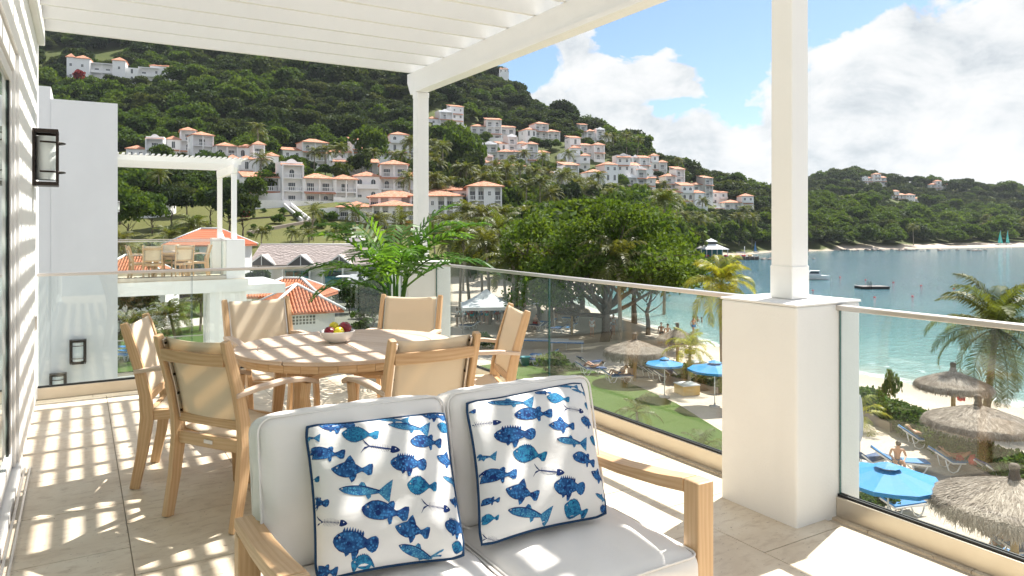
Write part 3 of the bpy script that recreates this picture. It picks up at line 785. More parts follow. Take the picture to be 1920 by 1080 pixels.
# x, y of the middle of the back, facing (dx, dy), label
CH = [(.47, 3.80, .84, .54, 'teak armchair left of the loveseat, its back turned to the camera'),
      (.29, 4.77, .955, -.295, 'teak armchair standing sideways nearest the left wall'),
      (1.14, 5.62, .12, -.99, 'teak armchair behind the table on the left with striped light on its back'),
      (2.24, 5.26, -.65, -.76, 'teak armchair behind the table just below the potted palm'),
      (2.52, 4.12, -.95, .30, 'teak armchair seen side-on at the right of the table by the glass railing'),
      (1.51, 3.25, -.03, 1.0, 'teak armchair directly behind the loveseat, seen from its back')]
for i, (x, y, dx, dy, lab) in enumerate(CH):
    rz = math.atan2(-dx, dy)
    L = Vector((dx, dy, 0)).normalized(); loc = (x + L.x * .12, y + L.y * .12, 0)
    if i == 0: chair0.location = loc; chair0.rotation_euler = (0, 0, rz); chair0['label'] = lab; c = chair0
    else: c = copy_tree(chair0, loc=loc, rz=rz, label=lab)

def make_table(a=.66, b=.60):
    o = empty('dining_table', (TC[0], TC[1], 0), R(-3), 'round slatted teak dining table holding the fruit bowl', 'table')
    zt = .74; th = .024; ri = .80
    ring = []
    for q in range(4):
        t0 = R(45 + 90 * q) + .006; t1 = R(135 + 90 * q) - .006; n = 14
        out = [(a * math.cos(t0 + (t1 - t0) * i / n), b * math.sin(t0 + (t1 - t0) * i / n), zt - th) for i in range(n + 1)]
        inn = [(a * ri * math.cos(t1 + (t0 - t1) * i / n), b * ri * math.sin(t1 + (t0 - t1) * i / n), zt - th) for i in range(n + 1)]
        m = MB(); m.prism(out + inn, (0, 0, th)); m.build('rim_segment', MT['teak_pale'], o, .004)
    ai, bi = a * ri - .004, b * ri - .004; ns = 13; pitch = 2 * bi / ns
    for k in range(ns):
        y0 = -bi + k * pitch + .003; y1 = y0 + pitch - .006
        f = lambda y: ai * math.sqrt(max(0, 1 - (y / bi) ** 2))
        ys = np.linspace(y0, y1, 5)
        pts = [(f(y), y, zt - th - .001) for y in ys] + [(-f(y), y, zt - th - .001) for y in ys[::-1]]
        for side in ((-1, 1) if 3 <= k <= 9 else (0,)):
            if side == 0: pp = pts
            elif side == 1: pp = [(f(y), y, zt - th - .001) for y in ys] + [(.003, y1, zt - th - .001), (.003, y0, zt - th - .001)]
            else: pp = [(-.003, y0, zt - th - .001), (-.003, y1, zt - th - .001)] + [(-f(y), y, zt - th - .001) for y in ys[::-1]]
            m = MB(); m.prism(pp, (0, 0, th)); m.build('table_slat', MT['teak_pale'], o, .002)
    m = MB()
    n = 40; out = [(a * .985 * math.cos(2 * math.pi * i / n), b * .985 * math.sin(2 * math.pi * i / n)) for i in range(n)]
    for i in range(n):
        p, q = out[i], out[(i + 1) % n]; m.bar((p[0] * .97, p[1] * .97, zt - th - .022), (q[0] * .97, q[1] * .97, zt - th - .022), .03, .04)
    m.build('under_rim', MT['teak'], o)
    m = MB()
    for y in (-.30, .30): m.b6(-.42, .42, y - .013, y + .013, .625, .70)
    for x in (-.34, .34): m.b6(x - .013, x + .013, -.285, .285, .628, .70)
    m.bar((-.33, -.28, .60), (.33, .28, .60), .06, .028); m.bar((-.33, .28, .571), (.33, -.28, .571), .06, .026)
    m.build('apron', MT['teak'], o, .003)
    for sx in (-1, 1):
        for sy in (-1, 1):
            m = MB(); m.sweep([(sx * .34, sy * .29, .70), (sx * .345, sy * .295, .52), (sx * .385, sy * .335, 0)], .07, .05, (1, 0, 0), ws=[.075, .070, .048], ts=[.055, .05, .04])
            m.build('leg', MT['teak'], o, .005)
    m = MB(); m.bar((-.36, -.31, .20), (.36, .31, .20), .05, .03); m.bar((-.36, .31, .229), (.36, -.31, .229), .05, .026); m.build('stretcher', MT['teak'], o, .003)
make_table()
def fruit():
    z = .741; c = PZ(632, 640, .745)
    b = empty('fruit_bowl', (c.x, c.y, z), 0, 'small white ceramic bowl of fruit on the dining table', 'bowl')
    m = MB(); m.lathe([(0, .0), (.048, .0), (.052, .003), (.075, .018), (.100, .045), (.108, .068), (.1095, .071), (.107, .0725), (.103, .068), (.094, .045), (.070, .024), (.03, .014), (0, .013)], (0, 0, 0), 40)
    m.build('bowl_shell', MT['ceramic'], b)
    def fr(x, y, zz, r, mat, name, lab, cat, el=1.0, tilt=0):
        prof = [(0.0, -.88 * r), (.25 * r, -.97 * r), (.55 * r, -.84 * r), (.85 * r, -.48 * r), (r, .02 * r), (.93 * r, .42 * r), (.68 * r, .76 * r), (.35 * r, .92 * r), (.12 * r, .86 * r), (0, .78 * r)]
        f = MB(); f.lathe([(p[0], p[1] * el) for p in prof], (0, 0, 0), 18); ob = f.build(name, MT[mat]); ob.location = (c.x + x, c.y + y, z + zz); ob.rotation_euler = (tilt, tilt * .7, 0)
        st = MB(); st.tube([(0, 0, .76 * r * el), (.003, 0, .98 * r * el)], .0014, 5); st.build('stem', MT['bark'], ob)
        tag(ob, lab, cat, 'fruit in the bowl')
    fr(-.052, -.012, .066, .036, 'apple', 'apple', 'dark red apple at the left side of the fruit bowl', 'apple', 1, .5)
    fr(.048, -.006, .084, .041, 'apple', 'apple', 'largest dark red apple, highest at the right of the bowl', 'apple', 1, .3)
    fr(.066, .045, .060, .032, 'apple', 'apple', 'small red apple low behind the right side of the bowl', 'apple', 1, .9)
    fr(-.004, -.045, .066, .034, 'lemon', 'lemon', 'yellow lemon at the front centre of the fruit bowl', 'lemon', 1.05, .8)
    fr(-.012, .030, .092, .031, 'lemon', 'lemon', 'yellow lemon piled on top at the back of the bowl', 'lemon', 1.05, .4)
    fr(.02, .055, .055, .03, 'apple', 'apple', 'dark apple hidden deep at the back of the bowl', 'apple', 1, .2)
fruit()

# ------------------------------------------------------------------ loveseat
def soft_box(name, w, d, h, mat, parent, puff=.03, r=.05, piping=True, bulge_axis='z', n=22):
    """upholstered block with rounded edges, centred on its base (origin bottom centre); piping round the two edges of the bulging faces"""
    N = n
    # start from a cube sphere and map to a superellipsoid
    P = []; F = []
    bm = bmesh.new(); bmesh.ops.create_cube(bm, size=2.0); bmesh.ops.subdivide_edges(bm, edges=bm.edges[:], cuts=N, use_grid_fill=True)
    hw, hd, hh = w / 2, d / 2, h / 2
    for v in bm.verts:
        x, y, z = v.co
        # rounded box: clamp to inner box then push by r
        px, py, pz = x * hw, y * hd, z * hh
        rr = min(r, hw, hd, hh)
        q = Vector((max(-hw + rr, min(hw - rr, px)), max(-hd + rr, min(hd - rr, py)), max(-hh + rr, min(hh - rr, pz))))
        dv = Vector((px, py, pz)) - q
        p = q + (dv.normalized() * rr if dv.length > 1e-6 else Vector())
        if bulge_axis == 'z':
            k = (1 - abs(x) ** 3) * (1 - abs(y) ** 3); p.z += puff * k * (1 if z > .99 else (-.3 if z < -.99 else 0))
            p.x *= 1 + .012 * (1 - z * z); p.y *= 1 + .02 * (1 - z * z)
        else:
            k = (1 - abs(x) ** 3) * (1 - abs(z) ** 3); p.y += puff * k * (1 if y > .99 else (-1 if y < -.99 else 0))
            p.z += .010 * (1 - x * x) * (1 if z > .9 else 0)
        s = math.sin(x * 7.1 + z * 5.3 + y * 3) * .0022 + math.sin(x * 13.7 - y * 11 + z * 9) * .0015
        v.co = p + Vector((s, s, s)) + Vector((0, 0, hh))
    for f in bm.faces: f.smooth = True
    me = bpy.data.meshes.new(name); bm.to_mesh(me); bm.free()
    ob = link_mesh(name, me, mat, parent)
    if piping:
        e = .292 * r
        def loop(sgn):
            pts = []
            if bulge_axis == 'z': A, B = hw, hd
            else: A, B = hw, hh
            rr = r * 1.0
            for (cx, cy, a0) in ((A - rr, B - rr, 0), (-A + rr, B - rr, 90), (-A + rr, -B + rr, 180), (A - rr, -B + rr, 270)):
                for q in range(6):
                    a = R(a0 + q * 18); pts.append((cx + (rr - e * .35) * math.cos(a), cy + (rr - e * .35) * math.sin(a)))
            out = []
            for (a_, b_) in pts:
                if bulge_axis == 'z': out.append((a_, b_, hh + sgn * (hh - e)))
                else: out.append((a_, sgn * (hd - e), hh + b_))
            return out
        m = MB()
        for sgn in (1, -1):
            m.tube(loop(sgn), .0042, 6, closed=True)
        m.build('piping', mat, ob)
    return ob
def loveseat():
    o = empty('loveseat', (1.115, 2.02, 0), R(0.0), 'teak framed loveseat with cream cushions in the foreground', 'sofa')
    x0, x1 = -.705, .690; yb, yf = .34, -.283     # rear and front
    hw = .036
    for s, xx in ((-1, x0), (1, x1)):
        nm = 'arm_rest'
        cx = xx - s * hw
        m = MB(); m.sweep([(cx, yb, .545), (cx, .1, .556), (cx, -.12, .580), (cx, yf + .0375, .600)], .070, .05, (1, 0, 0), ts=[.034, .038, .043, .046]); ar = m.build(nm, MT['teak'], o, .004)
        m = MB(); m.b6(cx - .0355, cx + .0355, yf - .034, yf + .034, 0, .6235); m.build('front_leg', MT['teak'], o, .004)
        m = MB(); m.b6(cx - .034, cx + .034, yb - .06, yb, 0, .522); m.build('rear_leg', MT['teak'], o, .004)
        m = MB(); m.b6(cx - .018, cx + .018, yf + .04, yb - .062, .20, .28); m.build('side_rail', MT['teak'], o, .003)
    m = MB(); m.b6(x0 + .074, x1 - .074, yf - .01, yf + .02, .18, .27); m.build('front_rail', MT['teak'], o, .003)
    m = MB(); m.b6(x0 + .074, x1 - .074, yb - .045, yb - .02, .18, .27); m.build('rear_rail', MT['teak'], o, .003)
    m = MB(); m.b6(x0 + .074, x1 - .074, yb - .018, yb, .50, .60); m.build('back_rail', MT['teak'], o, .003)
    for k in range(12):
        m = MB(); cx = x0 + .12 + k * (x1 - x0 - .24) / 11; m.b6(cx - .02, cx + .02, yb - .014, yb - .002, .272, .498); m.build('back_slat', MT['teak'], o)
    for k in range(7):
        m = MB(); cy = yf + .07 + k * .078; m.b6(x0 + .11, x1 - .11, cy - .025, cy + .025, .245, .262); m.build('seat_slat', MT['teak'], o)
    for s in (-1, 1):
        c = soft_box('seat_cushion', .62, .60, .15, MT['cushion'], o, .022, .045); c.location = (s * .313 - .006, -.035, .264)
        b = soft_box('back_cushion', .645, .155, .47, MT['cushion'], o, .030, .05, bulge_axis='y')
        b.location = (s * .325, .262, .400); b.rotation_euler = (R(-13), 0, R(s * .5))
    return o
loveseat()

# ------------------------------------------------------------------ printed pillows
def bil(c, s, t):
    BL, BR, TL, TR = c
    return [(BL[i] * (1 - s) + BR[i] * s) * (1 - t) + (TL[i] * (1 - s) + TR[i] * s) * t for i in range(len(BL))]
def make_pillow(corners, label, fishes, zc):
    """corners BL, BR, TL, TR in world space; fishes in print-design coordinates zc"""
    c0 = Vector(bil(corners, .5, 0)); o = empty('throw_pillow', tuple(c0), 0, label, 'pillow', 'fish print throw pillows')
    C = [Vector(c) - c0 for c in corners]
    ux = (C[1] - C[0]); uy = (C[2] - C[0]); nrm = ux.cross(uy).normalized()     # towards the viewer
    if nrm.y > 0: nrm = -nrm
    T = .10
    def surf(s, t, side=1, off=0.0):
        # soft outline: sides slightly drawn in between the corners
        a, b = 2 * s - 1, 2 * t - 1
        s2 = .5 + a / 2 * (1 - .05 * (1 - b * b)) ; t2 = .5 + b / 2 * (1 - .05 * (1 - a * a))
        # rounded corners
        k = max(0, abs(a) - .8) * max(0, abs(b) - .8) * 25
        s2 = .5 + (s2 - .5) * (1 - .035 * k); t2 = .5 + (t2 - .5) * (1 - .035 * k)
        p = Vector(bil(C, s2, t2)) + nrm * (.010 * math.sin(a * 3.3 + b * 2.1 + zc[0][0]) * max(abs(a), abs(b)) ** 3)
        e = (max(0, 1 - abs(a) ** 2.6) * max(0, 1 - abs(b) ** 2.6)) ** .55
        w = .004 * math.sin(a * 5 + b * 3.1) + .003 * math.sin(b * 8 - a * 6 + 1) + .0035 * math.sin(a * 2 + b * 9)
        h = T * e * (1 + .10 * math.sin(2.3 * a + 1.1 * b)) + w * e
        return p + nrm * (side * h + off + .0005)
    N = 40
    for side, nm in ((1, 'front_cover'), (-1, 'back_cover')):
        P = np.array([[surf(i / N, j / N, side) for j in range(N + 1)] for i in range(N + 1)])
        me = grid_mesh(nm, P, MT['pillow']); link_mesh(nm, me, None, o)
    m = MB(); ed = [surf(i / 24, 0) for i in range(24)] + [surf(1, i / 24) for i in range(24)] + [surf(1 - i / 24, 1) for i in range(24)] + [surf(0, 1 - i / 24) for i in range(24)]
    m.tube(ed, .0052, 8, closed=True); m.build('piping', MT['navy'], o)
    # inverse bilinear from design coordinates to (s, t)
    def inv(x, y):
        s = t = .5
        for _ in range(12):
            p = bil(zc, s, t); dxs = [(zc[1][i] - zc[0][i]) * (1 - t) + (zc[3][i] - zc[2][i]) * t for i in (0, 1)]
            dxt = [(zc[2][i] - zc[0][i]) * (1 - s) + (zc[3][i] - zc[1][i]) * s for i in (0, 1)]
            ex, ey = x - p[0], y - p[1]; det = dxs[0] * dxt[1] - dxs[1] * dxt[0]
            s += (ex * dxt[1] - ey * dxt[0]) / det; t += (dxs[0] * ey - dxs[1] * ex) / det
        return s, t
    for (x, y, ln, kind) in fishes:
        ln *= 1.0
        ang = R(-9 + rnd.uniform(-6, 6)); L = 1.0
        layers = FISH[kind]
        fo = None
        for li, (matn, strips, lift) in enumerate(layers):
            mb = MB()
            for st in strips:
                rows = []
                for (px, lo, hi) in st:
                    row = []
                    nn = 3
                    for q in range(nn + 1):
                        fx = px - .5; fy = lo + (hi - lo) * q / nn
                        dx = (fx * math.cos(ang) + fy * math.sin(ang) * -1) * ln; dy = (fx * math.sin(ang) + fy * math.cos(ang)) * ln
                        s, t = inv(x + dx, y - dy)
                        row.append((s, t))
                    rows.append(row)
                for i in range(len(rows) - 1):
                    for q in range(3):
                        cs = [rows[i][q], rows[i + 1][q], rows[i + 1][q + 1], rows[i][q + 1]]
                        ms = sum(c[0] for c in cs) / 4; mt = sum(c[1] for c in cs) / 4
                        if not (.006 < ms < .994 and .006 < mt < .994): continue
                        cs = [(min(.997, max(.003, c[0])), min(.997, max(.003, c[1]))) for c in cs]
                        mb._add([tuple(surf(c[0], c[1], 1, lift)) for c in cs], [(0, 1, 2, 3)])
            if not mb.f: continue
            ob = mb.build('printed_fish' if fo is None else 'fish_marking', MT[matn], o if fo is None else fo)
            if fo is None: fo = ob
    return o
def body(prof, n=14, x0=0.0, x1=1.0, k=1.0):
    """strip from control points (x, lo, hi)"""
    xs = np.linspace(prof[0][0], prof[-1][0], n)
    px = [p[0] for p in prof]
    return [(float(x), float(np.interp(x, px, [p[1] for p in prof])) * k, float(np.interp(x, px, [p[2] for p in prof])) * k) for x in xs]
def eye(x, y, r): return [(x - r, y - .002, y + .002), (x - r * .6, y - r * .8, y + r * .8), (x, y - r, y + r), (x + r * .6, y - r * .8, y + r * .8), (x + r, y - .002, y + .002)]
trout = body([(0, -.01, .01), (.04, -.04, .035), (.12, -.075, .065), (.25, -.10, .09), (.4, -.105, .10), (.55, -.085, .08), (.68, -.055, .05), (.78, -.03, .03)])
fork = [(.76, -.03, .03), (.82, -.07, .09), (.90, -.13, .17), (.97, -.17, .23), (1.0, -.19, .25)]
fork2 = [(.90, -.02, .05), (1.0, -.012, .02)]
dors = [(.36, .08, .10), (.40, .08, .17), (.46, .08, .16), (.52, .07, .08)]
belly = [(.52, -.10, -.08), (.57, -.17, -.07), (.62, -.12, -.06)]
rnd_b = body([(0, -.02, .02), (.05, -.12, .09), (.15, -.22, .20), (.28, -.28, .27), (.42, -.28, .28), (.55, -.21, .22), (.66, -.11, .12), (.74, -.04, .05)], 18)
spikes = [[(.12 + i * .055, .9 * np.interp(.12 + i * .055, [0, .28, .42, .74], [.1, .27, .27, .05]), 1.0 * np.interp(.12 + i * .055, [0, .28, .42, .74], [.1, .27, .27, .05]) + .01), (.14 + i * .055, .2, .04 + np.interp(.14 + i * .055, [0, .28, .42, .74], [.1, .27, .27, .05])), (.16 + i * .055, .2 * .5, .01 + np.interp(.16 + i * .055, [0, .28, .42, .74], [.1, .27, .27, .05]))] for i in range(9)]
spk_lo = [[(a, -c, -b) for (a, b, c) in s] for s in spikes]
fan = [(.72, -.04, .05), (.80, -.06, .09), (.90, -.13, .17), (.98, -.11, .18), (1.0, -.06, .12)]
box_b = body([(0, -.05, .01), (.05, -.13, .07), (.16, -.19, .17), (.32, -.20, .21), (.48, -.18, .19), (.62, -.11, .12), (.74, -.05, .05), (.8, -.03, .04)])
boxfin = [(.52, .14, .17), (.58, .12, .23), (.64, .08, .25), (.68, .06, .20)]
boxfin2 = [(.58, -.16, -.11), (.63, -.25, -.09), (.68, -.22, -.06)]
trig = body([(0, -.03, .01), (.08, -.12, .06), (.2, -.19, .14), (.34, -.22, .20), (.48, -.20, .19), (.6, -.12, .13), (.72, -.05, .06), (.78, -.03, .04)])
trigf = [(.30, .16, .19), (.37, .16, .33), (.42, .15, .38), (.50, .13, .27), (.56, .12, .17)]
trigf2 = [(.44, -.21, -.17), (.52, -.33, -.15), (.58, -.28, -.11), (.62, -.16, -.09)]
grp = body([(0, -.05, .03), (.06, -.14, .11), (.18, -.22, .18), (.34, -.25, .21), (.5, -.21, .20), (.62, -.13, .14), (.74, -.07, .09)])
gspk = [[(.16 + i * .06, .15, .20), (.185 + i * .06, .15, .30 - abs(i - 3) * .012), (.215 + i * .06, .12, .20)] for i in range(8)]
gfin = [(.44, -.22, -.16), (.50, -.36, -.15), (.56, -.34, -.13), (.60, -.20, -.1)]
gpec = [(.30, -.25, -.2), (.34, -.31, -.2), (.40, -.26, -.2)]
gtail = [(.72, -.07, .09), (.80, -.13, .15), (.90, -.16, .19), (.97, -.11, .15), (1.0, -.03, .07)]
sk_spine = [(.2, -.018, .018), (.8, -.018, .022)]
sk_head = body([(.76, -.09, .10), (.84, -.11, .11), (.92, -.07, .08), (.97, -.045, .05), (1.0, -.01, .02)], 8)
ribs = []
for i in range(11):
    x = .28 + i * .044; hgt = .06 + .08 * math.sin(math.pi * (i + 2) / 13)
    ribs.append([(x - .030, hgt - .011, hgt + .011), (x - .010, -.01, .03), (x + .010, -.015, .012)])
    ribs.append([(x - .030, -hgt - .011, -hgt + .011), (x - .010, -.03, .01), (x + .010, -.012, .015)])
skt = [[(0, .17, .19), (.08, .06, .11), (.2, -.012, .016)], [(.02, -.24, -.22), (.08, -.12, -.05), (.2, -.016, .012)]]
ED = .0009
def F_(mat, bodies, fins, ex, ey, er=.022, marks=(), mk='fish_ink'):
    L = [(mat, bodies + fins, ED), ('fish_ink', [eye(ex, ey, er * 1.5)] + list(marks), ED * 1.5), ('fish_white', [eye(ex, ey, er)], ED * 2), ('fish_ink', [eye(ex, ey, er * .5)], ED * 2.5)]
    return L
gill = lambda x, h: [(x, -h, h), (x + .012, -h * .8, h * .8)]
edge = lambda prof, w=.012: [(a, c - w, c) for (a, b, c) in prof]
edgel = lambda prof, w=.012: [(a, b, b + w) for (a, b, c) in prof]
FISH = {
 'trout': F_('fish_c', [trout], [fork, dors, belly], .055, .01, .015, [gill(.15, .06), edge(trout, .022), edgel(trout, .006), [(.2, .0, .01), (.75, .0, .008)]]),
 'round': F_('fish_b', [rnd_b], [fan] + spikes + spk_lo, .10, .03, .02, [gill(.2, .13), edge(rnd_b), edgel(rnd_b)]),
 'box': F_('fish_a', [box_b], [fan, boxfin, boxfin2], .12, .03, .022, [gill(.24, .1), edge(box_b, .02), edgel(box_b), [(.3, -.08, -.02), (.36, -.12, .02), (.42, -.06, -.03)]]),
 'trigger': F_('fish_a', [trig], [fan, trigf, trigf2], .13, .02, .022, [edge(trig), edgel(trig, .016), gill(.25, .08)]),
 'grouper': F_('fish_a', [grp], [gtail, gfin, gpec] + gspk, .12, .05, .018, [[(.30, -.08, -.02), (.35, -.09, .0), (.38, -.05, -.02)], edgel(grp, .016), edge(grp, .016), gill(.22, .09)]),
 'skel': [('fish_ink', [sk_spine, sk_head] + ribs + skt, ED), ('fish_white', [eye(.88, .03, .02)], ED * 2)],
}
fishL = [(385,205,130,'grouper'),(590,188,130,'trout'),(770,165,115,'grouper'),(275,262,90,'trout'),(465,260,135,'round'),(655,232,170,'trout'),(822,230,90,'round'),(335,338,140,'box'),(540,325,150,'skel'),(728,300,140,'box'),(825,370,105,'trigger'),
 (430,412,155,'trigger'),(650,395,150,'grouper'),(850,452,105,'trout'),(270,440,80,'round'),(480,498,200,'trout'),(705,483,125,'round'),(300,532,90,'grouper'),(355,613,115,'skel'),(558,580,185,'box'),(765,560,130,'skel'),(860,625,115,'grouper'),(668,648,140,'trigger'),
 (450,690,175,'grouper'),(875,695,80,'round'),(705,725,180,'trout'),(500,775,130,'round'),(335,785,110,'box'),(860,530,60,'trigger')]
fishR = [(895,160,70,'trigger'),(1045,135,150,'trout'),(1220,130,95,'round'),(1280,60,85,'trout'),(1322,88,70,'trout'),(1165,95,60,'box'),(950,222,110,'skel'),(1120,200,140,'box'),(1285,182,100,'skel'),(1372,150,55,'round'),(1050,285,145,'grouper'),(1225,258,110,'trigger'),(1360,225,85,'grouper'),
 (940,362,90,'trout'),(1105,368,125,'round'),(1268,322,135,'trout'),(1392,300,70,'round'),(990,440,130,'box'),(1178,435,120,'skel'),(1325,385,110,'box'),(1080,512,130,'trigger'),(1265,490,130,'grouper'),(1400,435,85,'trigger'),(1118,583,170,'trout'),(1308,560,105,'round'),(1418,507,75,'trout'),(970,530,60,'box'),
 (975,590,60,'round'),(1000,662,90,'skel'),(1440,540,50,'grouper')]
cl = [(.578, 2.05, .452), (1.016, 1.965, .452), (.606, 2.275, .845), (1.088, 2.255, .828)]
cr = [(1.09, 2.01, .448), (1.576, 1.975, .462), (1.175, 2.28, .846), (1.717, 2.31, .853)]
make_pillow(cl, 'left throw pillow with blue fish print, leaning upright on the loveseat', fishL, [(313, 814), (902, 720), (271, 202), (824, 146)])
make_pillow(cr, 'right throw pillow with blue fish print, slumped against the back cushion', fishR, [(960, 678), (1457, 553), (902, 108), (1357, 25)])
# ------------------------------------------------------------------ neighbouring wing
def neighbour():
    b = empty('neighbouring_wing', (.5, 14, G), 0, 'plain white wing of the resort with tall blank wall beyond the left railing', 'building')
    off = Vector((.5, 14, G)); m = MB()
    def bx(x0, x1, y0, y1, z0, z1): m.b6(x0 - off.x, x1 - off.x, y0 - off.y, y1 - off.y, z0 - G, z1 - G)
    bx(-.40, .56, 14, 21.0, G, 3.55); bx(-.62, -.402, 14.02, 21.0, G, 3.75)
    bx(-1.6, -.622, 14.6, 21, G, 3.55)
    bx(-6, -1.602, 14.2, 21, G, 3.55)
    bx(.3, .82, 21.002, 25, G, 3.4)
    bx(-6, .298, 21.002, 25, G, 3.4)
    # terrace slab and its supports
    bx(.822, 4.05, 21.0, 24.6, -.36, -.01)
    bx(3.05, 4.0, 21.05, 21.6, -3.0, -.362); bx(3.35, 4.0, 24.0, 24.5, G, -.362)
    bx(.822, 4.05, 21.02, 24.6, -3.3, -3.0); bx(.822, 4.05, 21.1, 21.5, G, -3.302)
    bx(4.052, 5.2, 21.6, 24.6, -.50, -.22)
    m.build('wall', MT['stucco'], b)
    # window strips in the recess beside the wall
    for (x, z0, z1) in ((-1.25, -1.4, 2.2), (-1.25, -6, -2.2)):
        f = MB(); f.b6(x - off.x, x + .42 - off.x, 14.55 - 14, 14.598 - 14, z0 - G, z1 - G); fo = f.build('window', MT['paint'], b)
        p = MB(); p.b6(x + .05 - off.x, x + .37 - off.x, 14.53 - 14, 14.549 - 14, z0 + .06 - G, z1 - .06 - G); p.build('window_pane', MT['doorglass'], fo)
    t = MB(); t.b6(.822, 4.0, 21.0, 24.5, -.008, .0); t = t.build('upper_terrace_floor', [MT['travertine']]); t['kind'] = 'structure'
    pillar(3.48, 3.97, 21.1, 21.58, 1.085, 'white pillar at the near corner of the neighbouring terrace', 'white pillars of the neighbouring terrace')
    pillar(3.48, 3.97, 23.5, 23.98, 1.085, 'white pillar at the far corner of the neighbouring terrace', 'white pillars of the neighbouring terrace')
    pergola(.3, 3.72, 21.2, 23.9, 'small white pergola over the neighbouring terrace', posts=[(3.72, 21.34), (3.72, 23.74)], xover=.30)
    railing((.83, 23.75), (3.478, 23.75), 'glass railing at the back of the neighbouring terrace')
    railing((.83, 21.12), (3.478, 21.12), 'glass railing at the front of the neighbouring terrace')
    railing((3.73, 21.60), (3.73, 23.48), 'short glass railing between the two neighbouring pillars')
    railing((.9, 24.3), (3.3, 24.3), 'glass railing of the lower terrace seen through the opening', z0=-3.0)
    for i, (x, y, dx, dy, lab) in enumerate([(1.25, 22.45, 1, .1, 'small distant armchair side-on at the left of the neighbouring table'), (1.72, 22.0, .1, 1, 'small distant armchair with its back turned, left of two on the neighbouring terrace'),
                                  (2.52, 22.05, -.1, 1, 'small distant armchair with its back turned, right of two on the neighbouring terrace'), (2.3, 23.1, 0, -1, 'small distant armchair on the far side of the neighbouring table'), (3.15, 22.5, -1, 0, 'small distant armchair side-on at the right of the neighbouring table')]):
        copy_tree(chair0, loc=(x, y, 0), rz=math.atan2(-dx, dy), label=lab, group='teak armchairs on the neighbouring terrace')
    tb = [o for o in sc.objects if o.name == 'dining_table'][0]
    copy_tree(tb, loc=(2.2, 22.55, 0), rz=0, label='small distant round teak table on the neighbouring terrace')
    l0 = sconce((-.622, 13.2, -.6), 'lower of two dark lanterns on the blank wing wall', .9); 
    l0.location = (-.30, 13.998, -1.15); l0.rotation_euler = (0, 0, R(-90))
    c = copy_tree(l0, loc=(-.02, 13.998, -.62), rz=R(-90), label='upper of two dark lanterns on the blank wing wall')
    c = copy_tree(l0, loc=(.821, 22.9, 2.0), rz=0, label='dark lantern at the edge of the neighbouring terrace under its pergola')
    c = copy_tree(l0, loc=(.821, 23.0, -1.35), rz=0, label='dark lantern inside the opening of the lower terrace')
neighbour()

# ------------------------------------------------------------------ foliage builders
def leafq(C, size, rs, up=.35, asp=1.6):
    n = len(C)
    a = rs.normal(size=(n, 3)); a /= np.linalg.norm(a, axis=1, keepdims=True) + 1e-9
    nn = rs.normal(size=(n, 3)); nn[:, 2] += up * 2; nn -= a * (nn * a).sum(1, keepdims=True); nn /= np.linalg.norm(nn, axis=1, keepdims=True) + 1e-9
    b = np.cross(a, nn); s = (size * (.6 + .8 * rs.rand(n)))[:, None]
    a = a * s * .5 * asp; b = b * s * .5
    return np.stack([C - a, C + b * .9, C + a, C - b * .9], 1)
def lobes_cloud(lobes, n, rs, shell=.75, lowcut=-.35):
    """points near the surfaces of ellipsoid lobes (x, y, z, r, rz)"""
    L = np.array(lobes); w = L[:, 3] ** 2; w = w / w.sum(); idx = rs.choice(len(L), n, p=w)
    d = rs.normal(size=(n, 3)); d /= np.linalg.norm(d, axis=1, keepdims=True); d[:, 2] = np.where(d[:, 2] < lowcut, -d[:, 2] * .6, d[:, 2])
    r = shell + (1 - shell) * rs.rand(n) ** .5 + rs.normal(size=n) * .05
    P = L[idx, :3] + d * r[:, None] * np.stack([L[idx, 3], L[idx, 3], L[idx, 4]], 1)
    return P
def crown_mesh(name, seed, rad=4.5, hgt=4.0, nl=9, nleaf=500, leaf=.8, mat=None, z0=0.0, flat=.8):
    rs = np.random.RandomState(seed); lob = []
    for i in range(nl):
        a = rs.rand() * 6.283; q = rs.rand() ** .6 * rad * .68; r = rad * (.30 + .22 * rs.rand())
        z = z0 + hgt * (.38 + .5 * rs.rand()) * (1 - .45 * (q / rad) ** 2)
        lob.append((q * math.cos(a), q * math.sin(a), z, r, r * flat))
    lob.append((0, 0, z0 + hgt * .45, rad * .55, hgt * .42))
    V = leafq(lobes_cloud(lob, nleaf, rs), leaf, rs)
    return quads_mesh(name, V, mat), lob
def trunk_mesh(name, h, r, seed, branches=5, spread=2.5, top=None, mat=None):
    rs = random.Random(seed); m = MB(); p = [(0, 0, -1.2)]
    for i in range(1, 5): p.append((rs.uniform(-.2, .2) * i * .5, rs.uniform(-.2, .2) * i * .5, h * i / 4))
    m.tube(p, [r * 1.25, r, r * .85, r * .7, r * .5], 7)
    for k in range(branches):
        a = k * 2.4 + rs.random(); z = h * rs.uniform(.45, .9); q = spread * rs.uniform(.6, 1)
        b0 = (p[2][0], p[2][1], z); b2 = (math.cos(a) * q, math.sin(a) * q, z + h * .45); b1 = (math.cos(a) * q * .45, math.sin(a) * q * .45, z + h * .16)
        m.tube([b0, b1, b2], [r * .45, r * .3, r * .12], 5)
    me = m.mesh(name); me.materials.append(mat or MT['bark']); return me

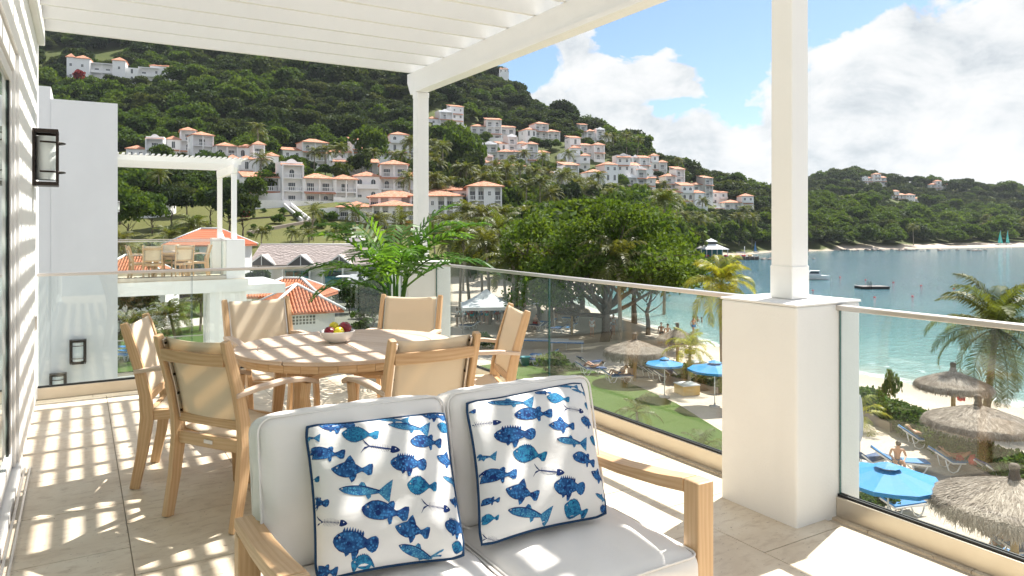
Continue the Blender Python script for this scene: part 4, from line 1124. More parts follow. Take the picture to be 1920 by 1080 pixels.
def frond_mesh(name, L, elev, nleaf, leaflen, width, seed, mat, droop=1.0, stiff=.5):
    """one pinnate leaf growing towards +x"""
    rs = np.random.RandomState(seed); n = 16; pts = []; p = np.array([0., 0, 0]); a = elev
    for i in range(n + 1):
        pts.append(p.copy()); a -= droop * (1.4 / n) * (.4 + 1.2 * i / n); p = p + np.array([math.cos(a), 0, math.sin(a)]) * L / n
    pts = np.array(pts); Q = []
    for side in (-1, 1):
        for k in range(nleaf):
            f = .12 + .88 * (k + rs.rand() * .6) / nleaf
            x = f * n; i = min(int(x), n - 1); b = pts[i] + (pts[i + 1] - pts[i]) * (x - i); T = pts[i + 1] - pts[i]; T /= np.linalg.norm(T)
            ll = leaflen * (math.sin(math.pi * min(1, .12 + f * .86)) ** .6) * (.8 + .35 * rs.rand()) * (1 if f < .9 else .8)
            S = np.array([0, side, 0.]); up = np.cross(T, S) * side
            if up[2] < 0: up = -up
            fw = .35 + .75 * f
            d1 = S + T * fw + up * (.28 + rs.normal() * .08); d1 /= np.linalg.norm(d1)
            d2 = d1 + np.array([0, 0, -(1.0 - stiff) * (1.1 + .5 * rs.rand())]); d2 /= np.linalg.norm(d2)
            m1 = b + d1 * ll * .45; m2 = m1 + d2 * ll * .55
            w = T * width * .5; wm = T * width * .42
            Q.append([b - w * .6, b + w * .6, m1 + wm, m1 - wm]); Q.append([m1 - wm, m1 + wm, m2 + wm * .12, m2 - wm * .12])
    # rachis as thin quads
    for i in range(n):
        wr = .022 * L / 3 * (1.1 - i / n) + .004; w0 = np.array([0, wr, 0]); h0 = np.array([0, 0, wr])
        Q.append([pts[i] - w0, pts[i] + w0, pts[i + 1] + w0, pts[i + 1] - w0]); Q.append([pts[i] - h0, pts[i] + h0, pts[i + 1] + h0, pts[i + 1] - h0])
    return np.array(Q)
def rotz(V, a, t=(0, 0, 0)):
    c, s = math.cos(a), math.sin(a); O = V.copy(); O[..., 0] = V[..., 0] * c - V[..., 1] * s; O[..., 1] = V[..., 0] * s + V[..., 1] * c
    return O + np.array(t)
def palm_crown(name, seed, L=3.4, nf=20, nleaf=14, leaflen=.75, width=.10, mat=None, wind=.0):
    rs = np.random.RandomState(seed); A = []
    for k in range(nf):
        f = k / nf; el = R(82 - 100 * f ** .9 + rs.normal() * 6); a = k * 2.39996 + rs.normal() * .15
        V = frond_mesh('', L * (.85 + .3 * rs.rand()) * (.75 + .25 * min(1, f * 3)), el, nleaf, leaflen, width, seed * 31 + k, None, .95 + .4 * rs.rand(), .3)
        A.append(rotz(V, a))
    return quads_mesh(name, np.concatenate(A), mat or MT['leaf_palm'])
def palm_trunk(name, h, lean, r=.14, seed=0):
    m = MB(); pts = []; rr = []
    for i in range(9):
        f = i / 8; pts.append((lean * f ** 1.6, .12 * math.sin(f * 3 + seed), -1.0 + (h + 1.0) * f)); rr.append(r * (1.35 - .55 * f ** .5) * (1.0 + .05 * (i % 2)))
    m.tube(pts, rr, 8); me = m.mesh(name); me.materials.append(MT['palmbark']); return me, pts[-1]
PALM_LO = [palm_crown('palm_fronds_far', 11 + i, 3.2 + .2 * i, 26, 18, .85, .15) for i in range(4)]
PALM_TR = [palm_trunk('palm_stem', 6.0, ln, .15, i) for i, ln in enumerate((.3, 1.1, -.8, .1))]
def palm(x, y, z, h, label, group, s=1.0, k=0, rz=None, name='coconut_palm'):
    rz = rnd.uniform(0, 6.28) if rz is None else rz
    o = empty(name, (x, y, z), rz, label, 'palm tree', group)
    me, tip = PALM_TR[k % 4]; f = h / 6.0
    t = link_mesh('trunk', me, None, o); t.scale = (1 * s, 1 * s, f)
    c = link_mesh('crown', PALM_LO[(k * 7 + 1) % 4], None, o); c.location = (tip[0] * s, tip[1] * s, h); c.scale = (s, s, s); c.rotation_euler = (0, 0, rnd.uniform(0, 6))
    return o
def near_palm(x, y, z, h, label, L=3.4, nf=22, s=1, mat='leaf_palm', rz=0, lean=.5, r=.16, nleaf=38, width=.045, leaflen=.75, group='coconut palms by the beach', seed=3, fruits=True):
    o = empty('coconut_palm', (x, y, z), rz, label, 'palm tree', group)
    me, tip = palm_trunk('palm_stem', h, lean, r, seed); link_mesh('trunk', me, None, o)
    rs = random.Random(seed); ms = []
    for j in range(6):
        V = frond_mesh('', L * (.8 + .06 * j), R(80 - 22 * j), nleaf, leaflen, width, seed * 10 + j, None, 1.0 + .15 * (j % 3), .25)
        ms.append(quads_mesh('frond', V, MT[mat]))
    for k in range(nf):
        j = min(5, int(6 * k / nf)); f = link_mesh('frond', ms[j], None, o); f.location = (tip[0], tip[1], tip[2]); f.rotation_euler = (rs.uniform(-.15, .15), rs.uniform(-.12, .12), k * 2.39996 + rs.uniform(-.2, .2)); q = rs.uniform(.85, 1.12); f.scale = (q, q, q)
    if fruits:
        m = MB()
        for k in range(6):
            a = k * 1.05; m.lathe([(0, -.13), (.09, -.09), (.12, 0), (.09, .1), (0, .14)], (tip[0] + .2 * math.cos(a), tip[1] + .2 * math.sin(a), tip[2] - .22), 8)
        m.build('coconuts', MT['lemon'] if mat == 'leaf_palm_yellow' else MT['leaf_mid'], o, kind='stuff')
    return o
CROWN = {}
def crown_set(key, mat, **kw):
    CROWN[key] = [crown_mesh('leaf_crown_' + key, 100 + i * 7 + len(CROWN) * 50, mat=MT[mat], **kw)[0] for i in range(4)]
crown_set('mid', 'leaf_mid', rad=4.2, hgt=5.5, nl=16, nleaf=2600, leaf=.46)
crown_set('dark', 'leaf_forest', rad=4.2, hgt=5.5, nl=14, nleaf=2200, leaf=.5)
crown_set('bush', 'leaf_hedge', rad=1.0, hgt=1.4, nl=8, nleaf=800, leaf=.14)
crown_set('red', 'leaf_red', rad=1.0, hgt=1.6, nl=8, nleaf=500, leaf=.2)
TRUNK = [trunk_mesh('tree_trunk', 4.5, .17, 40 + i) for i in range(3)]
def tree(x, y, z, h, key, label, group, wid=1.0, k=0, name='broadleaf_tree', cat='tree'):
    o = empty(name, (x, y, z), rnd.uniform(0, 6.28), label, cat, group)
    f = h / 9.0
    t = link_mesh('trunk', TRUNK[k % 3], None, o); t.scale = (f * wid, f * wid, f * .8)
    c = link_mesh('crown', CROWN[key][k % 4], None, o); c.location = (0, 0, 2.1 * f); c.scale = (f * wid, f * wid, f * 1.18)
    return o
def bush(x, y, z, s, label, key='bush', group='low shrubs in the resort grounds', k=0):
    o = link_mesh('shrub', CROWN[key][k % 4]); o.location = (x, y, z - .25 * s); o.scale = (s, s, s); o.rotation_euler = (0, 0, rnd.uniform(0, 6)); return tag(o, label, 'shrub', group)

# ------------------------------------------------------------------ houses
BOX = []       # (u0, u1, vtop, vbase, d) areas of the picture plane that trees in front keep clear
def arch_pts(w, h, n=8):
    r = w / 2; pts = [(-r, 0), (r, 0), (r, h - r)] + [(r * math.cos(a), h - r + r * math.sin(a)) for a in np.linspace(0, math.pi, n + 2)[1:-1]] + [(-r, h - r)]
    return pts
def win_meshes():
    out = {}
    for key, (w, h, arch) in dict(small=(.7, 1.0, False), std=(1.0, 1.25, False), wide=(1.7, 1.9, False), arch=(1.2, 2.0, True), tall=(1.0, 2.1, False)).items():
        f = MB(); p = MB(); e = .09
        if arch:
            o_, i_ = arch_pts(w, h), arch_pts(w - 2 * e, h - 2 * e)
            i_ = [(a, b + e) for a, b in i_]; n = len(o_)
            for q in range(n):
                q2 = (q + 1) % n; f._add([(o_[q][0], -.10, o_[q][1]), (o_[q2][0], -.10, o_[q2][1]), (i_[q2][0], -.10, i_[q2][1]), (i_[q][0], -.10, i_[q][1])], [(0, 1, 2, 3)])
                f._add([(o_[q][0], -.10, o_[q][1]), (o_[q2][0], -.10, o_[q2][1]), (o_[q2][0], .02, o_[q2][1]), (o_[q][0], .02, o_[q][1])], [(3, 2, 1, 0)])
                f._add([(i_[q][0], -.10, i_[q][1]), (i_[q2][0], -.10, i_[q2][1]), (i_[q2][0], -.02, i_[q2][1]), (i_[q][0], -.02, i_[q][1])], [(0, 1, 2, 3)])
            p._add([(a, -.03, b) for a, b in i_], [tuple(range(n))])
        else:
            f.b6(-w / 2, w / 2, -.1, .02, 0, e); f.b6(-w / 2, w / 2, -.1, .02, h - e, h); f.b6(-w / 2, -w / 2 + e, -.099, .02, e, h - e); f.b6(w / 2 - e, w / 2, -.099, .02, e, h - e)
            p.b6(-w / 2 + e, w / 2 - e, -.035, -.02, e, h - e)
        f.b6(-.03, .03, -.085, -.036, e, h - e - (.0 if not arch else .05))
        if w > 1.5: f.b6(-.45, -.39, -.085, -.036, e, h - e); f.b6(.39, .45, -.085, -.036, e, h - e)
        if h < 1.8: f.b6(-w / 2 + e, w / 2 - e, -.084, -.037, h * .5, h * .5 + .05)
        mf, mp = f.mesh('window'), p.mesh('pane'); mf.materials.append(MT['paint']); mp.materials.append(MT['pane']); out[key] = (mf, mp, w, h)
    return out
WIN = win_meshes()
def window(par, key, x, y, z, rz=0.0):
    mf, mp, w, h = WIN[key]; o = link_mesh('window', mf, None, par); o.location = (x, y, z); o.rotation_euler = (0, 0, rz)
    link_mesh('pane', mp, None, o); return o
def hip(m, x0, x1, y0, y1, z, rise, ov=.45, ridge=None):
    x0 -= ov; x1 += ov; y0 -= ov; y1 += ov; w, l = x1 - x0, y1 - y0; i = min(w, l) / 2
    if w >= l: a, b = (x0 + i * .95, (y0 + y1) / 2, z + rise), (x1 - i * .95, (y0 + y1) / 2, z + rise)
    else: a, b = ((x0 + x1) / 2, y0 + i * .95, z + rise), ((x0 + x1) / 2, y1 - i * .95, z + rise)
    v = [(x0, y0, z), (x1, y0, z), (x1, y1, z), (x0, y1, z), a, b]
    if w >= l: fs = [(0, 1, 5, 4), (1, 2, 5), (2, 3, 4, 5), (3, 0, 4)]
    else: fs = [(0, 1, 4), (1, 2, 5, 4), (2, 3, 5), (3, 0, 4, 5)]
    m._add(v, fs); m.b6(x0, x1, y0, y1, z - .14, z - .003)
    return m
def shed(m, x0, x1, y0, y1, z, rise, ov=.35):
    """slopes down towards -y"""
    x0 -= ov; x1 += ov; y0 -= ov
    m._add([(x0, y0, z), (x1, y0, z), (x1, y1, z + rise), (x0, y1, z + rise), (x0, y0, z - .14), (x1, y0, z - .14), (x1, y1, z + rise - .14), (x0, y1, z + rise - .14)],
           [(0, 1, 2, 3), (7, 6, 5, 4), (0, 4, 5, 1), (1, 5, 6, 2), (3, 7, 4, 0)]); return m
def villa(u, vb, wpx, label, seed, rot=None, d=None, floors=None, style=None, group='white villas on the hillside', name='hillside_villa', front=True):
    d = d or hit(u, vb); x, y = XYd(u, d); z = H + (HV - vb) / FPX * d
    Wm = wpx / FPX * d; rs = random.Random(seed)
    rot = R(rs.uniform(-28, 28)) if rot is None else R(rot)
    o = empty(name, (x, y, z), -YAW + math.atan2(-(u - 960), FPX) * .6 + rot, label, 'house', group)
    far = Wm / wpx > .33 or wpx < 34
    fh = 3.0; nb = 3 if Wm > 9 else 2
    if Wm > 20: nb = 4
    xs = [-Wm / 2]; rem = Wm
    ws = [rs.uniform(.8, 1.3) for _ in range(nb)]; sw = sum(ws); ws = [w / sw * Wm for w in ws]
    fl = [floors or rs.choice([2, 2, 3]) for _ in range(nb)]
    peak = rs.randrange(nb); fl = [((3 if seed % 2 or Wm > 14 else 2) if i == peak else 2 if abs(i - peak) == 1 else rs.choice([1, 2, 2])) for i in range(nb)] if not floors else fl
    wall = MB(); blocks = []; x0 = -Wm / 2
    for i in range(nb):
        y0 = rs.uniform(-1.8, 1.8); dp = rs.uniform(6, 8); F = fl[i]
        blocks.append((x0, x0 + ws[i], y0, y0 + dp, F)); x0 += ws[i]
    top = 0
    for i, (a, b, y0, y1, F) in enumerate(blocks):
        h = F * fh; top = max(top, h + 1.3)
        kind = rs.choice(['wall', 'loggia', 'loggia'])
        w = b - a; core = y0 + (1.5 if kind == 'loggia' else 0)
        wall.b6(a, b - .01, core, y1, -5, h)
        roofk = rs.choice(['hip', 'hip', 'shed', 'para']); 
        rm = MB()
        if roofk == 'hip': hip(rm, a, b, y0, y1, h + .01, 1.0 + w * .05, .35)
        elif roofk == 'shed': shed(rm, a, b, y0, y1, h + .01, 1.6); wall.b6(a + .1, b - .1, y1 - .4, y1 - .05, h, h + 1.4)
        else:
            wall.b6(a - .02, b + .02, core - .02, core + .22, h, h + .75); wall.b6(a - .02, a + .2, core + .221, y1, h, h + .75); wall.b6(b - .2, b + .02, core + .221, y1, h, h + .75)
            n = 9; pts = [(a + w * (.25 + .5 * q / (n - 1)), core - .03, h + .751 + .7 * math.sin(math.pi * q / (n - 1))) for q in range(n)]
            wall.prism(pts, (0, .2, 0))
            if rs.random() < .6: shed(rm, a, b, core - 1.0, core - .03, h - .2, .55, .15)
        if rm.f: rm.build('roof', MT['rooftile'], o)
        for f in range(F):
            z0 = f * fh
            if kind == 'loggia':
                wall.b6(a, b - .01, y0, core, z0 - .25 if f else -5, z0); wall.b6(a, a + .35, y0, core, z0, z0 + fh - .251); wall.b6(b - .36, b - .01, y0, core, z0, z0 + fh - .251)
                if w > 5: wall.b6((a + b) / 2 - .17, (a + b) / 2 + .17, y0 + .01, y0 + .35, z0, z0 + fh - .251)
                wall.b6(a + .35, b - .36, y0 + .02, y0 + .12, z0 + .82, z0 + .95)
                for q in range(int((w - .7) / .45)): xx = a + .5 + q * .45; wall.b6(xx, xx + .12, y0 + .03, y0 + .11, z0, z0 + .819)
                if f == F - 1: wall.b6(a, b - .01, y0, core, z0 + fh - .25, z0 + fh)
                nw = max(1, int(w // 3.0))
                for q in range(nw): window(o, 'wide' if rs.random() < .6 else 'arch', a + w * (q + .5) / nw, core, z0 + .05)
                if f and rs.random() < .5:
                    am = MB(); shed(am, a, b, y0 - .75, y0 - .01, z0 - .55, .4, .1); am.build('awning_roof', MT['rooftile'], o)
            else:
                nw = max(1, int(w // 2.3)); key = rs.choice(['std', 'arch', 'tall', 'small'])
                for q in range(nw):
                    window(o, key if rs.random() < .8 else 'std', a + w * (q + .5) / nw, core, z0 + (.9 if key in ('std', 'small') else .25))
                if f and rs.random() < .45:
                    am = MB(); shed(am, a + w * .1, b - w * .1, y0 - .7, y0 - .01, z0 - .5, .4, .1); am.build('awning_roof', MT['rooftile'], o)
                if f and rs.random() < .4:
                    wall.b6(a + .3, b - .3, y0 - 1.1, y0 - .005, z0 - .18, z0); wall.b6(a + .3, b - .3, y0 - 1.1, y0 - 1.0, z0 + .001, z0 + .95)
            if not far:
                for (xx, rz_) in ((b - .01, 90), (a, -90)):
                    if (i == nb - 1 and rz_ == 90) or (i == 0 and rz_ == -90): window(o, 'std', xx, (core + y1) / 2, z0 + .9, R(rz_))
    if rs.random() < .7:                       # terrace wall in front
        wall.b6(-Wm * .45, Wm * .5, -3.4, -3.2, -4, .6)
    wall.build('wall', MT['render'], o)
    s = FPX / d; 
    if front: BOX.append((u - wpx * .52, u + wpx * .52, vb - top * s, vb, d))
    return o
VL = [
 (256, 318, 72, 'white and orange villa just above the left end of the neighbouring pergola', 3, -10), (425, 313, 92, 'low white villa above the right end of the neighbouring pergola', 5, 10), (612, 318, 125, 'large stepped white villa in the middle below the dark forest', 8, 12),
 (750, 300, 78, 'white villa with long roof partly behind the far terrace post', 12, 0), (568, 382, 160, 'broad white villa above the dry lawn with arched windows', 15, 8), (712, 376, 145, 'tall white villa right behind the palms left of the post', 17, -6),
 (837, 237, 55, 'isolated villa high up just right of the far terrace post', 21, 10), (925, 263, 66, 'villa half hidden by palms below the isolated one', 23, 0), (1017, 271, 58, 'tall terraced villa under the forested slope', 25, 14), (920, 313, 70, 'villa with palms in front, right of the tall green tree', 27, -8),
 (998, 313, 55, 'narrow villa between two palms on the slope', 29, 5), (942, 343, 72, 'villa with pink roof just behind the hotel block', 31, 0), (1051, 360, 65, 'wide villa with orange awnings above the bright treetops', 33, 8), (1101, 268, 26, 'tiny villa highest on the right slope', 35, 0),
 (1133, 276, 26, 'tiny red roofed house among dark trees', 37, 0), (1101, 299, 50, 'villa with two roofs below the tiny one', 39, 5), (1078, 320, 46, 'villa with blue awning on the mid slope', 41, -5), (1117, 355, 70, 'broad balconied villa low on the slope', 43, 10), (1166, 338, 56, 'stepped villa crowned with curved gables', 45, 0),
 (1228, 330, 34, 'small villa right of the stepped one', 47, 0), (1258, 357, 46, 'villa with red awnings low on the slope by the ridge end', 49, 10), (1290, 389, 50, 'lowest villa above the coastal trees', 51, 6), (1311, 370, 42, 'villa with sloping white wing near the ridge end', 53, 14), (1376, 404, 60, 'rightmost villa of the headland just left of the big post', 55, 0),
 (1638, 346, 34, 'long white house on the far wooded hill', 61, 0), (1700, 379, 42, 'flat roofed modern house on the far hill', 63, 0), (1762, 358, 28, 'pale house at the top right of the far hill', 65, 0), (944, 138, 15, 'white house on the hilltop touching the beam', 67, 0),
 (508, 332, 50, 'villa between the left palms and the broad villa, above its roof', 71, 5), (668, 344, 66, 'villa wedged between the broad villa and the tall white villa', 72, -4), (686, 312, 40, 'small villa under the tall pale green tree', 73, 8), (885, 338, 52, 'villa directly above the right wing of the hotel', 74, 0),
 (962, 296, 40, 'villa peeping out between dark palms, right of the tall green tree', 75, 6), (1195, 322, 40, 'villa under the skyline left of the ridge end', 78, 0),
 (1203, 362, 42, 'villa low between the stepped one and the red awnings', 79, 0), (1345, 384, 36, 'villa just above and left of the rightmost one', 80, 6), (465, 340, 60, 'villa behind the right end of the neighbouring pergola', 82, 0), (340, 300, 40, 'little villa above the middle of the neighbouring pergola', 83, 0)]
for (u, v, w, lab, sd, rt) in VL: villa(u, v, w * (1.28 if w > 30 else 1.1), lab, sd, rt + 12, d=(470 if v < 140 else None), floors=(1 if v < 140 else None), name='hillside_villa')

def mansion():
    u, vb = 228, 154; d = hit(u, vb + 6, 200); x, y = XYd(u, d); z = H + (HV - vb) / FPX * d
    k = d / FPX; o = empty('hilltop_mansion', (x, y, z), -YAW + R(22), 'wide pale mansion with orange roofs alone high in the forest at upper left', 'house')
    wl = MB(); X = lambda px: (px - 228) * k; hh = 40 * k
    secs = [(139, 152, 1.0, 0, 'hip'), (152, 176, .98, 0, 'hip'), (176, 213, .86, 1.5, 'log'), (213, 235, 1.0, -.5, 'hip'), (235, 255, .72, .5, 'para'), (255, 292, .82, 1.5, 'log'), (275, 318, .95, 2.8, 'hip')]
    for i, (a, b, f, yo, kd) in enumerate(secs):
        x0, x1 = X(a), X(b) - .02; h = hh * f
        core = yo + (2 if kd == 'log' else 0); wl.b6(x0, x1, core, yo + 9, -4, h)
        if kd == 'log':
            for fl in range(2):
                z0 = fl * h * .5; wl.b6(x0, x1, yo, core, z0 - .3, z0); wl.b6(x0, x1, yo, yo + .12, z0 + .001, z0 + .9)
                for q in range(3): xx = x0 + (x1 - x0 - .3) * q / 2; wl.b6(xx, xx + .3, yo + .13, yo + .4, z0 + .001, z0 + h * .5 - .301)
                for q in range(2): window(o, 'wide', x0 + (x1 - x0) * (q + .5) / 2, core, z0 + .1)
            wl.b6(x0, x1, yo, core, h - .3, h)
        else:
            for fl in range(2):
                window(o, 'std' if kd != 'para' else 'tall', (x0 + x1) / 2, core, .8 + fl * h * .5)
                if x1 - x0 > 7: window(o, 'std', x0 + (x1 - x0) * .25, core, .8 + fl * h * .5)
        if kd == 'hip': rm = MB(); hip(rm, x0, x1, yo, yo + 9, h + .01, 1.9); rm.build('roof', MT['rooftile'], o)
    wl.build('wall', MT['render'], o)
    BOX.append((132, 322, 105, vb, d))
mansion()

def hotel():
    """the four storey block behind the far post"""
    d = 150; x, y = XYd(815, d); zb = -6.5
    o = empty('hotel_block', (x, y, zb), -YAW + R(8), 'long four storey white hotel with orange roofs either side of the far post', 'hotel')
    k = d / FPX; X = lambda u: (u - 815) * k
    wl = MB(); fh = 2.95
    Z = lambda v: H + (HV - v) * k - zb
    def part(u0, u1, y0, dp, vtop, bays, roof=True, rise=2.0, arch_every=0):
        x0, x1 = X(u0), X(u1); h = Z(vtop); n = int(h // fh); core = y0 + 1.4
        wl.b6(x0, x1, core, y0 + dp, -3, h)
        w = (x1 - x0) / bays
        for f in range(n):
            z0 = h - (n - f) * fh
            for b in range(bays):
                a = x0 + b * w
                if (b + 1) % 3 == 0 or w < 1.6:
                    wl.b6(a, a + w, y0 + .003, core, z0 - .2, z0 + fh - .201); window(o, 'small', a + w / 2, y0 + .003, z0 + .9); continue
                wl.b6(a, a + w, y0, core, z0 - .2, z0); wl.b6(a, a + .3, y0, core, z0, z0 + fh - .201); wl.b6(a + w - .3, a + w, y0, core, z0, z0 + fh - .201)
                wl.b6(a + .3, a + w - .3, y0 + .02, y0 + .1, z0 + .9, z0 + 1.0)
                for q in range(int((w - .7) / .3)): wl.b6(a + .42 + q * .3, a + .5 + q * .3, y0 + .03, y0 + .09, z0, z0 + .899)
                if arch_every and (f % 2 == 0):
                    r = (w - .6) / 2; pts = [(a + .3, y0 + .05, z0 + fh - .202)] + [(a + w / 2 - r * math.cos(t_), y0 + .05, z0 + fh - .2 - r * .75 + r * .7 * math.sin(t_)) for t_ in np.linspace(0, math.pi, 9)] + [(a + w - .3, y0 + .05, z0 + fh - .202)]
                    for q in range(1, len(pts) - 2): wl.prism([(pts[q][0], y0 + .05, z0 + fh - .202), pts[q], pts[q + 1], (pts[q + 1][0], y0 + .05, z0 + fh - .202)], (0, .25, 0))
                window(o, 'wide', a + w / 2, core, z0 + .05)
        wl.b6(x0 - .05, x1 + .05, y0 - .05, core, h - .2, h)
        if roof: rm = MB(); hip(rm, x0, x1, y0, y0 + dp, h + .01, rise, .6); rm.build('roof', MT['rooftile'], o)
    part(636, 700, 2, 9, 388, 3, arch_every=1, rise=1.3); part(700, 780, -.5, 9, 386, 5, arch_every=1, rise=1.3)
    part(690, 790, 8, 9, 367, 5, rise=1.6); part(770, 870, 3, 9, 366, 6, rise=1.4); part(815, 900, 9, 9, 352, 4, rise=1.5); part(880, 945, 2.5, 10, 347, 4, arch_every=1, rise=1.4)
    wl.build('wall', MT['render'], o)
    BOX.append((630, 945, 340, 438, d))
hotel()

# near kiosks with real clay tiles
def tiled_roof(o, x0, x1, y0, y1, z, rise, ov=.6, pitch=.24):
    x0 -= ov; x1 += ov; y0 -= ov; y1 += ov; w, l = x1 - x0, y1 - y0; i = min(w, l) / 2; ra = rise / i
    m = MB(); hip(m, x0 + .05, x1 - .05, y0 + .05, y1 - .05, z, rise - .06, 0); base = m.build('roof', MT['clay'], o)
    t = MB(); cx, cy = (x0 + x1) / 2, (y0 + y1) / 2
    def row(p_base, inward, length):
        # one column of barrel tiles running up the slope
        n = max(1, int(length / .42)); 
        for q in range(n):
            a = length * q / n; b = length * (q + 1) / n + .04
            pa = Vector(p_base) + Vector(inward) * a; pb = Vector(p_base) + Vector(inward) * b
            pa.z = z + ra * a + .03; pb.z = z + ra * b + .01
            side = Vector((-inward[1], inward[0], 0)) * (pitch * .36)
            arc = [(-1, 0), (-.6, .07), (0, .10), (.6, .07), (1, 0)]
            vs = [tuple(pa + side * s_ + Vector((0, 0, h_))) for s_, h_ in arc] + [tuple(pb + side * s_ * .85 + Vector((0, 0, h_ * .85))) for s_, h_ in arc]
            t._add(vs, [(k, k + 1, k + 6, k + 5) for k in range(4)])
    for k in range(int(w / pitch)):
        x = x0 + (k + .5) * pitch; L = min(i, x - x0, x1 - x)
        row((x, y0, z), (0, 1, 0), L); row((x, y1, z), (0, -1, 0), L)
    for k in range(int(l / pitch)):
        y = y0 + (k + .5) * pitch; L = min(i, y - y0, y1 - y)
        row((x0, y, z), (1, 0, 0), L); row((x1, y, z), (-1, 0, 0), L)
    t.build('roof_tile', MT['clay'], base, kind='stuff')
    r = MB(); hz = z + rise
    if w >= l: A, B = (x0 + i, cy, hz), (x1 - i, cy, hz)
    else: A, B = (cx, y0 + i, hz), (cx, y1 - i, hz)
    for c, e in (((x0, y0, z), A), ((x0, y1, z), A if w >= l else B), ((x1, y0, z), B if w >= l else A), ((x1, y1, z), B)):
        r.tube([(c[0], c[1], c[2] + .08), (e[0], e[1], e[2] + .08)], .12, 6)
    if abs(A[0] - B[0]) + abs(A[1] - B[1]) > .1: r.tube([(A[0], A[1], A[2] + .08), (B[0], B[1], B[2] + .08)], .12, 6)
    r.build('ridge_cap', MT['curtain'], base)
def kiosk(u, d, w, l, zt, label, rot, rise, vent=True):
    x, y = XYd(u, d); o = empty('tiled_kiosk', (x, y, G), -YAW + R(rot), label, 'building', 'kiosks with clay tile roofs')
    h = zt - G; m = MB(); m.b6(-w / 2, w / 2, -l / 2, l / 2, 0, h - .02); m.build('wall', MT['stucco'], o)
    f = MB(); f.b6(-w / 2 - .45, w / 2 + .45, -l / 2 - .45, l / 2 + .45, h - .17, h - .012); f.build('fascia', MT['paint'], o)
    tiled_roof(o, -w / 2, w / 2, -l / 2, l / 2, h, rise)
    if vent:
        for q in range(8):
            for r_ in range(3):
                v = MB(); v.b6(-.9 + q * .24 - .08, -.9 + q * .24 + .08, -l / 2 - .012, -l / 2 + .01, h - .9 + r_ * .22, h - .74 + r_ * .22); v.build('vent_block', MT['pane'], o)
    return o
kiosk(556, 54, 4.6, 4.6, -4.75, 'nearer kiosk with square tiled roof and lattice vent, just behind the dining table', 28, 1.75)
kiosk(548, 61, 5.4, 3.8, -4.35, 'farther kiosk with long tiled roof behind the dining table', -3, 1.3, False)
kiosk(252, 66, 6.5, 5, -3.5, 'kiosk with tiled roof seen through the glass of the neighbouring terrace', 12, 2.2, False)
kiosk(395, 100, 9, 6, -1.2, 'house with tiled roof between the two posts of the neighbouring pergola', -14, 2.2, False)

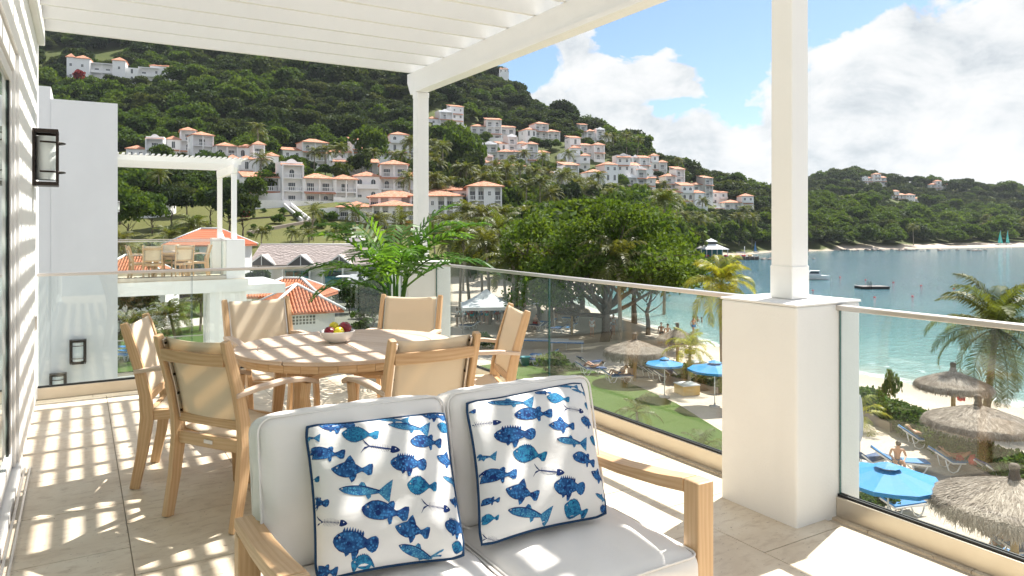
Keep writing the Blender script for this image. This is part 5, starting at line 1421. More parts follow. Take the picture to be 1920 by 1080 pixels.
def pavilion():
    d = 104; x, y = XYd(588, d); k = d / FPX; w = 124 * k
    o = empty('beach_restaurant', (x, y, G), -YAW + R(0), 'long restaurant with grey shake roof, three gable dormers and teal panels', 'building')
    he = H + (HV - 497) * k - G; hr = H + (HV - 461) * k - G; dp = 5.5
    r = MB(); r._add([(-w, 0, he), (w, 0, he), (w - .4, dp, hr), (-w, dp, hr), (w, 2 * dp, he), (-w, 2 * dp, he)], [(0, 1, 2, 3), (3, 2, 4, 5)]); r.b6(-w, w, 0, .15, he - .25, he - .004)
    rf = r.build('roof', MT['shingle'], o)
    # courses of shakes, real butts
    rs = np.random.RandomState(3); Q = []; n = 22; sl = np.array([0, dp, hr - he]) / n
    nrm = np.array([0, -(hr - he), dp]); nrm = nrm / np.linalg.norm(nrm)
    for i in range(n):
        xx = -w
        while xx < w:
            ww = rs.uniform(.14, .34); b = np.array([xx, 0, he]) + sl * i + nrm * (.07 + rs.rand() * .05) - sl * rs.rand() * .3; t_ = b + sl * 1.3 - nrm * .05
            q = np.array([ww * .93, 0, 0]); Q.append([b, b + q, t_ + q, t_]); Q.append([b - nrm * .06, b - nrm * .06 + q, b + q, b]); xx += ww
    link_mesh('shake', quads_mesh('shake', np.array(Q), MT['shingle']), None, rf, 'stuff')
    e = MB(); e.tube([(-w, dp, hr + .08), (w - .4, dp, hr + .08)], .14, 5); e.build('ridge_cap', MT['paint'], rf)
    for cu in (492, 565, 637):
        cx = (cu - 588) * k; hw = 27 * k; za, zb = H + (HV - 477) * k - G, he + .02
        dm = MB(); y0 = -.5
        dm._add([(cx - hw, y0, zb), (cx, y0, za), (cx, y0 + 3.2, za), (cx - hw, y0 + .5, zb)], [(0, 1, 2, 3)]); dm._add([(cx + hw, y0, zb), (cx, y0, za), (cx, y0 + 3.2, za), (cx + hw, y0 + .5, zb)], [(3, 2, 1, 0)])
        dd = dm.build('dormer', MT['shingle'], rf)
    for cu in (492, 565, 637):
        cx = (cu - 588) * k; hw = 24.5 * k; za, zb = H + (HV - 479.5) * k - G, he - .02
        g = MB(); g.prism([(cx - hw, -.30, zb), (cx + hw, -.30, zb), (cx, -.30, za)], (0, .08, 0)); go = g.build('gable', MT['greywall'], o)
        m = MB(); m.bar((cx - hw - .1, -.42, zb), (cx, -.42, za + .12), .12, .16); m.bar((cx, -.43, za + .12), (cx + hw + .1, -.43, zb), .12, .16); m.bar((cx, -.38, zb), (cx, -.38, za), .1, .08); m.build('bargeboard', MT['curtain'], go)
    m = MB(); m.b6(-w, w, 1.6, 2 * dp, 0, he - .3); m.build('wall', MT['render'], o)
    m = MB()
    for cu in (470, 500, 529, 580, 604, 642, 670, 704): cx = (cu - 588) * k; m.b6(cx - .12, cx + .12, .1, .34, 0, he - .26)
    m.build('post', MT['paint'], o, kind='stuff')
    for (a, b) in ((530, 578), (605, 641)):
        p = MB(); p.b6((a - 588) * k, (b - 588) * k, 1.2, 1.28, .2, he - .9); po = p.build('teal_panel', MT['teal'], o)
        f = MB()
        for q in range(3): xx = (a + (b - a) * (q + .5) / 3 - 588) * k; f.b6(xx - .5, xx + .5, 1.17, 1.199, he - 1.7, he - 1.0)
        f.build('opening', MT['pane'], po)
    p = MB(); p.b6((642 - 588) * k, (700 - 588) * k, -4, 1.5, he - 1.5, he - 1.38); p.build('canopy', MT['curtain'], o)
    BOX.append((462, 712, 458, 545, d))
pavilion()
# ------------------------------------------------------------------ slope in front of the villas: retaining walls, lawns, stairs, truck
def rwall(u0, u1, v0, v1, dd, hpx, label, mat='render', thick=.5, cat='wall', name='retaining_wall', bow=0.0):
    """wall whose foot follows the slope between two points of it"""
    d0, d1 = (hit(u0, v0, 106), hit(u1, v1, 106)) if dd is None else dd
    (xa, ya), (xb, yb) = XYd(u0, d0), XYd(u1, d1); h0 = hpx / FPX * d0; z0 = zt1(u0, d0) if dd is None else H + (HV - v0) / FPX * d0
    o = empty(name, (xa, ya, z0), 0, label, cat); m = MB(); n = 14; dv = Vector((xb - xa, yb - ya)); nv = Vector((-dv.y, dv.x)).normalized()
    if nv.dot(Vector((SN, CS))) > 0: nv = -nv
    P = []
    for i in range(n + 1):
        q = dv * i / n + nv * bow * math.sin(math.pi * i / n) ** .6; z = (zxy(xa + q.x, ya + q.y) if dd is None else z0 + (H + (HV - v1) / FPX * d1 - z0) * i / n); P.append((q.x, q.y, z - z0))
    for i in range(n):
        (x1, y1, za), (x2, y2, zb) = P[i], P[i + 1]; bx, by = -nv.x * thick, -nv.y * thick
        m._add([(x1, y1, za - 1.5), (x2, y2, zb - 1.5), (x2, y2, zb + h0), (x1, y1, za + h0), (x1 + bx, y1 + by, za - 1.5), (x2 + bx, y2 + by, zb - 1.5), (x2 + bx, y2 + by, zb + h0), (x1 + bx, y1 + by, za + h0)],
               [(0, 1, 2, 3), (5, 4, 7, 6), (3, 2, 6, 7), (0, 3, 7, 4), (1, 5, 6, 2)])
    m.build('wall_face', MT[mat], o); return o
rwall(258, 330, 410, 398, None, 24, 'curved white retaining wall on the bank between the palms', bow=2.5)
rwall(480, 540, 386, 383, None, 24, 'tall white retaining wall at the left end of the broad villa', bow=1.5)
rwall(468, 620, 440, 408, None, 6, 'low rubble stone wall climbing across the dry lawn', 'stone', .8)
rwall(470, 560, 412, 404, None, 3, 'dark stone edging across the upper dry lawn', 'rock', .8)
rwall(600, 640, 402, 400, None, 10, 'short white wall left of the hotel block')
def stairs():
    d0 = hit(574, 418, 106); d1 = hit(536, 386, 106); a = PD(574, 418, d0); b = PD(536, 386, d1); o = empty('garden_stair', tuple(a), 0, 'white walled garden stair running down from the broad villa', 'stairs'); m = MB(); n = 14
    for i in range(n):
        p = (b - a) * (i / n); m.box((p.x, p.y, p.z - .6), (1.3, 1.5, 1.6), -YAW)
    m.build('steps', MT['concrete'], o); dv = (b - a)
    for s in (-1, 1):
        w = MB(); off = Vector((CS, -SN, 0)) * s * .85; w.bar(tuple(off), tuple(dv + off), .22, 1.9); w.build('side_wall', MT['render'], o)
stairs()
def truck():
    x, y = XYd(668, 117); z = H + (HV - 458.5) / FPX * 117; o = empty('pickup_truck', (x, y, z), -YAW + R(4), 'white pickup truck parked behind the shake roof', 'truck')
    m = MB(); m.prism([(-1.7, -.8, .45), (1.7, -.8, .45), (1.75, -.8, .85), (1.1, -.8, .95), (.6, -.8, 1.5), (-.6, -.8, 1.55), (-.75, -.8, 1.0), (-1.7, -.8, 1.0)], (0, 1.6, 0)); m.build('body', MT['plastic'], o, .03)
    w = MB(); w.prism([(-.55, -.81, 1.02), (.85, -.81, 1.0), (.5, -.81, 1.42), (-.5, -.81, 1.45)], (0, 1.62, 0)); w.build('side_window', MT['pane'], o)
    for xx in (-1.1, 1.1):
        for yy in (-.8, .8):
            m = MB(); m.tube([(xx, yy - .1, .36), (xx, yy + .1, .36)], .36, 14); wo = m.build('wheel', MT['black'], o)
            m = MB(); m.tube([(xx, yy - .11, .36), (xx, yy + .11, .36)], .18, 10); m.build('rim', MT['steel'], wo)
    BOX.append((650, 690, 445, 462, 117))
truck()

# ------------------------------------------------------------------ potted palm on the terrace
def potted():
    x, y = 2.62, 6.55; o = empty('potted_palm', (x, y, 0), 0, 'lush potted areca palm in the far terrace corner', 'potted plant')
    m = MB(); m.lathe([(0, .0), (.15, 0), (.17, .03), (.22, .40), (.235, .42), (.235, .45), (.21, .45), (.20, .41), (0, .40)], (0, 0, 0), 28); m.build('pot', MT['pot'], o)
    m = MB(); m.lathe([(0, .402), (.199, .402)], (0, 0, .006), 20); m.build('soil', MT['bark'], o)
    rs = random.Random(4)
    for k in range(6):
        a = k * 1.05; m = MB(); q = .05 + .02 * (k % 2); m.tube([(q * math.cos(a), q * math.sin(a), .38), (q * 1.3 * math.cos(a), q * 1.3 * math.sin(a), .75), (q * 2.2 * math.cos(a), q * 2.2 * math.sin(a), 1.02)], [.022, .017, .010], 7); m.build('cane', MT['leaf_pot'], o)
    spec = [(200, 84, 1.0), (20, 74, 1.1), (165, 58, 1.15), (215, 50, 1.1), (-5, 52, 1.25), (-30, 50, 1.15), (250, 45, 1.0), (290, 48, 1.0), (185, 30, 1.05), (150, 66, .95), (40, 62, 1.1), (320, 36, 1.05), (230, 28, 1.0), (90, 60, 1.0), (120, 44, 1.0), (340, 68, 1.05), (10, 30, 1.2), (195, 14, .9)]
    for k, (az, el, ln) in enumerate(spec):
        V = frond_mesh('', ln * .86, R(min(86, el * .85 + 18)), 15, .30, .040, 300 + k, None, .85 + .3 * rs.random(), .6)
        V = rotz(V, R(az) - YAW, (0, 0, 0)); a = R(az) - YAW
        me = quads_mesh('frond', V, MT['leaf_pot']); f = link_mesh('frond', me, None, o); f.location = (.09 * math.cos(a), .09 * math.sin(a), .78 + .22 * (el / 80))
potted()
# ------------------------------------------------------------------ beach furniture
def palapa(u, d, rad, h, label, k=0, skirt=.45, rz=0, nb=7000, pole_lean=0):
    x, y = XYd(u, d); o = empty('thatched_parasol', (x, y, G), rz, label, 'parasol', 'thatched palapas on the beach')
    m = MB(); m.tube([(0, 0, -.3), (.02, 0, h * .5), (0, 0, h - .1)], .10, 8); m.build('post', MT['straw'], o)
    rs = np.random.RandomState(50 + k); hr = h * .24
    z_of = lambda r: h - .12 - hr * (r / rad) ** 1.15
    m = MB(); m.lathe([(.02, z_of(0) - .08)] + [(rad * q / 8, z_of(rad * q / 8) - .10) for q in range(1, 9)] + [(rad * .98, z_of(rad) - .22), (rad * .5, z_of(rad * .5) - .2), (.1, z_of(0) - .2)], (0, 0, 0), 28); m.build('thatch_base', MT['straw'], o)
    Q = []
    for i in range(nb):
        f = rs.rand() ** .55; r0 = f * rad * .97; a = rs.rand() * 6.283; L = rs.uniform(.30, .75) * min(1, rad / 2)
        r1 = r0 + L * .9; w = rs.uniform(.005, .015); lift = rs.rand() * .07
        c = np.array([math.cos(a), math.sin(a), 0]); s_ = np.array([-math.sin(a), math.cos(a), 0]) ; tw = s_ * rs.normal() * .09
        p0 = c * r0 + np.array([0, 0, z_of(r0) + lift]); rm = min(r1, rad * 1.02); p1 = c * (r0 + (rm - r0) * .6) + tw + np.array([0, 0, z_of(r0 + (rm - r0) * .6) + lift * 1.1 - .02])
        hang = max(0, r1 - rad * 1.02); p2 = c * (rm + hang * .25) + tw * 2 + np.array([0, 0, z_of(rm) - hang * (skirt + .4) + lift * .6 - rs.rand() * .05])
        Q.append([p0 - s_ * w, p0 + s_ * w, p1 + s_ * w, p1 - s_ * w]); Q.append([p1 - s_ * w, p1 + s_ * w, p2 + s_ * w * .3, p2 - s_ * w * .3])
    for i in range(int(nb * .16)):
        a = rs.rand() * 6.283; r0 = rad * rs.uniform(.88, 1.02); L = rs.uniform(.2, skirt); c = np.array([math.cos(a), math.sin(a), 0]); s_ = np.array([-math.sin(a), math.cos(a), 0]); w = rs.uniform(.01, .025)
        p0 = c * r0 + np.array([0, 0, z_of(r0)]); p1 = p0 + c * .05 + np.array([0, 0, -L * .5]); p2 = p1 + np.array([rs.normal() * .04, rs.normal() * .04, -L * .5])
        Q.append([p0 - s_ * w, p0 + s_ * w, p1 + s_ * w, p1 - s_ * w]); Q.append([p1 - s_ * w, p1 + s_ * w, p2 + s_ * w * .3, p2 - s_ * w * .3])
    link_mesh('thatch', quads_mesh('thatch', np.array(Q), MT['thatch']), None, o, 'stuff')
    m = MB(); m.lathe([(0, h + .30), (.10, h + .30), (.13, h + .22), (.11, h + .08), (.16, h - .1), (.24, h - .2)], (0, 0, 0), 12); m.build('finial', MT['bark'], o)
    return o
palapa(1902, 18.8, 1.88, 2.55, 'closest thatched parasol, cut by the right picture edge above the sitting child', 1, .40, nb=15000)
palapa(1834, 27.0, 1.80, 2.42, 'thatched parasol over the two sunbathers beside the hedge', 2, .2, nb=11000)
palapa(1787, 33.0, 1.55, 2.5, 'thatched parasol at the waterline left of the big palm trunk', 3, .3)
palapa(1190, 42.0, 1.75, 2.5, 'wide thatched parasol at the end of the lawn seen through the glass', 4, .6)
palapa(1270, 46.5, 1.3, 2.5, 'small ragged thatched parasol by the water behind the yellow palm', 5, .5, nb=2500)
palapa(1072, 60, 1.5, 2.8, 'far thatched parasol in the shade of the big tree', 6, .5, nb=1500)

def parasol(u, d, rad, h, label, mat='umbrella', name='beach_umbrella', rz=.3, closed=False, group='blue beach umbrellas', bigtop=.30):
    x, y = XYd(u, d); o = empty(name, (x, y, G), rz, label, 'umbrella', group)
    m = MB(); m.tube([(0, 0, 0), (0, 0, h)], .025, 8); m.build('pole', MT['plastic'], o)
    m = MB(); m.lathe([(0, .0), (.28, 0), (.28, .06), (.05, .10), (.04, .2)], (0, 0, 0), 16); m.build('base', MT['concrete'], o)
    n = 8; rise = .40 * rad / 1.6
    if closed:
        m = MB(); m.lathe([(.02, h), (.07, h - .15), (.13, h - .9), (.11, h - 1.5), (.05, h - 1.75)], (0, 0, 0), 10); m.build('canopy', MT[mat], o); return o
    m = MB()
    def ringz(f): return h - .05 - rise * (1 - (1 - f) ** 1.15) 
    R_ = [(.16, bigtop * .52), (1, 1)]
    fr = [.17, .4, .62, .82, 1.0]
    for k in range(n):
        a0, a1 = 2 * math.pi * k / n, 2 * math.pi * (k + 1) / n
        for i in range(len(fr) - 1):
            sag = lambda f: -.03 * f
            def pt(a, f): return (rad * f * math.cos(a), rad * f * math.sin(a), ringz(f))
            am = (a0 + a1) / 2
            def mid(f): return (rad * f * .93 * math.cos(am), rad * f * .93 * math.sin(am), ringz(f) - .02 * f)
            m._add([pt(a0, fr[i]), mid(fr[i]), mid(fr[i + 1]), pt(a0, fr[i + 1])], [(0, 1, 2, 3)]); m._add([mid(fr[i]), pt(a1, fr[i]), pt(a1, fr[i + 1]), mid(fr[i + 1])], [(0, 1, 2, 3)])
        m._add([pt(a0, 1), mid(1), (mid(1)[0], mid(1)[1], mid(1)[2] - .10), (pt(a0, 1)[0], pt(a0, 1)[1], pt(a0, 1)[2] - .12)], [(0, 1, 2, 3)])
        m._add([mid(1), pt(a1, 1), (pt(a1, 1)[0], pt(a1, 1)[1], pt(a1, 1)[2] - .12), (mid(1)[0], mid(1)[1], mid(1)[2] - .10)], [(0, 1, 2, 3)])
    m.build('canopy', MT[mat], o)
    m = MB()
    for k in range(n):
        a0, a1 = 2 * math.pi * k / n, 2 * math.pi * (k + 1) / n; r = rad * .26
        m._add([(0, 0, h + .06), (r * math.cos(a0), r * math.sin(a0), h - .06), (r * math.cos(a1), r * math.sin(a1), h - .06)], [(0, 1, 2)])
    m.build('vent_flap', MT[mat], o)
    m = MB()
    for k in range(n):
        a0 = 2 * math.pi * k / n; m.tube([(.03 * math.cos(a0), .03 * math.sin(a0), ringz(.05) - .03), (rad * math.cos(a0) * .99, rad * math.sin(a0) * .99, ringz(1) - .02)], .012, 4)
    m.build('rib', MT['plastic'], o, kind='stuff')
    return o
parasol(1665, 20.6, 1.42, 2.25, 'closest bright blue umbrella, just right of the big pillar')
parasol(1246, 38, 1.0, 2.1, 'blue umbrella half hidden by the small yellow palm')
parasol(1340, 36, 1.35, 2.3, 'blue umbrella cut off by the left edge of the big pillar', rz=.1)
parasol(1612, 27.5, .9, 2.6, 'furled white and navy umbrella behind the big pillar', 'towel', closed=True, name='furled_umbrella', group=None)
parasol(1024, 66, 1.3, 2.4, 'white umbrella on the sand right of the party tent', 'towel', group=None)

def make_lounger(mat='blue'):
    o = empty('sun_lounger', (0, 0, 0), 0, 'lounger', 'sun lounger', 'blue sun loungers on the beach')
    m = MB()
    for s in (-1, 1):
        m.sweep([(s * .30, .95, .30), (s * .30, .2, .34), (s * .30, -.35, .34)], .04, .05, (1, 0, 0))
        m.sweep([(s * .30, -.35, .34), (s * .30, -.95, .74)], .04, .05, (1, 0, 0))
        m.tube([(s * .30, .85, .31), (s * .33, .70, .06), (s * .33, .52, .0), (s * .33, .38, .08), (s * .30, .30, .33)], .025, 6)
        m.tube([(s * .30, -.05, .33), (s * .33, -.20, .06), (s * .33, -.35, .0), (s * .33, -.50, .08), (s * .30, -.60, .45)], .025, 6)
    m.build('frame', MT['plastic'], o)
    m = MB(); m.box((0, .30, .385), (.58, 1.28, .05)); m.build('seat_pad', MT[mat], o, .012)
    m = MB(); m.sweep([(0, -.34, .40), (0, -.94, .80)], .58, .05, (1, 0, 0)); m.build('back_pad', MT[mat], o, .012)
    return o
LG = {k: make_lounger(k) for k in ('blue', 'navycloth')}
used = set()
def lounger(u, v, az, label, k='blue', s=1.0):
    p = PZ(u, v, G); src = LG[k]
    if k in used: o = copy_tree(src, label=label)
    else: used.add(k); o = src; o['label'] = label
    o.location = (p.x, p.y, G); o.rotation_euler = (0, 0, R(az) - YAW); o.scale = (s, s, s); return o
# az: where the feet point, 0 = away from the viewer, 90 = picture left, -90 = picture right
lounger(1680, 965, -72, 'empty blue lounger directly under the closest blue umbrella', 'blue')
lounger(1632, 878, -60, 'blue lounger left of the sitting man behind the umbrella', 'navycloth')
lounger(1735, 838, -100, 'white framed lounger holding the left sunbather')
lounger(1797, 882, -95, 'white framed lounger holding the sunbather nearest the hedge')
lounger(1885, 905, -85, 'blue lounger with a dark bag under the palapa by the hedge', 'navycloth')
lounger(1688, 882, -100, 'lounger under the sitting man')
lounger(1912, 1050, -80, 'navy lounger below the closest palapa at the right edge', 'navycloth')
beds = [(1226, 708, -70), (1245, 714, -65), (1262, 705, -60), (1276, 716, -55), (1290, 707, -70), (1305, 716, -60), (1320, 722, -60), (1345, 716, -50), (1218, 698, -80)]
for i, (u, v, a) in enumerate(beds):
    lounger(u, v, a, ['leftmost', 'second', 'third', 'fourth', 'fifth', 'sixth', 'seventh', 'last', 'rearmost'][i] + ' navy lounger of the row before the hedge, counted from the left', 'navycloth')
for i, (u, v, a, w) in enumerate([(1000, 684, 60, 'left of the blue bin, nearest the glass joint'), (1020, 676, 70, 'just behind the one by the blue bin'), (1108, 702, -80, 'under a sunbather at the lawn edge, left'), (1156, 716, -80, 'under a sunbather at the lawn edge, right'), (1010, 618, 40, 'in the sun below the white umbrella'),
                               (1026, 612, 40, 'right of the white umbrella pole'), (1046, 624, 60, 'behind the trestle tables'), (1062, 622, 60, 'behind the trestle tables at their right'), (880, 618, 70, 'in front of the party tent'), (1072, 604, 50, 'deep in the shade of the big tree'), (1108, 690, -60, 'in the shade of the shrubs')]):
    lounger(u, v, a, 'lounger ' + w, 'blue' if i % 2 else 'navycloth')
for i, (u, v) in enumerate([(232, 660), (246, 668), (238, 676), (260, 662)]): lounger(u, v, 80 - 8 * i, ['rear left', 'middle', 'front', 'right'][i] + ' garden lounger seen through the lower opening at left', 'blue')
def table_(u, v, w, label, h=.75, mat='towel', d_=.8, rz=0, trim=True):
    p = PZ(u, v, G); o = empty('trestle_table', (p.x, p.y, G), -YAW + R(rz), label, 'table', 'long covered tables on the sand')
    m = MB(); m.b6(-w / 2, w / 2, -d_ / 2, d_ / 2, h - .03, h); m.build('tabletop', MT[mat], o)
    m = MB(); m.b6(-w / 2 - .01, w / 2 + .01, -d_ / 2 - .01, -d_ / 2 + .001, h - .10, h - .02); m.build('cloth_edge', MT['blue'], o)
    for sx in (-1, 1):
        for sy in (-1, 1): m = MB(); m.tube([(sx * w * .45, sy * d_ * .4, 0), (sx * w * .45, sy * d_ * .4, h - .03)], .025, 6); m.build('leg', MT['plastic'], o)
table_(1020, 655, 3.6, 'left long table with pale cloth and blue edge in front of the big tree', rz=-6); table_(1063, 659, 2.4, 'right long table with pale cloth and blue edge by the tree trunk', rz=-6)
def bin_(u, v):
    p = PZ(u, v, G); o = empty('beach_bin', tuple(p), 0, 'blue plastic bin standing at the edge of the lawn', 'bin')
    m = MB(); m.lathe([(0, 0), (.24, 0), (.30, .55), (.33, .56), (.33, .60), (.29, .60), (.23, .05), (0, .05)], (0, 0, 0), 20); m.build('bin_body', MT['teal'], o)
    m = MB(); m.lathe([(.335, .55), (.345, .57), (.335, .605)], (0, 0, 0), 20); m.build('rim', MT['cloth_teal'], o)
bin_(985, 686)
def crate(u, v, s, label):
    p = PZ(u, v, G); o = empty('wooden_box', tuple(p), -YAW + .3, label, 'box', 'yellow wooden boxes on the sand'); m = MB(); m.b6(-s, s, -s, s, 0, s * 1.0); m.build('box_body', MT['yellowbox'], o, .02)
    m = MB(); m.b6(-s * 1.05, s * 1.05, -s * 1.05, s * 1.05, s * 1.0 + .002, s * 1.0 + .05); m.build('box_lid', MT['towel'], o, .01)
crate(1288, 738, .5, 'yellow box below the small yellow palm'); crate(1306, 692, .45, 'yellow box in front of the hedge left of the pillar')
def tent():
    d = 63; x, y = XYd(912, d); o = empty('party_tent', (x, y, G), -YAW + R(6), 'white peaked party tent with guests beneath, left part of the beach', 'tent')
    k = d / FPX; w = 47 * k; ze = H + (HV - 571) * k - G; za = H + (HV - 541) * k - G
    m = MB(); n = 8
    v = []; 
    for i in range(n + 1):
        f = i / n; q = w * (1 - f); zz = ze + (za - ze) * (f ** 1.35); v += [(-q, -q, zz), (q, -q, zz), (q, q, zz), (-q, q, zz)]
    fs = [(i * 4 + a, i * 4 + (a + 1) % 4, i * 4 + 4 + (a + 1) % 4, i * 4 + 4 + a) for i in range(n) for a in range(4)]; m._add(v, fs)
    m.b6(-w, w, -w, -w + .01, ze - .28, ze); m.b6(-w, w, w - .01, w, ze - .28, ze); m.b6(-w, -w + .01, -w + .011, w - .011, ze - .28, ze); m.b6(w - .01, w, -w + .011, w - .011, ze - .28, ze)
    m.build('canopy', MT['towel'], o)
    for sx in (-1, 1):
        for sy in (-1, 1): m = MB(); m.tube([(sx * (w - .05), sy * (w - .05), 0), (sx * (w - .05), sy * (w - .05), ze)], .04, 6); m.build('pole', MT['steel'], o)
tent()
for i, (u, v, w) in enumerate([(885, 601, 2.0), (915, 600, 2.2)]): table_(u, v, w, ['left', 'right'][i] + ' covered table under the party tent', mat='cloth_dark')

# hedge, low wall, shrubs
def hedge(pts, wdt, h, label, seed, n=3500):
    rs = np.random.RandomState(seed); P = [Vector(XYd(u, d)).to_3d() for u, d in pts]; o0 = P[0]
    o = empty('hedge', (o0.x, o0.y, G), 0, label, 'hedge', 'clipped hedges behind the beach'); seg = [(P[i + 1] - P[i]).length for i in range(len(P) - 1)]; tot = sum(seg); C = []
    for q in range(n):
        t = rs.rand() * tot; i = 0
        while t > seg[i]: t -= seg[i]; i += 1
        c = P[i] + (P[i + 1] - P[i]) * (t / seg[i]); dv = (P[i + 1] - P[i]).normalized(); nv = Vector((-dv.y, dv.x, 0))
        a = rs.rand() * math.pi; rr = 1 + .18 * math.sin(t * 2.3) * math.sin(t * .9) + rs.normal() * .07
        c = c - o0 + nv * math.cos(a) * wdt * .5 * rr; C.append((c.x, c.y, .2 + (h - .2) * (math.sin(a) ** .6) * rr if rs.rand() < .8 else rs.rand() * h * .9))
    link_mesh('foliage', quads_mesh('foliage', leafq(np.array(C), .12, rs, .5), MT['leaf_hedge']), None, o, 'stuff')
    m = MB()
    for i in range(len(P) - 1):
        a, b = P[i] - o0, P[i + 1] - o0; m.bar((a.x, a.y, h * .4), (b.x, b.y, h * .4), wdt * .72, h * .72)
    m.build('inner_growth', MT['leaf_hedge'], o)
    m = MB(); 
    for i in range(len(P) - 1):
        a, b = P[i] - o0, P[i + 1] - o0; dv = (b - a).normalized(); nv = Vector((-dv.y, dv.x, 0)) * wdt * .56 * (-1 if (Vector((-dv.y, dv.x, 0))).dot(Vector((SN, CS, 0))) > 0 else 1); m.bar((a.x + nv.x, a.y + nv.y, .16), (b.x + nv.x, b.y + nv.y, .16), .12, .42)
    m.build('kerb', MT['stone'], o); return o
hedge([(1612, 35.5), (1700, 31.8), (1790, 28.2), (1880, 25.6), (1990, 23)], 1.3, 1.05, 'long hedge between the sand terrace and the water at right', 5, 12000)
hedge([(1190, 44.5), (1270, 42), (1360, 39)], 1.1, .95, 'hedge behind the row of loungers left of the pillar', 6, 5000)
p = PZ(1668, 757, G); bush(p.x, p.y, G, 1.0, 'upright leafy shrub growing out of the hedge right of the pillar', k=1).scale = (.55, .55, 1.5)
for i, (u, v, s, lab) in enumerate([(1037, 700, 1.1, 'leafy shrub behind the glass joint at the lawn edge'), (1052, 694, .9, 'leafy shrub right of the glass joint'), (1640, 960, .8, 'dark shrub below the closest blue umbrella beside the pillar'), (912, 655, 1.1, 'green shrub beside the rear dining chair'), (1620, 975, .7, 'low shrub tucked behind the big pillar')]):
    p = PZ(u, v, G); bush(p.x, p.y, G, s, lab, k=i)

# ------------------------------------------------------------------ big tree and coconut palms
def big_tree():
    x, y = XYd(1136, 56.5); o = empty('sea_almond_tree', (x, y, G), 0, 'big spreading bright green tree in the middle behind the glass railing', 'tree')
    rs = random.Random(12); m = MB(); tips = []
    def limb(p, dr, L, r, lev):
        pts = [p]; q = p.copy(); dd = dr.normalized(); n = 4
        for i in range(n):
            dd = (dd + Vector((rs.uniform(-.22, .22), rs.uniform(-.22, .22), rs.uniform(-.12, .16)))).normalized(); q = q + dd * L / n; pts.append(q.copy())
        m.tube(pts, [r * (1 - .5 * i / n) for i in range(n + 1)], 7 if lev < 2 else 4)
        if lev >= 4: tips.append((q, 1.0)); tips.append((pts[2], .8)); return
        for k in range(3 if lev < 3 else 2):
            a = rs.uniform(0, 6.28); s = Vector((math.cos(a), math.sin(a), rs.uniform(-.05, .30)))
            limb(pts[rs.choice([2, 3, 4])], dd * .55 + s * .75, L * rs.uniform(.62, .8), r * .55, lev + 1)
    for k, (az, up) in enumerate([(0, .5), (50, .7), (110, .6), (165, .5), (215, .6), (275, .5), (320, .8), (90, 2.5), (185, .25), (355, .28), (165, .35), (20, .4), (270, .3)]):
        a = R(az) - YAW; limb(Vector((rs.uniform(-.3, .3), rs.uniform(-.3, .3), 1.8 + rs.random() * 1.5)), Vector((math.cos(a), math.sin(a), up)), rs.uniform(4.0, 5.0), .20, 1)
    m.tube([(-.2, 0, -.5), (0, 0, .8), (0, 0, 2.0), (.1, 0, 3.5)], [.45, .34, .32, .22], 10)
    m.build('trunk', MT['bark'], o)
    r2 = np.random.RandomState(9); C = []
    for (t_, s) in tips:
        n = int(105 * s); c = r2.normal(size=(n, 3)) * np.array([.60, .60, .30]); c += np.array(t_); C.append(c)
    C = np.concatenate(C); rr = np.hypot(C[:, 0], C[:, 1]); C = C[(C[:, 2] > 1.7 + np.clip(4.5 - rr, 0, 2)) & (rr < 8.3)]
    C[:, 2] = np.minimum(C[:, 2], 10.9)
    # cluster the leaves into tufts
    me = quads_mesh('leaf_crown', leafq(C, .20, r2, .6), MT['leaf_almond']); link_mesh('crown', me, None, o)
    return len(C)
nl_ = big_tree(); print('almond leaves', nl_)
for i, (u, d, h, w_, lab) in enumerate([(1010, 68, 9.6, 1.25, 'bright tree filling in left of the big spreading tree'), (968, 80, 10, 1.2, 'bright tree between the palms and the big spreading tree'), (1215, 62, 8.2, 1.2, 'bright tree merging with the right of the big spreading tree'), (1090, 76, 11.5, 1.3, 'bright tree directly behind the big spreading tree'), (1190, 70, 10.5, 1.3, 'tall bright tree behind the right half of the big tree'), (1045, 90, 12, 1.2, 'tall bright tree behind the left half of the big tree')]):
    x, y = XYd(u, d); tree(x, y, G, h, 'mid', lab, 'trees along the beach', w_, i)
def shrubtree(u, d, h, lab, key='mid', wid=1.0, k=0, z=None, grp='trees along the beach'):
    x, y = XYd(u, d); return tree(x, y, z if z is not None else zt1(u, d), h, key, lab, grp, wid, k)
near_palm(*XYd(1846, 35), G, 4.1, 'coconut palm at the right over the water with yellow green fronds', L=4.0, nf=30, lean=.55, seed=3, rz=-YAW, nleaf=58, leaflen=.95, width=.06)
near_palm(*XYd(1352, 46), G, 5.4, 'slender coconut palm rising just left of the big pillar', L=3.0, nf=22, lean=.15, seed=5, r=.12, leaflen=.85, width=.07, nleaf=44, mat='leaf_palm_yellow')
near_palm(*XYd(1296, 39.5), G, 2.4, 'small yellow palm standing before the blue umbrellas', L=1.9, nf=14, lean=-.15, seed=7, r=.09, mat='leaf_palm_yellow', leaflen=.5, nleaf=30)
near_palm(*XYd(1606, 32), G, .7, 'low yellow palm at the sand edge beside the pillar', L=1.5, nf=9, lean=.1, seed=8, r=.1, mat='leaf_palm_yellow', leaflen=.5, nleaf=24, fruits=False)
near_palm(*XYd(1190, 26.5), G, 2.2, 'thin young palm on the lawn left', L=1.1, nf=10, lean=.05, seed=9, r=.05, leaflen=.35, nleaf=24, width=.03, fruits=False, group='young palms on the lawn')
near_palm(*XYd(1315, 21.5), G, 2.3, 'thin young palm on the lawn nearest the pillar', L=1.2, nf=11, lean=.05, seed=10, r=.05, leaflen=.35, nleaf=24, width=.03, fruits=False, group='young palms on the lawn')
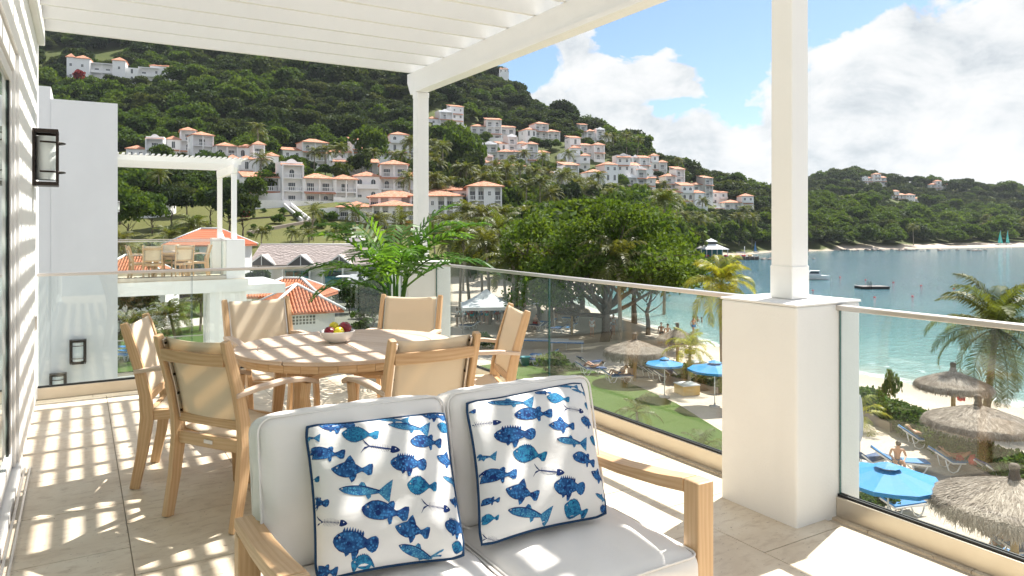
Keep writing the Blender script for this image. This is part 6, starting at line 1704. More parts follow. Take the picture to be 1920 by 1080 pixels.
near_palm(*XYd(672, 40), G, 1.6, 'yellow palm behind the table just right of the kiosk', L=1.9, nf=14, lean=.0, seed=13, r=.12, mat='leaf_palm_yellow', leaflen=.5, nleaf=32, fruits=False)
near_palm(*XYd(585, 126), zt1(585, 126) + .2, 4.6, 'tall coconut palm on the dry lawn, left of two before the villas', L=3.2, nf=20, lean=.2, seed=14, nleaf=22, width=.09, group='coconut palms on the dry lawn')
near_palm(*XYd(664, 122), zt1(664, 122), 5.6, 'tall dark coconut palm in front of the hotel, right of two', L=3.3, nf=20, lean=.3, seed=15, nleaf=22, width=.09, group='coconut palms on the dry lawn')
for i, (u, d, h, lab) in enumerate([(918, 66, 7.2, 'palm over the party tent'), (884, 70, 7.8, 'palm left of the party tent'), (950, 74, 8.4, 'palm behind the party tent'), (862, 80, 8, 'palm right of the corner pillar'), (842, 92, 9, 'palm behind the tall frond of the potted palm'), (1036, 62, 6.0, 'palm with leaning trunk left of the big tree'),
    (1165, 52, 6.5, 'palm with leaning trunk inside the big tree'), (1245, 84, 11.6, 'tall palm showing above the right of the big tree'), (905, 88, 10, 'palm in the cluster above the tent'), (870, 100, 11, 'palm below the hotel corner'), (757, 96, 9.2, 'palm left of the far post behind the potted palm'), (738, 84, 7.0, 'palm low behind the potted palm'),
    (985, 92, 10, 'palm rising left of the big tree crown'), (930, 104, 10.5, 'palm before the right end of the hotel'), (820, 108, 9, 'palm at the right foot of the far post'), (960, 58, 6.0, 'palm at the left edge of the big crown')]):
    x, y = XYd(u, d); palm(x, y, G, h, lab, 'coconut palms around the beach', 1.0, i, rz=(R(200) if u == 1036 else R(20) if u == 1165 else None))
for i, (u, d, h, lab) in enumerate([(322, 104, 7.3, 'left of two palms under the neighbouring pergola'), (365, 106, 8.4, 'right of two palms under the neighbouring pergola'), (300, 165, 7, 'palm below the leftmost villa'), (232, 85, 7.0, 'palm at the edge of the tall blank wing'), (484, 178, 9, 'palm between the villas at centre left'), (484, 215, 12, 'sunlit palm against the dark forest'), (640, 206, 9, 'palm right of the large stepped villa'), (720, 128, 4.5, 'small palm beside the hotel wall')]):
    x, y = XYd(u, d); palm(x, y, max(G, zt1(u, d)), h, lab, 'palms on the left slope', 1.0, i + 2)
for i, u in enumerate([490, 543, 580, 624, 668, 700]):
    d = 118; x, y = XYd(u, d); palm(x, y, zt1(u, d), 2.3, ['first', 'second', 'third', 'fourth', 'fifth', 'sixth'][i] + ' young palm from the left in the row above the shake roof', 'young palms on the dry lawn', .55, i)
# garden seen through the lower opening and over the neighbouring terrace
for i, (u, d, h) in enumerate([(250, 48, 2.2), (330, 52, 2.6), (290, 70, 3.0), (375, 62, 2.6)]): x, y = XYd(u, d); palm(x, y, G, h, ['nearest low palm in the garden behind the lower opening', 'low palm in the middle of the lower opening', 'low palm farther back in the left garden', 'low palm at the right of the lower opening'][i], 'low palms in the left garden', .7, i)
GT = [(228, 92, 7, 'dark'), (262, 98, 6.5, 'dark'), (300, 92, 5.6, 'mid'), (345, 92, 6.0, 'mid'), (372, 94, 5.4, 'mid'), (430, 132, 9, 'dark'), (455, 128, 8, 'dark'), (240, 118, 9, 'mid'), (285, 130, 8, 'mid'), (322, 138, 8, 'dark'), (395, 140, 8, 'mid'), (225, 140, 9, 'mid'), (350, 150, 7, 'dark'),
      (500, 168, 8, 'mid'), (530, 176, 9, 'dark'), (475, 160, 7, 'mid'), (548, 192, 8, 'mid'), (690, 218, 17, 'mid'), (675, 196, 9, 'dark'), (866, 215, 19, 'mid'), (880, 205, 13, 'dark'), (640, 185, 7, 'dark'), (400, 190, 10, 'mid'), (350, 190, 9, 'dark'), (300, 200, 9, 'mid'), (250, 60, 4.5, 'dark'), (395, 74, 4, 'mid')]
W1 = ['rounded', 'loose', 'dense', 'wide', 'ragged', 'tall', 'low', 'compact', 'airy']
for i, (u, d, h, key) in enumerate(GT):
    where = ('left of the neighbouring pergola' if u < 300 else 'above the neighbouring pergola' if u < 420 else 'beside the neighbouring posts' if u < 470 else 'between the villas at centre left' if u < 620 else 'behind the villas by the far post' if u < 800 else 'right of the far post')
    shrubtree(u, d, h, f"{W1[i % 9]} {'bright' if key == 'mid' else 'dark'} green tree {where}, {'near the camera' if d < 90 else 'in the middle distance' if d < 135 else 'below the first villas' if d < 175 else 'level with the villas'}", key, 1.0 if h < 12 else .75, i, grp='garden trees on the left slope')
for i, (u, v, s, k_) in enumerate([(455, 412, 2.2, 'red'), (762, 444, 2.0, 'red'), (150, 150, 3, 'red')]):
    d = min(hit(u, v), 300) if u != 762 else 118; x, y = XYd(u, d); bush(x, y, H + (HV - v) / FPX * d, s, ['dark red shrub beside the white retaining wall', 'red flowering shrub at the foot of the hotel', 'red flowering shrub left of the mansion'][i], 'red', 'red flowering shrubs', i)
for i, u in enumerate(range(475, 720, 26)):
    x, y = XYd(u, 113); bush(x, y, G + 1.2, 2.0, ['leftmost','second','third','fourth','fifth','sixth','seventh','eighth','ninth','rightmost'][i] + ' clipped shrub in the row behind the shake roof', 'bush', 'clipped shrubs behind the shake roof', i)

SH = [(475, 430), (500, 436), (522, 420), (545, 432), (560, 412), (600, 428), (612, 441), (632, 436), (650, 446), (495, 398), (530, 402), (606, 412), (590, 440), (575, 430), (622, 415), (470, 446)]
for i, (u, v) in enumerate(SH):
    d = hit(u, v, 108); x, y = XYd(u, d); bush(x, y, zt1(u, d), .8 + .5 * (i % 3), ['round', 'flat', 'leafy', 'dense'][i % 4] + ' shrub on the dry lawn ' + ('by the stone wall' if v > 425 else 'below the broad villa') + (', left' if u < 520 else ', middle' if u < 590 else ', right'), 'bush', 'shrubs on the dry lawn', i)

for i, (u, d, h, k_, lab) in enumerate([(700, 58, 4.6, 'dark', 'small dark tree between the kiosk and the potted palm'), (742, 66, 5.5, 'mid', 'small bright tree behind the potted palm stems'), (716, 80, 5.2, 'dark', 'dark tree in front of the restaurant, behind the potted palm'), (655, 74, 3.2, 'dark', 'low dark tree right of the nearer kiosk'), (480, 84, 4.2, 'dark', 'dark tree left of the tiled kiosks')]):
    x, y = XYd(u, d); tree(x, y, G, h, k_, lab, 'trees in the courtyard', 1.0, i)
for i, (u, d, s_) in enumerate([(668, 50, 1.2), (690, 70, 1.6), (730, 52, 1.3), (755, 58, 1.4), (640, 88, 1.8), (705, 92, 2.0), (765, 78, 1.6), (680, 62, 1.0)]):
    x, y = XYd(u, d); bush(x, y, G, s_, ['spreading', 'rounded', 'leafy', 'tangled'][i % 4] + (' near' if d < 60 else ' middle' if d < 75 else ' far') + ' shrub in the courtyard between the kiosk and the corner pillar', 'bush', 'shrubs in the courtyard', i)
def low_house(u, d, w, dp, h, label, mat='teal'):
    x, y = XYd(u, d); o = empty('garden_shed', (x, y, G), -YAW + R(5), label, 'building', 'low buildings in the courtyard'); m = MB(); m.b6(-w / 2, w / 2, 0, dp, 0, h); m.build('wall', MT['render'], o)
    r = MB(); shed(r, -w / 2, w / 2, -.3, dp, h + .02, .5, .3); r.build('roof', MT['cloth_grey' if mat == 'teal' else mat], o)
    for q in range(2): window(o, 'std', -w * .25 + q * w * .5, 0, .9)
low_house(700, 86, 5.5, 3, 2.6, 'low white shed with a grey roof between the restaurant and the potted palm')
# ------------------------------------------------------------------ woods on the hills
def blocked(u, ru, vtop, d, slack):
    for (u0, u1, vt, vb, dv) in BOX:
        if u + ru > u0 and u - ru < u1:
            if d < dv - 2 and vtop < vb - slack * (vb - vt): return True
            if dv - 4 <= d < dv + 9: return True
    return False
def forest():
    rs = np.random.RandomState(21); var = []
    hold = bpy.data.collections.new('wood_crowns')
    for i in range(8):
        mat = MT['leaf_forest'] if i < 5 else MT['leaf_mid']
        me, lob = crown_mesh('wood_crown', 500 + i, rad=4.0 + .25 * (i % 4), hgt=4.6 + .9 * (i % 3), nl=[15, 7, 11, 20][i % 4], nleaf=2300, leaf=.5, mat=mat, flat=.75)
        ob = bpy.data.objects.new('wood_crown', me); hold.objects.link(ob); var.append(ob)
    pts = []; things = []; palms = []
    d = 60.0
    while d < 1150:
        s = 4.4 + d * .0085; du = s / d * FPX
        u = -160 + rs.rand() * du
        while u < 2150:
            uu = u + rs.uniform(-.4, .4) * du; dd = d + rs.uniform(-.4, .4) * s; u += du
            z = zt1(uu, dd)
            if z < W + .9: continue
            h = rs.uniform(5.5, 10.5) * (1.0 if rs.rand() < .80 else rs.uniform(1.25, 1.6))
            if uu < 860:
                if dd < 168: continue
                if dd < 250 and uu > 430 and rs.rand() < .25: continue
                if 60 < uu < 230 and z > 76 and z < 92 and dd < 400: continue
            elif dd < 112 and uu < 1100: continue
            elif uu < 1500 and dd < 100: continue
            elif uu >= 1500 and dd < 200: continue
            if uu > 1700 and dd < 340 + max(0, uu - 1780) * .33: continue
            if uu >= 860 and 105 < dd < 150 and uu < 1060: h *= .8
            vt = HV - (z + h - H) / dd * FPX; ru = 2.6 * h / 9 / dd * FPX
            if blocked(uu, ru, vt, dd, .36):
                h *= .5; vt = HV - (z + h - H) / dd * FPX; ru *= .5
                if blocked(uu, ru, vt, dd, .42): continue
            coastal = uu > 860 and dd < 215
            if coastal: things.append((uu, dd, z, h))
            else:
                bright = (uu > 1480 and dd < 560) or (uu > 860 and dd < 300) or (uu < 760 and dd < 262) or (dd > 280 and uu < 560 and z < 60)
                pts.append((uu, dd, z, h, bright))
        d += s * .86
    print('forest', len(pts), 'coastal things', len(things))
    # coastal wood: one object per tree
    for i, (u, d, z, h) in enumerate(things):
        x, y = XYd(u, d)
        kd = 'mid' if (i * 7) % 10 < 8 else 'dark'
        lab = f"{'bright' if kd == 'mid' else 'dark'} {'tall' if h > 9 else 'medium' if h > 7.5 else 'low'} {'front' if d < 130 else 'middle' if d < 175 else 'rear'} tree of the coastal wood, " + ('right of the hotel block' if u < 950 else 'left of the big spreading tree' if u < 1010 else 'behind the big tree, left' if u < 1080 else 'behind the big tree, middle' if u < 1150 else 'behind the big tree, right' if u < 1230 else 'right of the big tree' if u < 1310 else 'above the jetty')
        tree(x, y, z, h, 'mid' if (i * 7) % 10 < 8 else 'dark', lab, 'trees of the coastal wood', 1.0, i)
    P = np.array([(*XYd(u, d), z + .8) for u, d, z, h, b in pts], dtype=np.float32)
    me = bpy.data.meshes.new('hill_forest'); me.from_pydata(P.tolist(), [], [])
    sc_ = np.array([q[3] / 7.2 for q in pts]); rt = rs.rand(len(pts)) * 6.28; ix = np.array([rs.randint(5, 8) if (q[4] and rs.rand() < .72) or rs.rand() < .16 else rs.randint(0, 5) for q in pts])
    at = me.attributes.new('tsize', 'FLOAT', 'POINT'); at.data.foreach_set('value', sc_.astype(np.float32))
    at = me.attributes.new('trot', 'FLOAT', 'POINT'); at.data.foreach_set('value', rt.astype(np.float32))
    at = me.attributes.new('tidx', 'INT', 'POINT'); at.data.foreach_set('value', ix.astype(np.int32))
    o = link_mesh('hill_forest', me, None, None, 'stuff'); tag(o, 'dense dark green forest covering the hills', 'forest', kind='stuff')
    ng = bpy.data.node_groups.new('scatter', 'GeometryNodeTree')
    ng.interface.new_socket('Geometry', in_out='INPUT', socket_type='NodeSocketGeometry'); ng.interface.new_socket('Geometry', in_out='OUTPUT', socket_type='NodeSocketGeometry')
    N = ng.nodes; Lk = ng.links; gi = N.new('NodeGroupInput'); go = N.new('NodeGroupOutput'); ip = N.new('GeometryNodeInstanceOnPoints')
    m2p = N.new('GeometryNodeMeshToPoints'); ci = N.new('GeometryNodeCollectionInfo'); ci.inputs[0].default_value = hold; ci.inputs[1].default_value = True; ci.inputs[2].default_value = True
    def na(nm, ty):
        a = N.new('GeometryNodeInputNamedAttribute'); a.data_type = ty; a.inputs[0].default_value = nm; return a.outputs[0]
    cr = N.new('ShaderNodeCombineXYZ'); Lk.new(na('trot', 'FLOAT'), cr.inputs[2])
    Lk.new(gi.outputs[0], m2p.inputs[0]); Lk.new(m2p.outputs[0], ip.inputs['Points']); Lk.new(ci.outputs[0], ip.inputs['Instance']); ip.inputs['Pick Instance'].default_value = True
    Lk.new(na('tidx', 'INT'), ip.inputs['Instance Index']); Lk.new(cr.outputs[0], ip.inputs['Rotation']); Lk.new(na('tsize', 'FLOAT'), ip.inputs['Scale']); Lk.new(ip.outputs[0], go.inputs[0])
    md = o.modifiers.new('scatter', 'NODES'); md.node_group = ng
    # palms among the villas, each its own object
    rs2 = np.random.RandomState(4); n = 0; zones = [(480, 780, 165, 230, 10), (800, 960, 150, 260, 30), (960, 1130, 150, 280, 30), (1130, 1420, 160, 330, 36), (1840, 1960, 385, 430, 14), (1560, 1800, 330, 400, 6)]
    for (u0, u1, d0, d1, cnt) in zones:
        tries = 0; c = 0
        while c < cnt and tries < 900:
            tries += 1; u = rs2.uniform(u0, u1); d = rs2.uniform(d0, d1); z = zt1(u, d)
            if z < W + 1: continue
            h = rs2.uniform(7, 12); vt = HV - (z + h + 1 - H) / d * FPX
            if blocked(u, .7 / d * FPX, vt, d, .75): continue
            x, y = XYd(u, d)
            lab = ('tall ' if h > 10 else 'shorter ') + ('left ' if u < u0 + (u1 - u0) / 3 else 'right ' if u > u1 - (u1 - u0) / 3 else 'central ') + ('front ' if d < (d0 + d1) / 2 else 'rear ') + {480: 'palm of those between the villas left of the far post', 800: 'palm of those among the villas right of the far post', 960: 'palm of those above the coastal wood in the middle', 1130: 'palm of those on the headland left of the big post', 1840: 'palm of those lining the far beach', 1560: 'palm of those on the far shore'}[u0]
            palm(x, y, z, h, lab, 'coconut palms scattered over the slopes', 1.0, n); c += 1; n += 1
forest()

# ------------------------------------------------------------------ on the water
def swim_raft():
    p = PZ(1635, 541, W); o = empty('swim_platform', tuple(p), -YAW + R(4), 'dark floating swim platform with a small ladder in the bay', 'raft')
    m = MB(); m.b6(-2.3, 2.3, -1.3, 1.3, -.3, .38); m.build('float', MT['black'], o, .05)
    for q in range(15): m = MB(); m.b6(-2.3 + q * .307 + .008, -2.3 + (q + 1) * .307 - .008, -1.32, 1.32, .381, .43); m.build('deck_board', MT['deck'], o)
    for xx in (-1.35, -.95):
        m = MB(); m.tube([(xx, -1.1, .43), (xx, -1.1, 1.15), (xx, -1.25, 1.3), (xx, -1.45, 1.1), (xx, -1.45, .0)], .04, 6); m.build('ladder_rail', MT['bronze'], o)
    m = MB()
    for z in (.25, .55, .85): m.tube([(-1.35, -1.45, z), (-.95, -1.45, z)], .03, 5)
    m.build('rung', MT['bronze'], o, kind='stuff')
swim_raft()
for i, (u, v) in enumerate([(1575, 520), (1623, 525), (1675, 530), (1727, 536), (1789, 542), (1640, 558), (1711, 556), (1524, 545), (1265, 529)]):
    p = PZ(u, v, W); m = MB(); m.lathe([(0, -.2), (.14, -.12), (.19, .02), (.13, .13), (0, .17)], (0, 0, 0), 12); b = m.build('buoy', MT['red']); b.location = tuple(p); b['label'] = 'small red mooring buoy in the swimming area of the bay'; b['category'] = 'buoy'; b['group'] = 'red buoys'
def hull(m, L, B, Hh, x0=0):
    n = 12; secs = []
    for i in range(n + 1):
        f = i / n; x = x0 - L / 2 + L * f; w = B / 2 * math.sin(math.pi * min(1, .28 + .72 * (1 - f))) ** .7 * (1 if f < .6 else (1 - ((f - .6) / .4) ** 2.2)); w = max(w, .01); kz = -.25 + .35 * max(0, f - .6) ** 1.2
        secs.append([(x, -w, Hh * (1 + .25 * f)), (x, -w * .75, .05), (x, 0, kz), (x, w * .75, .05), (x, w, Hh * (1 + .25 * f))])
    vs = [p for s in secs for p in s]; fs = [(i * 5 + k, i * 5 + k + 1, i * 5 + k + 6, i * 5 + k + 5) for i in range(n) for k in range(4)] + [(i * 5 + 4, i * 5, i * 5 + 5, i * 5 + 9) for i in range(n)] + [(0, 1, 2, 3, 4)]
    m._add(vs, fs)
def motorboat():
    p = PZ(1522, 524, W); o = empty('motor_boat', tuple(p), -YAW + R(165), 'white motor boat partly hidden behind the big post', 'boat')
    m = MB(); hull(m, 6.5, 2.3, .8); m.build('hull', MT['plastic'], o)
    m = MB(); m.prism([(-1.6, -.7, .85), (.9, -.7, .9), (.3, -.7, 1.7), (-1.4, -.7, 1.75)], (0, 1.4, 0)); m.build('cabin', MT['towel'], o)
    m = MB(); m.prism([(-1.2, -.71, 1.15), (.55, -.71, 1.15), (.25, -.71, 1.6), (-1.2, -.71, 1.6)], (0, 1.42, 0)); m.build('cabin_window', MT['pane'], o)
motorboat()
def cat(u, v, mat, label, k=0, s=1.0):
    p = PZ(u, v, W); p.z = max(W, zt1(u, (H - W) * FPX / (v - HV)) + .1); o = empty('sailing_catamaran', tuple(p), -YAW + R(20 + 10 * k), label, 'sailboat', 'beach catamarans'); o.scale = (s,) * 3
    for sy in (-1, 1):
        m = MB(); hull(m, 4.8, .42, .45); h = m.build('hull', MT['plastic'], o); h.location = (0, sy * 1.0, 0)
    m = MB(); m.b6(-.9, .9, -.95, .95, .42, .47); m.build('trampoline', MT['cloth_dark'], o)
    m = MB(); m.tube([(.5, 0, .45), (.5, 0, 7.3)], .06, 6); m.build('mast', MT['steel'], o)
    n = 8; P = np.array([[((.42 - (.1 + 1.9 * (1 - j / n) ** .8) * i / 5), .16 * math.sin(math.pi * i / 5) * (1 - .5 * j / n), 1.0 + 6.1 * j / n) for i in range(6)] for j in range(n + 1)])
    me = grid_mesh('sail', P, MT[mat]); link_mesh('sail', me, None, o)
    m = MB(); m._add([(.6, .02, 5.4), (.6, .02, .9), (2.1, .02, .6)], [(0, 1, 2)]); m.build('jib', MT[mat], o)
cat(1875, 462, 'turq', 'left turquoise sailed catamaran beached on the far shore', 0); cat(1889, 461.5, 'turq', 'right turquoise sailed catamaran beached on the far shore', 1)
cat(1416, 475, 'blue', 'small blue sailed boat right of the jetty', 2, .55)
def jetty():
    p = PZ(1362, 486.5, W); d = UD(p.x, p.y)[1]; k = d / FPX; o = empty('water_sports_jetty', tuple(p), -YAW, 'white water sports hut with tiered roof on a low dark jetty', 'jetty')
    m = MB(); m.b6(-54 * k, 54 * k, -3.2, 5, -1.2, 1.0); m.build('deck', MT['deck'], o)
    for i in range(14): m = MB(); x = -53 * k + i * 106 * k / 13; m.tube([(x, -3.35, -1), (x, -3.35, 1.15)], .16, 6); m.build('pile', MT['darkwood'], o)
    cx = -27 * k; w = 27 * k; r = MB(); z0 = 3.2
    r._add([(cx - w, -3.2, z0), (cx + w, -3.2, z0), (cx + w, 5, z0), (cx - w, 5, z0), (cx - w * .3, -.5, z0 + 1.5), (cx + w * .3, -.5, z0 + 1.5), (cx + w * .3, 2.5, z0 + 1.5), (cx - w * .3, 2.5, z0 + 1.5)], [(0, 1, 5, 4), (1, 2, 6, 5), (2, 3, 7, 6), (3, 0, 4, 7), (3, 2, 1, 0)]); r.build('roof', MT['curtain'], o)
    m = MB(); m.b6(cx - w * .26, cx + w * .26, -.3, 2.3, z0 + 1.4, z0 + 2.3); m.build('lantern_wall', MT['greywall'], o)
    r = MB(); hip(r, cx - w * .32, cx + w * .32, -.6, 2.6, z0 + 2.32, .9, .1); r.build('lantern_roof', MT['curtain'], o)
    m = MB(); m.b6(cx - w * .8, cx + w * .8, 1.5, 4.4, 1.0, z0 - .01); m.build('counter_wall', MT['teal'], o)
    for i in range(6): m = MB(); x = cx - w * .9 + i * w * 1.8 / 5; m.b6(x - .08, x + .08, -2.9, -2.74, 1.0, z0 - .01); m.build('post', MT['paint'], o)
    for i in range(9): m = MB(); x = cx - w * .9 + i * w * .42; m.lathe([(0, 0), (.5, .05), (.6, .3), (.4, .5), (0, .55)], (0, 0, 0), 8, 1.6, .6); q = m.build('kayak', MT[['orange', 'red', 'yellowbox'][i % 3]]); q.location = tuple(p + Vector((CS, -SN, 0)) * x - Vector((SN, CS, 0)) * (2.4 - .2 * (i % 2)) + Vector((0, 0, 1.01))); tag(q, 'small orange or red kayak laid on the jetty before the hut', 'kayak', 'kayaks on the jetty')
    m = MB(); x = 34 * k; m.tube([(x, 0, 1), (x, 0, 4)], .1, 6); m.b6(x - 2.6, x + .2, -.2, .2, 2.0, 2.3); m.b6(x - 2.6, x + .2, -.2, .2, 1.2, 1.5); m.build('boat_rack', MT['plastic'], o)
    BOX.append((1308, 1420, 445, 490, d))
jetty()
def rocks(u0, u1, v, n, label, s=1.0):
    rs = random.Random(int(u0)); m = MB(); o0 = PZ((u0 + u1) / 2, v, W)
    for i in range(n):
        u = rs.uniform(u0, u1); p = PZ(u, v + rs.uniform(-1.5, 1.5), W) - o0; r = rs.uniform(.4, 1.1) * s
        m.lathe([(0, -.4), (r * rs.uniform(.8, 1.1), -.2), (r * rs.uniform(.6, 1.0), r * .3), (r * .4, r * .6), (0, r * .65)], (p.x, p.y, -.1), 7, rs.uniform(.8, 1.3), 1)
    o = m.build('rocks', MT['rock'], kind='stuff', loc=tuple(o0)); tag(o, label, 'rocks')
rocks(1425, 1530, 486, 26, 'row of dark rocks in the water off the jetty'); rocks(1512, 1850, 469.5, 60, 'dark rocks along the far shore', 1.1); rocks(1340, 1370, 487, 6, 'rocks at the foot of the jetty')

# ------------------------------------------------------------------ people
def skin_mesh(name, V, E, mat, sub=1):
    me = bpy.data.meshes.new(name); me.from_pydata([v[:3] for v in V], E, []); o = bpy.data.objects.new(name, me); COL.objects.link(o)
    md = o.modifiers.new('skin', 'SKIN'); md.use_smooth_shade = True; md.branch_smoothing = .6
    for i, v in enumerate(V):
        sv = me.skin_vertices[0].data[i]; sv.radius = (v[3], v[4] if len(v) > 4 else v[3]); sv.use_root = (i == 0)
    o.modifiers.new('sub', 'SUBSURF').levels = sub; o.modifiers['sub'].render_levels = sub
    dg = bpy.context.evaluated_depsgraph_get(); out = bpy.data.meshes.new_from_object(o.evaluated_get(dg)); bpy.data.objects.remove(o)
    out.materials.clear(); out.materials.append(mat); out.polygons.foreach_set('use_smooth', np.full(len(out.polygons), True)); return out
def rotx(p, a, c):
    y, z = p[1] - c[1], p[2] - c[2]; return (p[0], c[1] + y * math.cos(a) - z * math.sin(a), c[2] + y * math.sin(a) + z * math.cos(a))
POSES = {
 # hip, knee, ankle, toe per side; shoulder/elbow/wrist/hand; all (x, y, z), figure faces +y
 'stand': dict(pel=(0, 0, .95), ch=(0, .0, 1.30), nk=(0, -.01, 1.47), hd=(0, .02, 1.60), leg=[(.10, .02, .50), (.10, -.03, .08), (.11, .13, .03)], arm=[(.25, -.02, 1.13), (.26, .08, .90)]),
 'walk': dict(pel=(0, 0, .94), ch=(0, .03, 1.29), nk=(0, .04, 1.46), hd=(0, .07, 1.59), leg=[(.09, .14, .52), (.09, .02, .10), (.10, .17, .05)], leg2=[(.09, -.08, .50), (.09, -.30, .13), (.10, -.20, .03)], arm=[(.24, -.10, 1.12), (.25, -.02, .90)], arm2=[(.24, .08, 1.12), (.24, .24, .96)]),
 'sit': dict(pel=(0, 0, .12), ch=(0, .06, .48), nk=(0, .10, .65), hd=(0, .17, .76), leg=[(.14, .42, .16), (.12, .50, -.22), (.12, .66, -.26)], arm=[(.27, .10, .34), (.16, .34, .26)]),
 'sitground': dict(pel=(0, 0, .12), ch=(0, .10, .46), nk=(0, .16, .62), hd=(0, .24, .72), leg=[(.13, .40, .42), (.12, .56, .06), (.12, .70, .05)], arm=[(.25, .18, .30), (.10, .42, .34)]),
 'lie': dict(pel=(0, 0, .14), ch=(0, -.32, .22), nk=(0, -.50, .32), hd=(0, -.61, .42), leg=[(.11, .38, .36), (.11, .58, .06), (.11, .72, .08)], leg2=[(.11, .40, .30), (.11, .62, .05), (.11, .76, .08)], arm=[(.30, -.42, .26), (.17, -.66, .46)], arm2=[(.28, -.26, .18), (.24, -.02, .14)]),
}
PM = {}
def person_mesh(pose, detail=False):
    q = POSES[pose]; V = []; E = []
    def add(p, r, r2=None, par=None):
        V.append((*p, r, r2 or r)); 
        if par is not None: E.append((par, len(V) - 1))
        return len(V) - 1
    pel = add(q['pel'], .135, .10); mid = tuple((q['pel'][i] + q['ch'][i]) / 2 for i in range(3)); md = add(mid, .115, .09, pel); ch = add(q['ch'], .145, .10, md)
    nk = add(q['nk'], .052, None, ch); hc = q['hd']; nv = Vector(q['nk']); hv = Vector(hc); up = (hv - nv).normalized()
    h0 = add(tuple(hv - up * .03), .072, .078, nk); h1 = add(tuple(hv + up * .055), .080, .088, h0); h2 = add(tuple(hv + up * .12), .055, .06, h1)
    fwd = Vector((0, up.z, -up.y)); add(tuple(hv + fwd * .105 + up * .01), .014, None, h0)
    for s in (-1, 1): add(tuple(hv + Vector((s * .088, 0, 0))), .016, None, h0)
    axis = (Vector(q['ch']) - Vector(q['pel'])).normalized()
    for s in (-1, 1):
        lg = q.get('leg2', q['leg']) if s < 0 else q['leg']; am = q.get('arm2', q['arm']) if s < 0 else q['arm']
        hp = add((s * .095, q['pel'][1], q['pel'][2] - .03 * axis.z), .092, None, pel); c = hp
        th = tuple((V[hp][i] + (s * lg[0][0] if i == 0 else lg[0][i])) / 2 for i in range(3)); c = add(th, .080, None, c)
        c = add((s * lg[0][0], lg[0][1], lg[0][2]), .056, None, c)
        cf = tuple((V[c][i] * .65 + (s * lg[1][0] if i == 0 else lg[1][i]) * .35) for i in range(3)); c = add(cf, .055, None, c)
        c = add((s * lg[1][0], lg[1][1], lg[1][2]), .034, None, c); add((s * lg[2][0], lg[2][1], lg[2][2]), .032, .025, c)
        shp = Vector(q['ch']) + axis * .09; c = add((s * .185, shp.y, shp.z), .055, None, ch)
        c = add((s * am[0][0], am[0][1], am[0][2]), .038, None, c); w_ = add((s * am[1][0], am[1][1], am[1][2]), .026, None, c)
        dv = (Vector(V[w_][:3]) - Vector(V[c][:3])).normalized(); pm = Vector(V[w_][:3]) + dv * .07; pl = add(tuple(pm), .032, .016, w_)
        sd = dv.cross(Vector((0, 0, 1))); sd = sd.normalized() if sd.length > .1 else Vector((0, 1, 0))
        if detail:
            for k in range(4): b = pm + sd * (k - 1.5) * .020; f1 = add(tuple(b + dv * .045), .0095, None, pl); add(tuple(b + dv * (.080 - .008 * abs(k - 1.2)) + Vector((0, 0, -.012))), .0085, None, f1)
            add(tuple(Vector(V[w_][:3]) + dv * .05 + sd * .05), .011, None, pl)
        else: add(tuple(pm + dv * .07), .018, .01, pl)
    return V, E
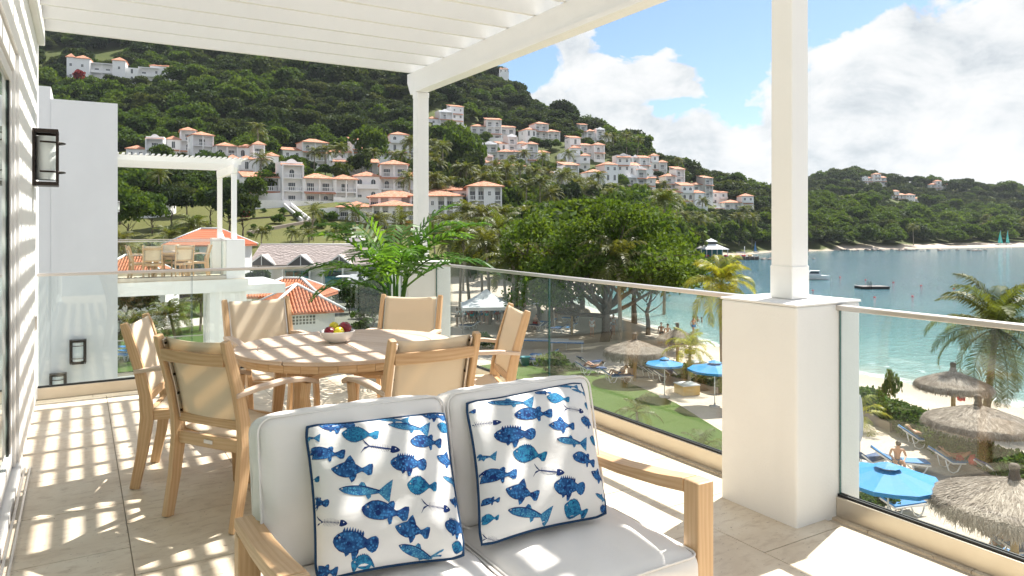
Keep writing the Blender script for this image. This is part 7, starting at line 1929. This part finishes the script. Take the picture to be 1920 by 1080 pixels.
def person(loc, rz, pose, label, skin='skin', top=None, bottom='navycloth', hair='hair', s=1.0, detail=False, group=None, hat=False, roll=0):
    key = (pose, skin, detail)
    if key not in PM: V, E = person_mesh(pose, detail); PM[key] = skin_mesh('person_body', V, E, MT[skin], 1)
    o = empty('person', tuple(loc), rz, label, 'person', group); o.scale = (s, s, s)
    link_mesh('body', PM[key], None, o); q = POSES[pose]
    def cl(kind, mat):
        k2 = (pose, kind, mat)
        if k2 not in PM:
            V = []; E = []
            if kind == 'bottom':
                V.append((*q['pel'], .145, .115)); 
                for s_ in (-1, 1):
                    lg = q.get('leg2', q['leg']) if s_ < 0 else q['leg']; V.append((s_ * .095, q['pel'][1], q['pel'][2] - .02, .105, .105)); E.append((0, len(V) - 1))
                    V.append(tuple((V[-1][i] * .6 + (s_ * lg[0][0] if i == 0 else lg[0][i]) * .4) for i in range(3)) + (.098, .098)); E.append((len(V) - 2, len(V) - 1))
            else:
                V = [(*tuple((q['pel'][i] * .8 + q['ch'][i] * .2) for i in range(3)), .14, .115), (*tuple((q['pel'][i] + q['ch'][i]) / 2 for i in range(3)), .13, .105), (*q['ch'], .158, .115)]; E = [(0, 1), (1, 2)]
                ax = (Vector(q['ch']) - Vector(q['pel'])).normalized() * .09 + Vector(q['ch'])
                for s_ in (-1, 1):
                    am = q.get('arm2', q['arm']) if s_ < 0 else q['arm']; V.append((s_ * .185, ax.y, ax.z, .068, .068)); E.append((2, len(V) - 1)); V.append(tuple((V[-1][i] + (s_ * am[0][0] if i == 0 else am[0][i])) / 2 for i in range(3)) + (.055, .055)); E.append((len(V) - 2, len(V) - 1))
            PM[k2] = skin_mesh('clothing', V, E, MT[mat], 1)
        link_mesh('shorts' if kind == 'bottom' else 'shirt', PM[k2], None, o)
    cl('bottom', bottom)
    if top: cl('top', top)
    hv = Vector(q['hd']); up = (hv - Vector(q['nk'])).normalized(); m = MB()
    rr = .105 if not hat else .12
    qn = up.to_track_quat('Z', 'Y').to_matrix(); fw = Vector((0, up.z, -up.y))
    prof = [(.97, -.05), (1.0, .2), (.85, .6), (.5, .92), (0, 1.02)] if not hat else [(1.9, .05), (1.85, .1), (1.0, .15), (.95, .7), (.5, .95), (0, 1)]
    n = 14; vs = []
    for (r, z) in prof:
        for k in range(n):
            a = 2 * math.pi * k / n; vs.append(tuple(hv + up * .03 - fw * .012 + qn @ Vector((r * rr * math.cos(a) * .92, r * rr * math.sin(a), z * rr))))
    m.smooth = True; m._add(vs, [(i * n + k, i * n + (k + 1) % n, (i + 1) * n + (k + 1) % n, (i + 1) * n + k) for i in range(len(prof) - 1) for k in range(n)]); m.build('hair' if not hat else 'hat', MT[hair], o)
    return o
def on_ground(u, v, dz=0.0): p = PZ(u, v, G); return (p.x, p.y, G + dz)
person(on_ground(1682, 888, .36), R(165) - YAW, 'sit', 'bare backed dark haired man sitting on a lounger behind the closest blue umbrella', detail=True, bottom='navycloth')
person(on_ground(1733, 838, .37), R(-100) - YAW, 'lie', 'sunbather in a dark swimsuit lying with raised knees, left of two by the hedge', bottom='cloth_dark', hair='blond', detail=True)
person(on_ground(1797, 882, .37), R(-95) - YAW, 'lie', 'sunbather lying with raised knees, right of two beside the palapa post', bottom='red', detail=True)
person(on_ground(1862, 1040, .05), R(-75) - YAW, 'sitground', 'blond child sitting on a towel below the closest palapa', skin='skin', hair='blond', detail=True, bottom='cloth_teal', s=.95)
m = MB(); m.b6(-.5, .5, -.9, .9, 0, .03); t_ = m.build('beach_towel', MT['blue'], bevel=.01); g_ = on_ground(1862, 1046); t_.location = (g_[0], g_[1], G + .004); t_.rotation_euler = (0, 0, R(-60) - YAW); tag(t_, 'blue towel under the sitting blond child', 'towel')
m = MB(); m.lathe([(0, 0), (.24, .01), (.27, .15), (.2, .3), (.08, .34), (0, .34)], (0, 0, 0), 12, 1.4, .8); b_ = m.build('beach_bag', MT['red']); g_ = on_ground(1830, 888); b_.location = (g_[0], g_[1], G + .36); tag(b_, 'red beach bag lying by the feet of the right sunbather', 'bag')
PB = [(1112, 702, 'lie', 'skin', None, 'cloth_dark', 'person sunbathing at the lawn edge, left of two'), (1158, 716, 'lie', 'skin_pale', None, 'blue', 'person sunbathing at the lawn edge, right of two'), (1003, 615, 'sit', 'skin_pale', None, 'red', 'person sitting under the white umbrella, facing the sea'), (1043, 602, 'stand', 'skin', None, 'red', 'standing person in red shorts beside the leaning palm trunk'),
      (1143, 636, 'walk', 'skin_dark', 'cloth_white', 'cloth_white', 'person in pale clothes walking beside the big trunk'), (1150, 628, 'stand', 'skin', 'cloth_white', 'cloth_grey', 'person in a white shirt right of the big trunk'), (1110, 632, 'stand', 'skin_pale', 'cloth_white', 'cloth_white', 'person in white standing in the tree shade'), (857, 612, 'stand', 'skin_dark', 'cloth_white', 'cloth_dark', 'person in a white shirt at the left edge of the tent'),
      (1075, 610, 'sit', 'skin_dark', 'cloth_dark', 'cloth_dark', 'person sitting in deep shade by the tables'), (1240, 646, 'walk', 'skin', None, 'cloth_dark', 'person walking along the water behind the small palapa'), (1252, 650, 'stand', 'skin_pale', None, 'red', 'person standing at the water beside the walker'), (1802, 752, 'sitground', 'skin', None, 'red', 'person sitting in the shade of the palapa at the waterline'), (1300, 632, 'walk', 'skin', None, 'blue', 'person strolling on the sand near the yellow palm')]
for (u, v, ps, sk, tp, bt, lab) in PB:
    person(on_ground(u, v, {'lie': .37, 'sit': .36, 'sitground': .03}.get(ps, 0.0)), rnd.uniform(0, 6), ps, lab, sk, tp, bt)
rs_ = random.Random(2)
tc = ['cloth_teal', 'cloth_dark', 'cloth_white', 'blue', 'cloth_grey', 'turq', 'red']
for i in range(22):
    u = 862 + i * 3.9 + rs_.uniform(-2, 2); v = rs_.uniform(600, 611)
    person(on_ground(u, v), rs_.uniform(0, 6), 'stand' if i % 4 else 'walk', 'guest standing in the crowd under the white party tent', ['skin_dark', 'skin', 'skin_dark'][i % 3], tc[i % 7], tc[(i * 3 + 1) % 7], group='guests under the party tent', s=rs_.uniform(.92, 1.05))
for i in range(9):
    person(on_ground(958 + i * 4 + rs_.uniform(-3, 3), rs_.uniform(560, 580)), rs_.uniform(0, 6), 'stand', 'person in the far group on the sand behind the tent', ['skin_dark', 'skin'][i % 2], tc[(i * 2) % 7], tc[(i + 3) % 7], group='people gathered behind the tent')
for i, u in enumerate((1300, 1308, 1316)):
    p = PZ(u, 602 + i, W); person((p.x, p.y, W - 1.15), rs_.uniform(0, 6), 'stand', ['left', 'middle', 'right'][i] + ' bather standing chest deep in the bay behind the big tree', 'skin', None, 'cloth_dark')

# ------------------------------------------------------------------ sea air
def haze():
    m = bpy.data.materials.new('sea_air'); m.use_nodes = True; t = NT(m.node_tree); t.n.clear()
    out = t.new('ShaderNodeOutputMaterial'); v = t.new('ShaderNodeVolumePrincipled'); v.inputs['Color'].default_value = (.80, .88, .96, 1); v.inputs['Density'].default_value = .00008; v.inputs['Anisotropy'].default_value = .2
    t.l.new(v.outputs[0], out.inputs['Volume'])
    mb = MB(); mb.b6(-900, 2300, -600, 2300, W - 4, 190); o = mb.build('haze', m, kind='stuff')
haze()
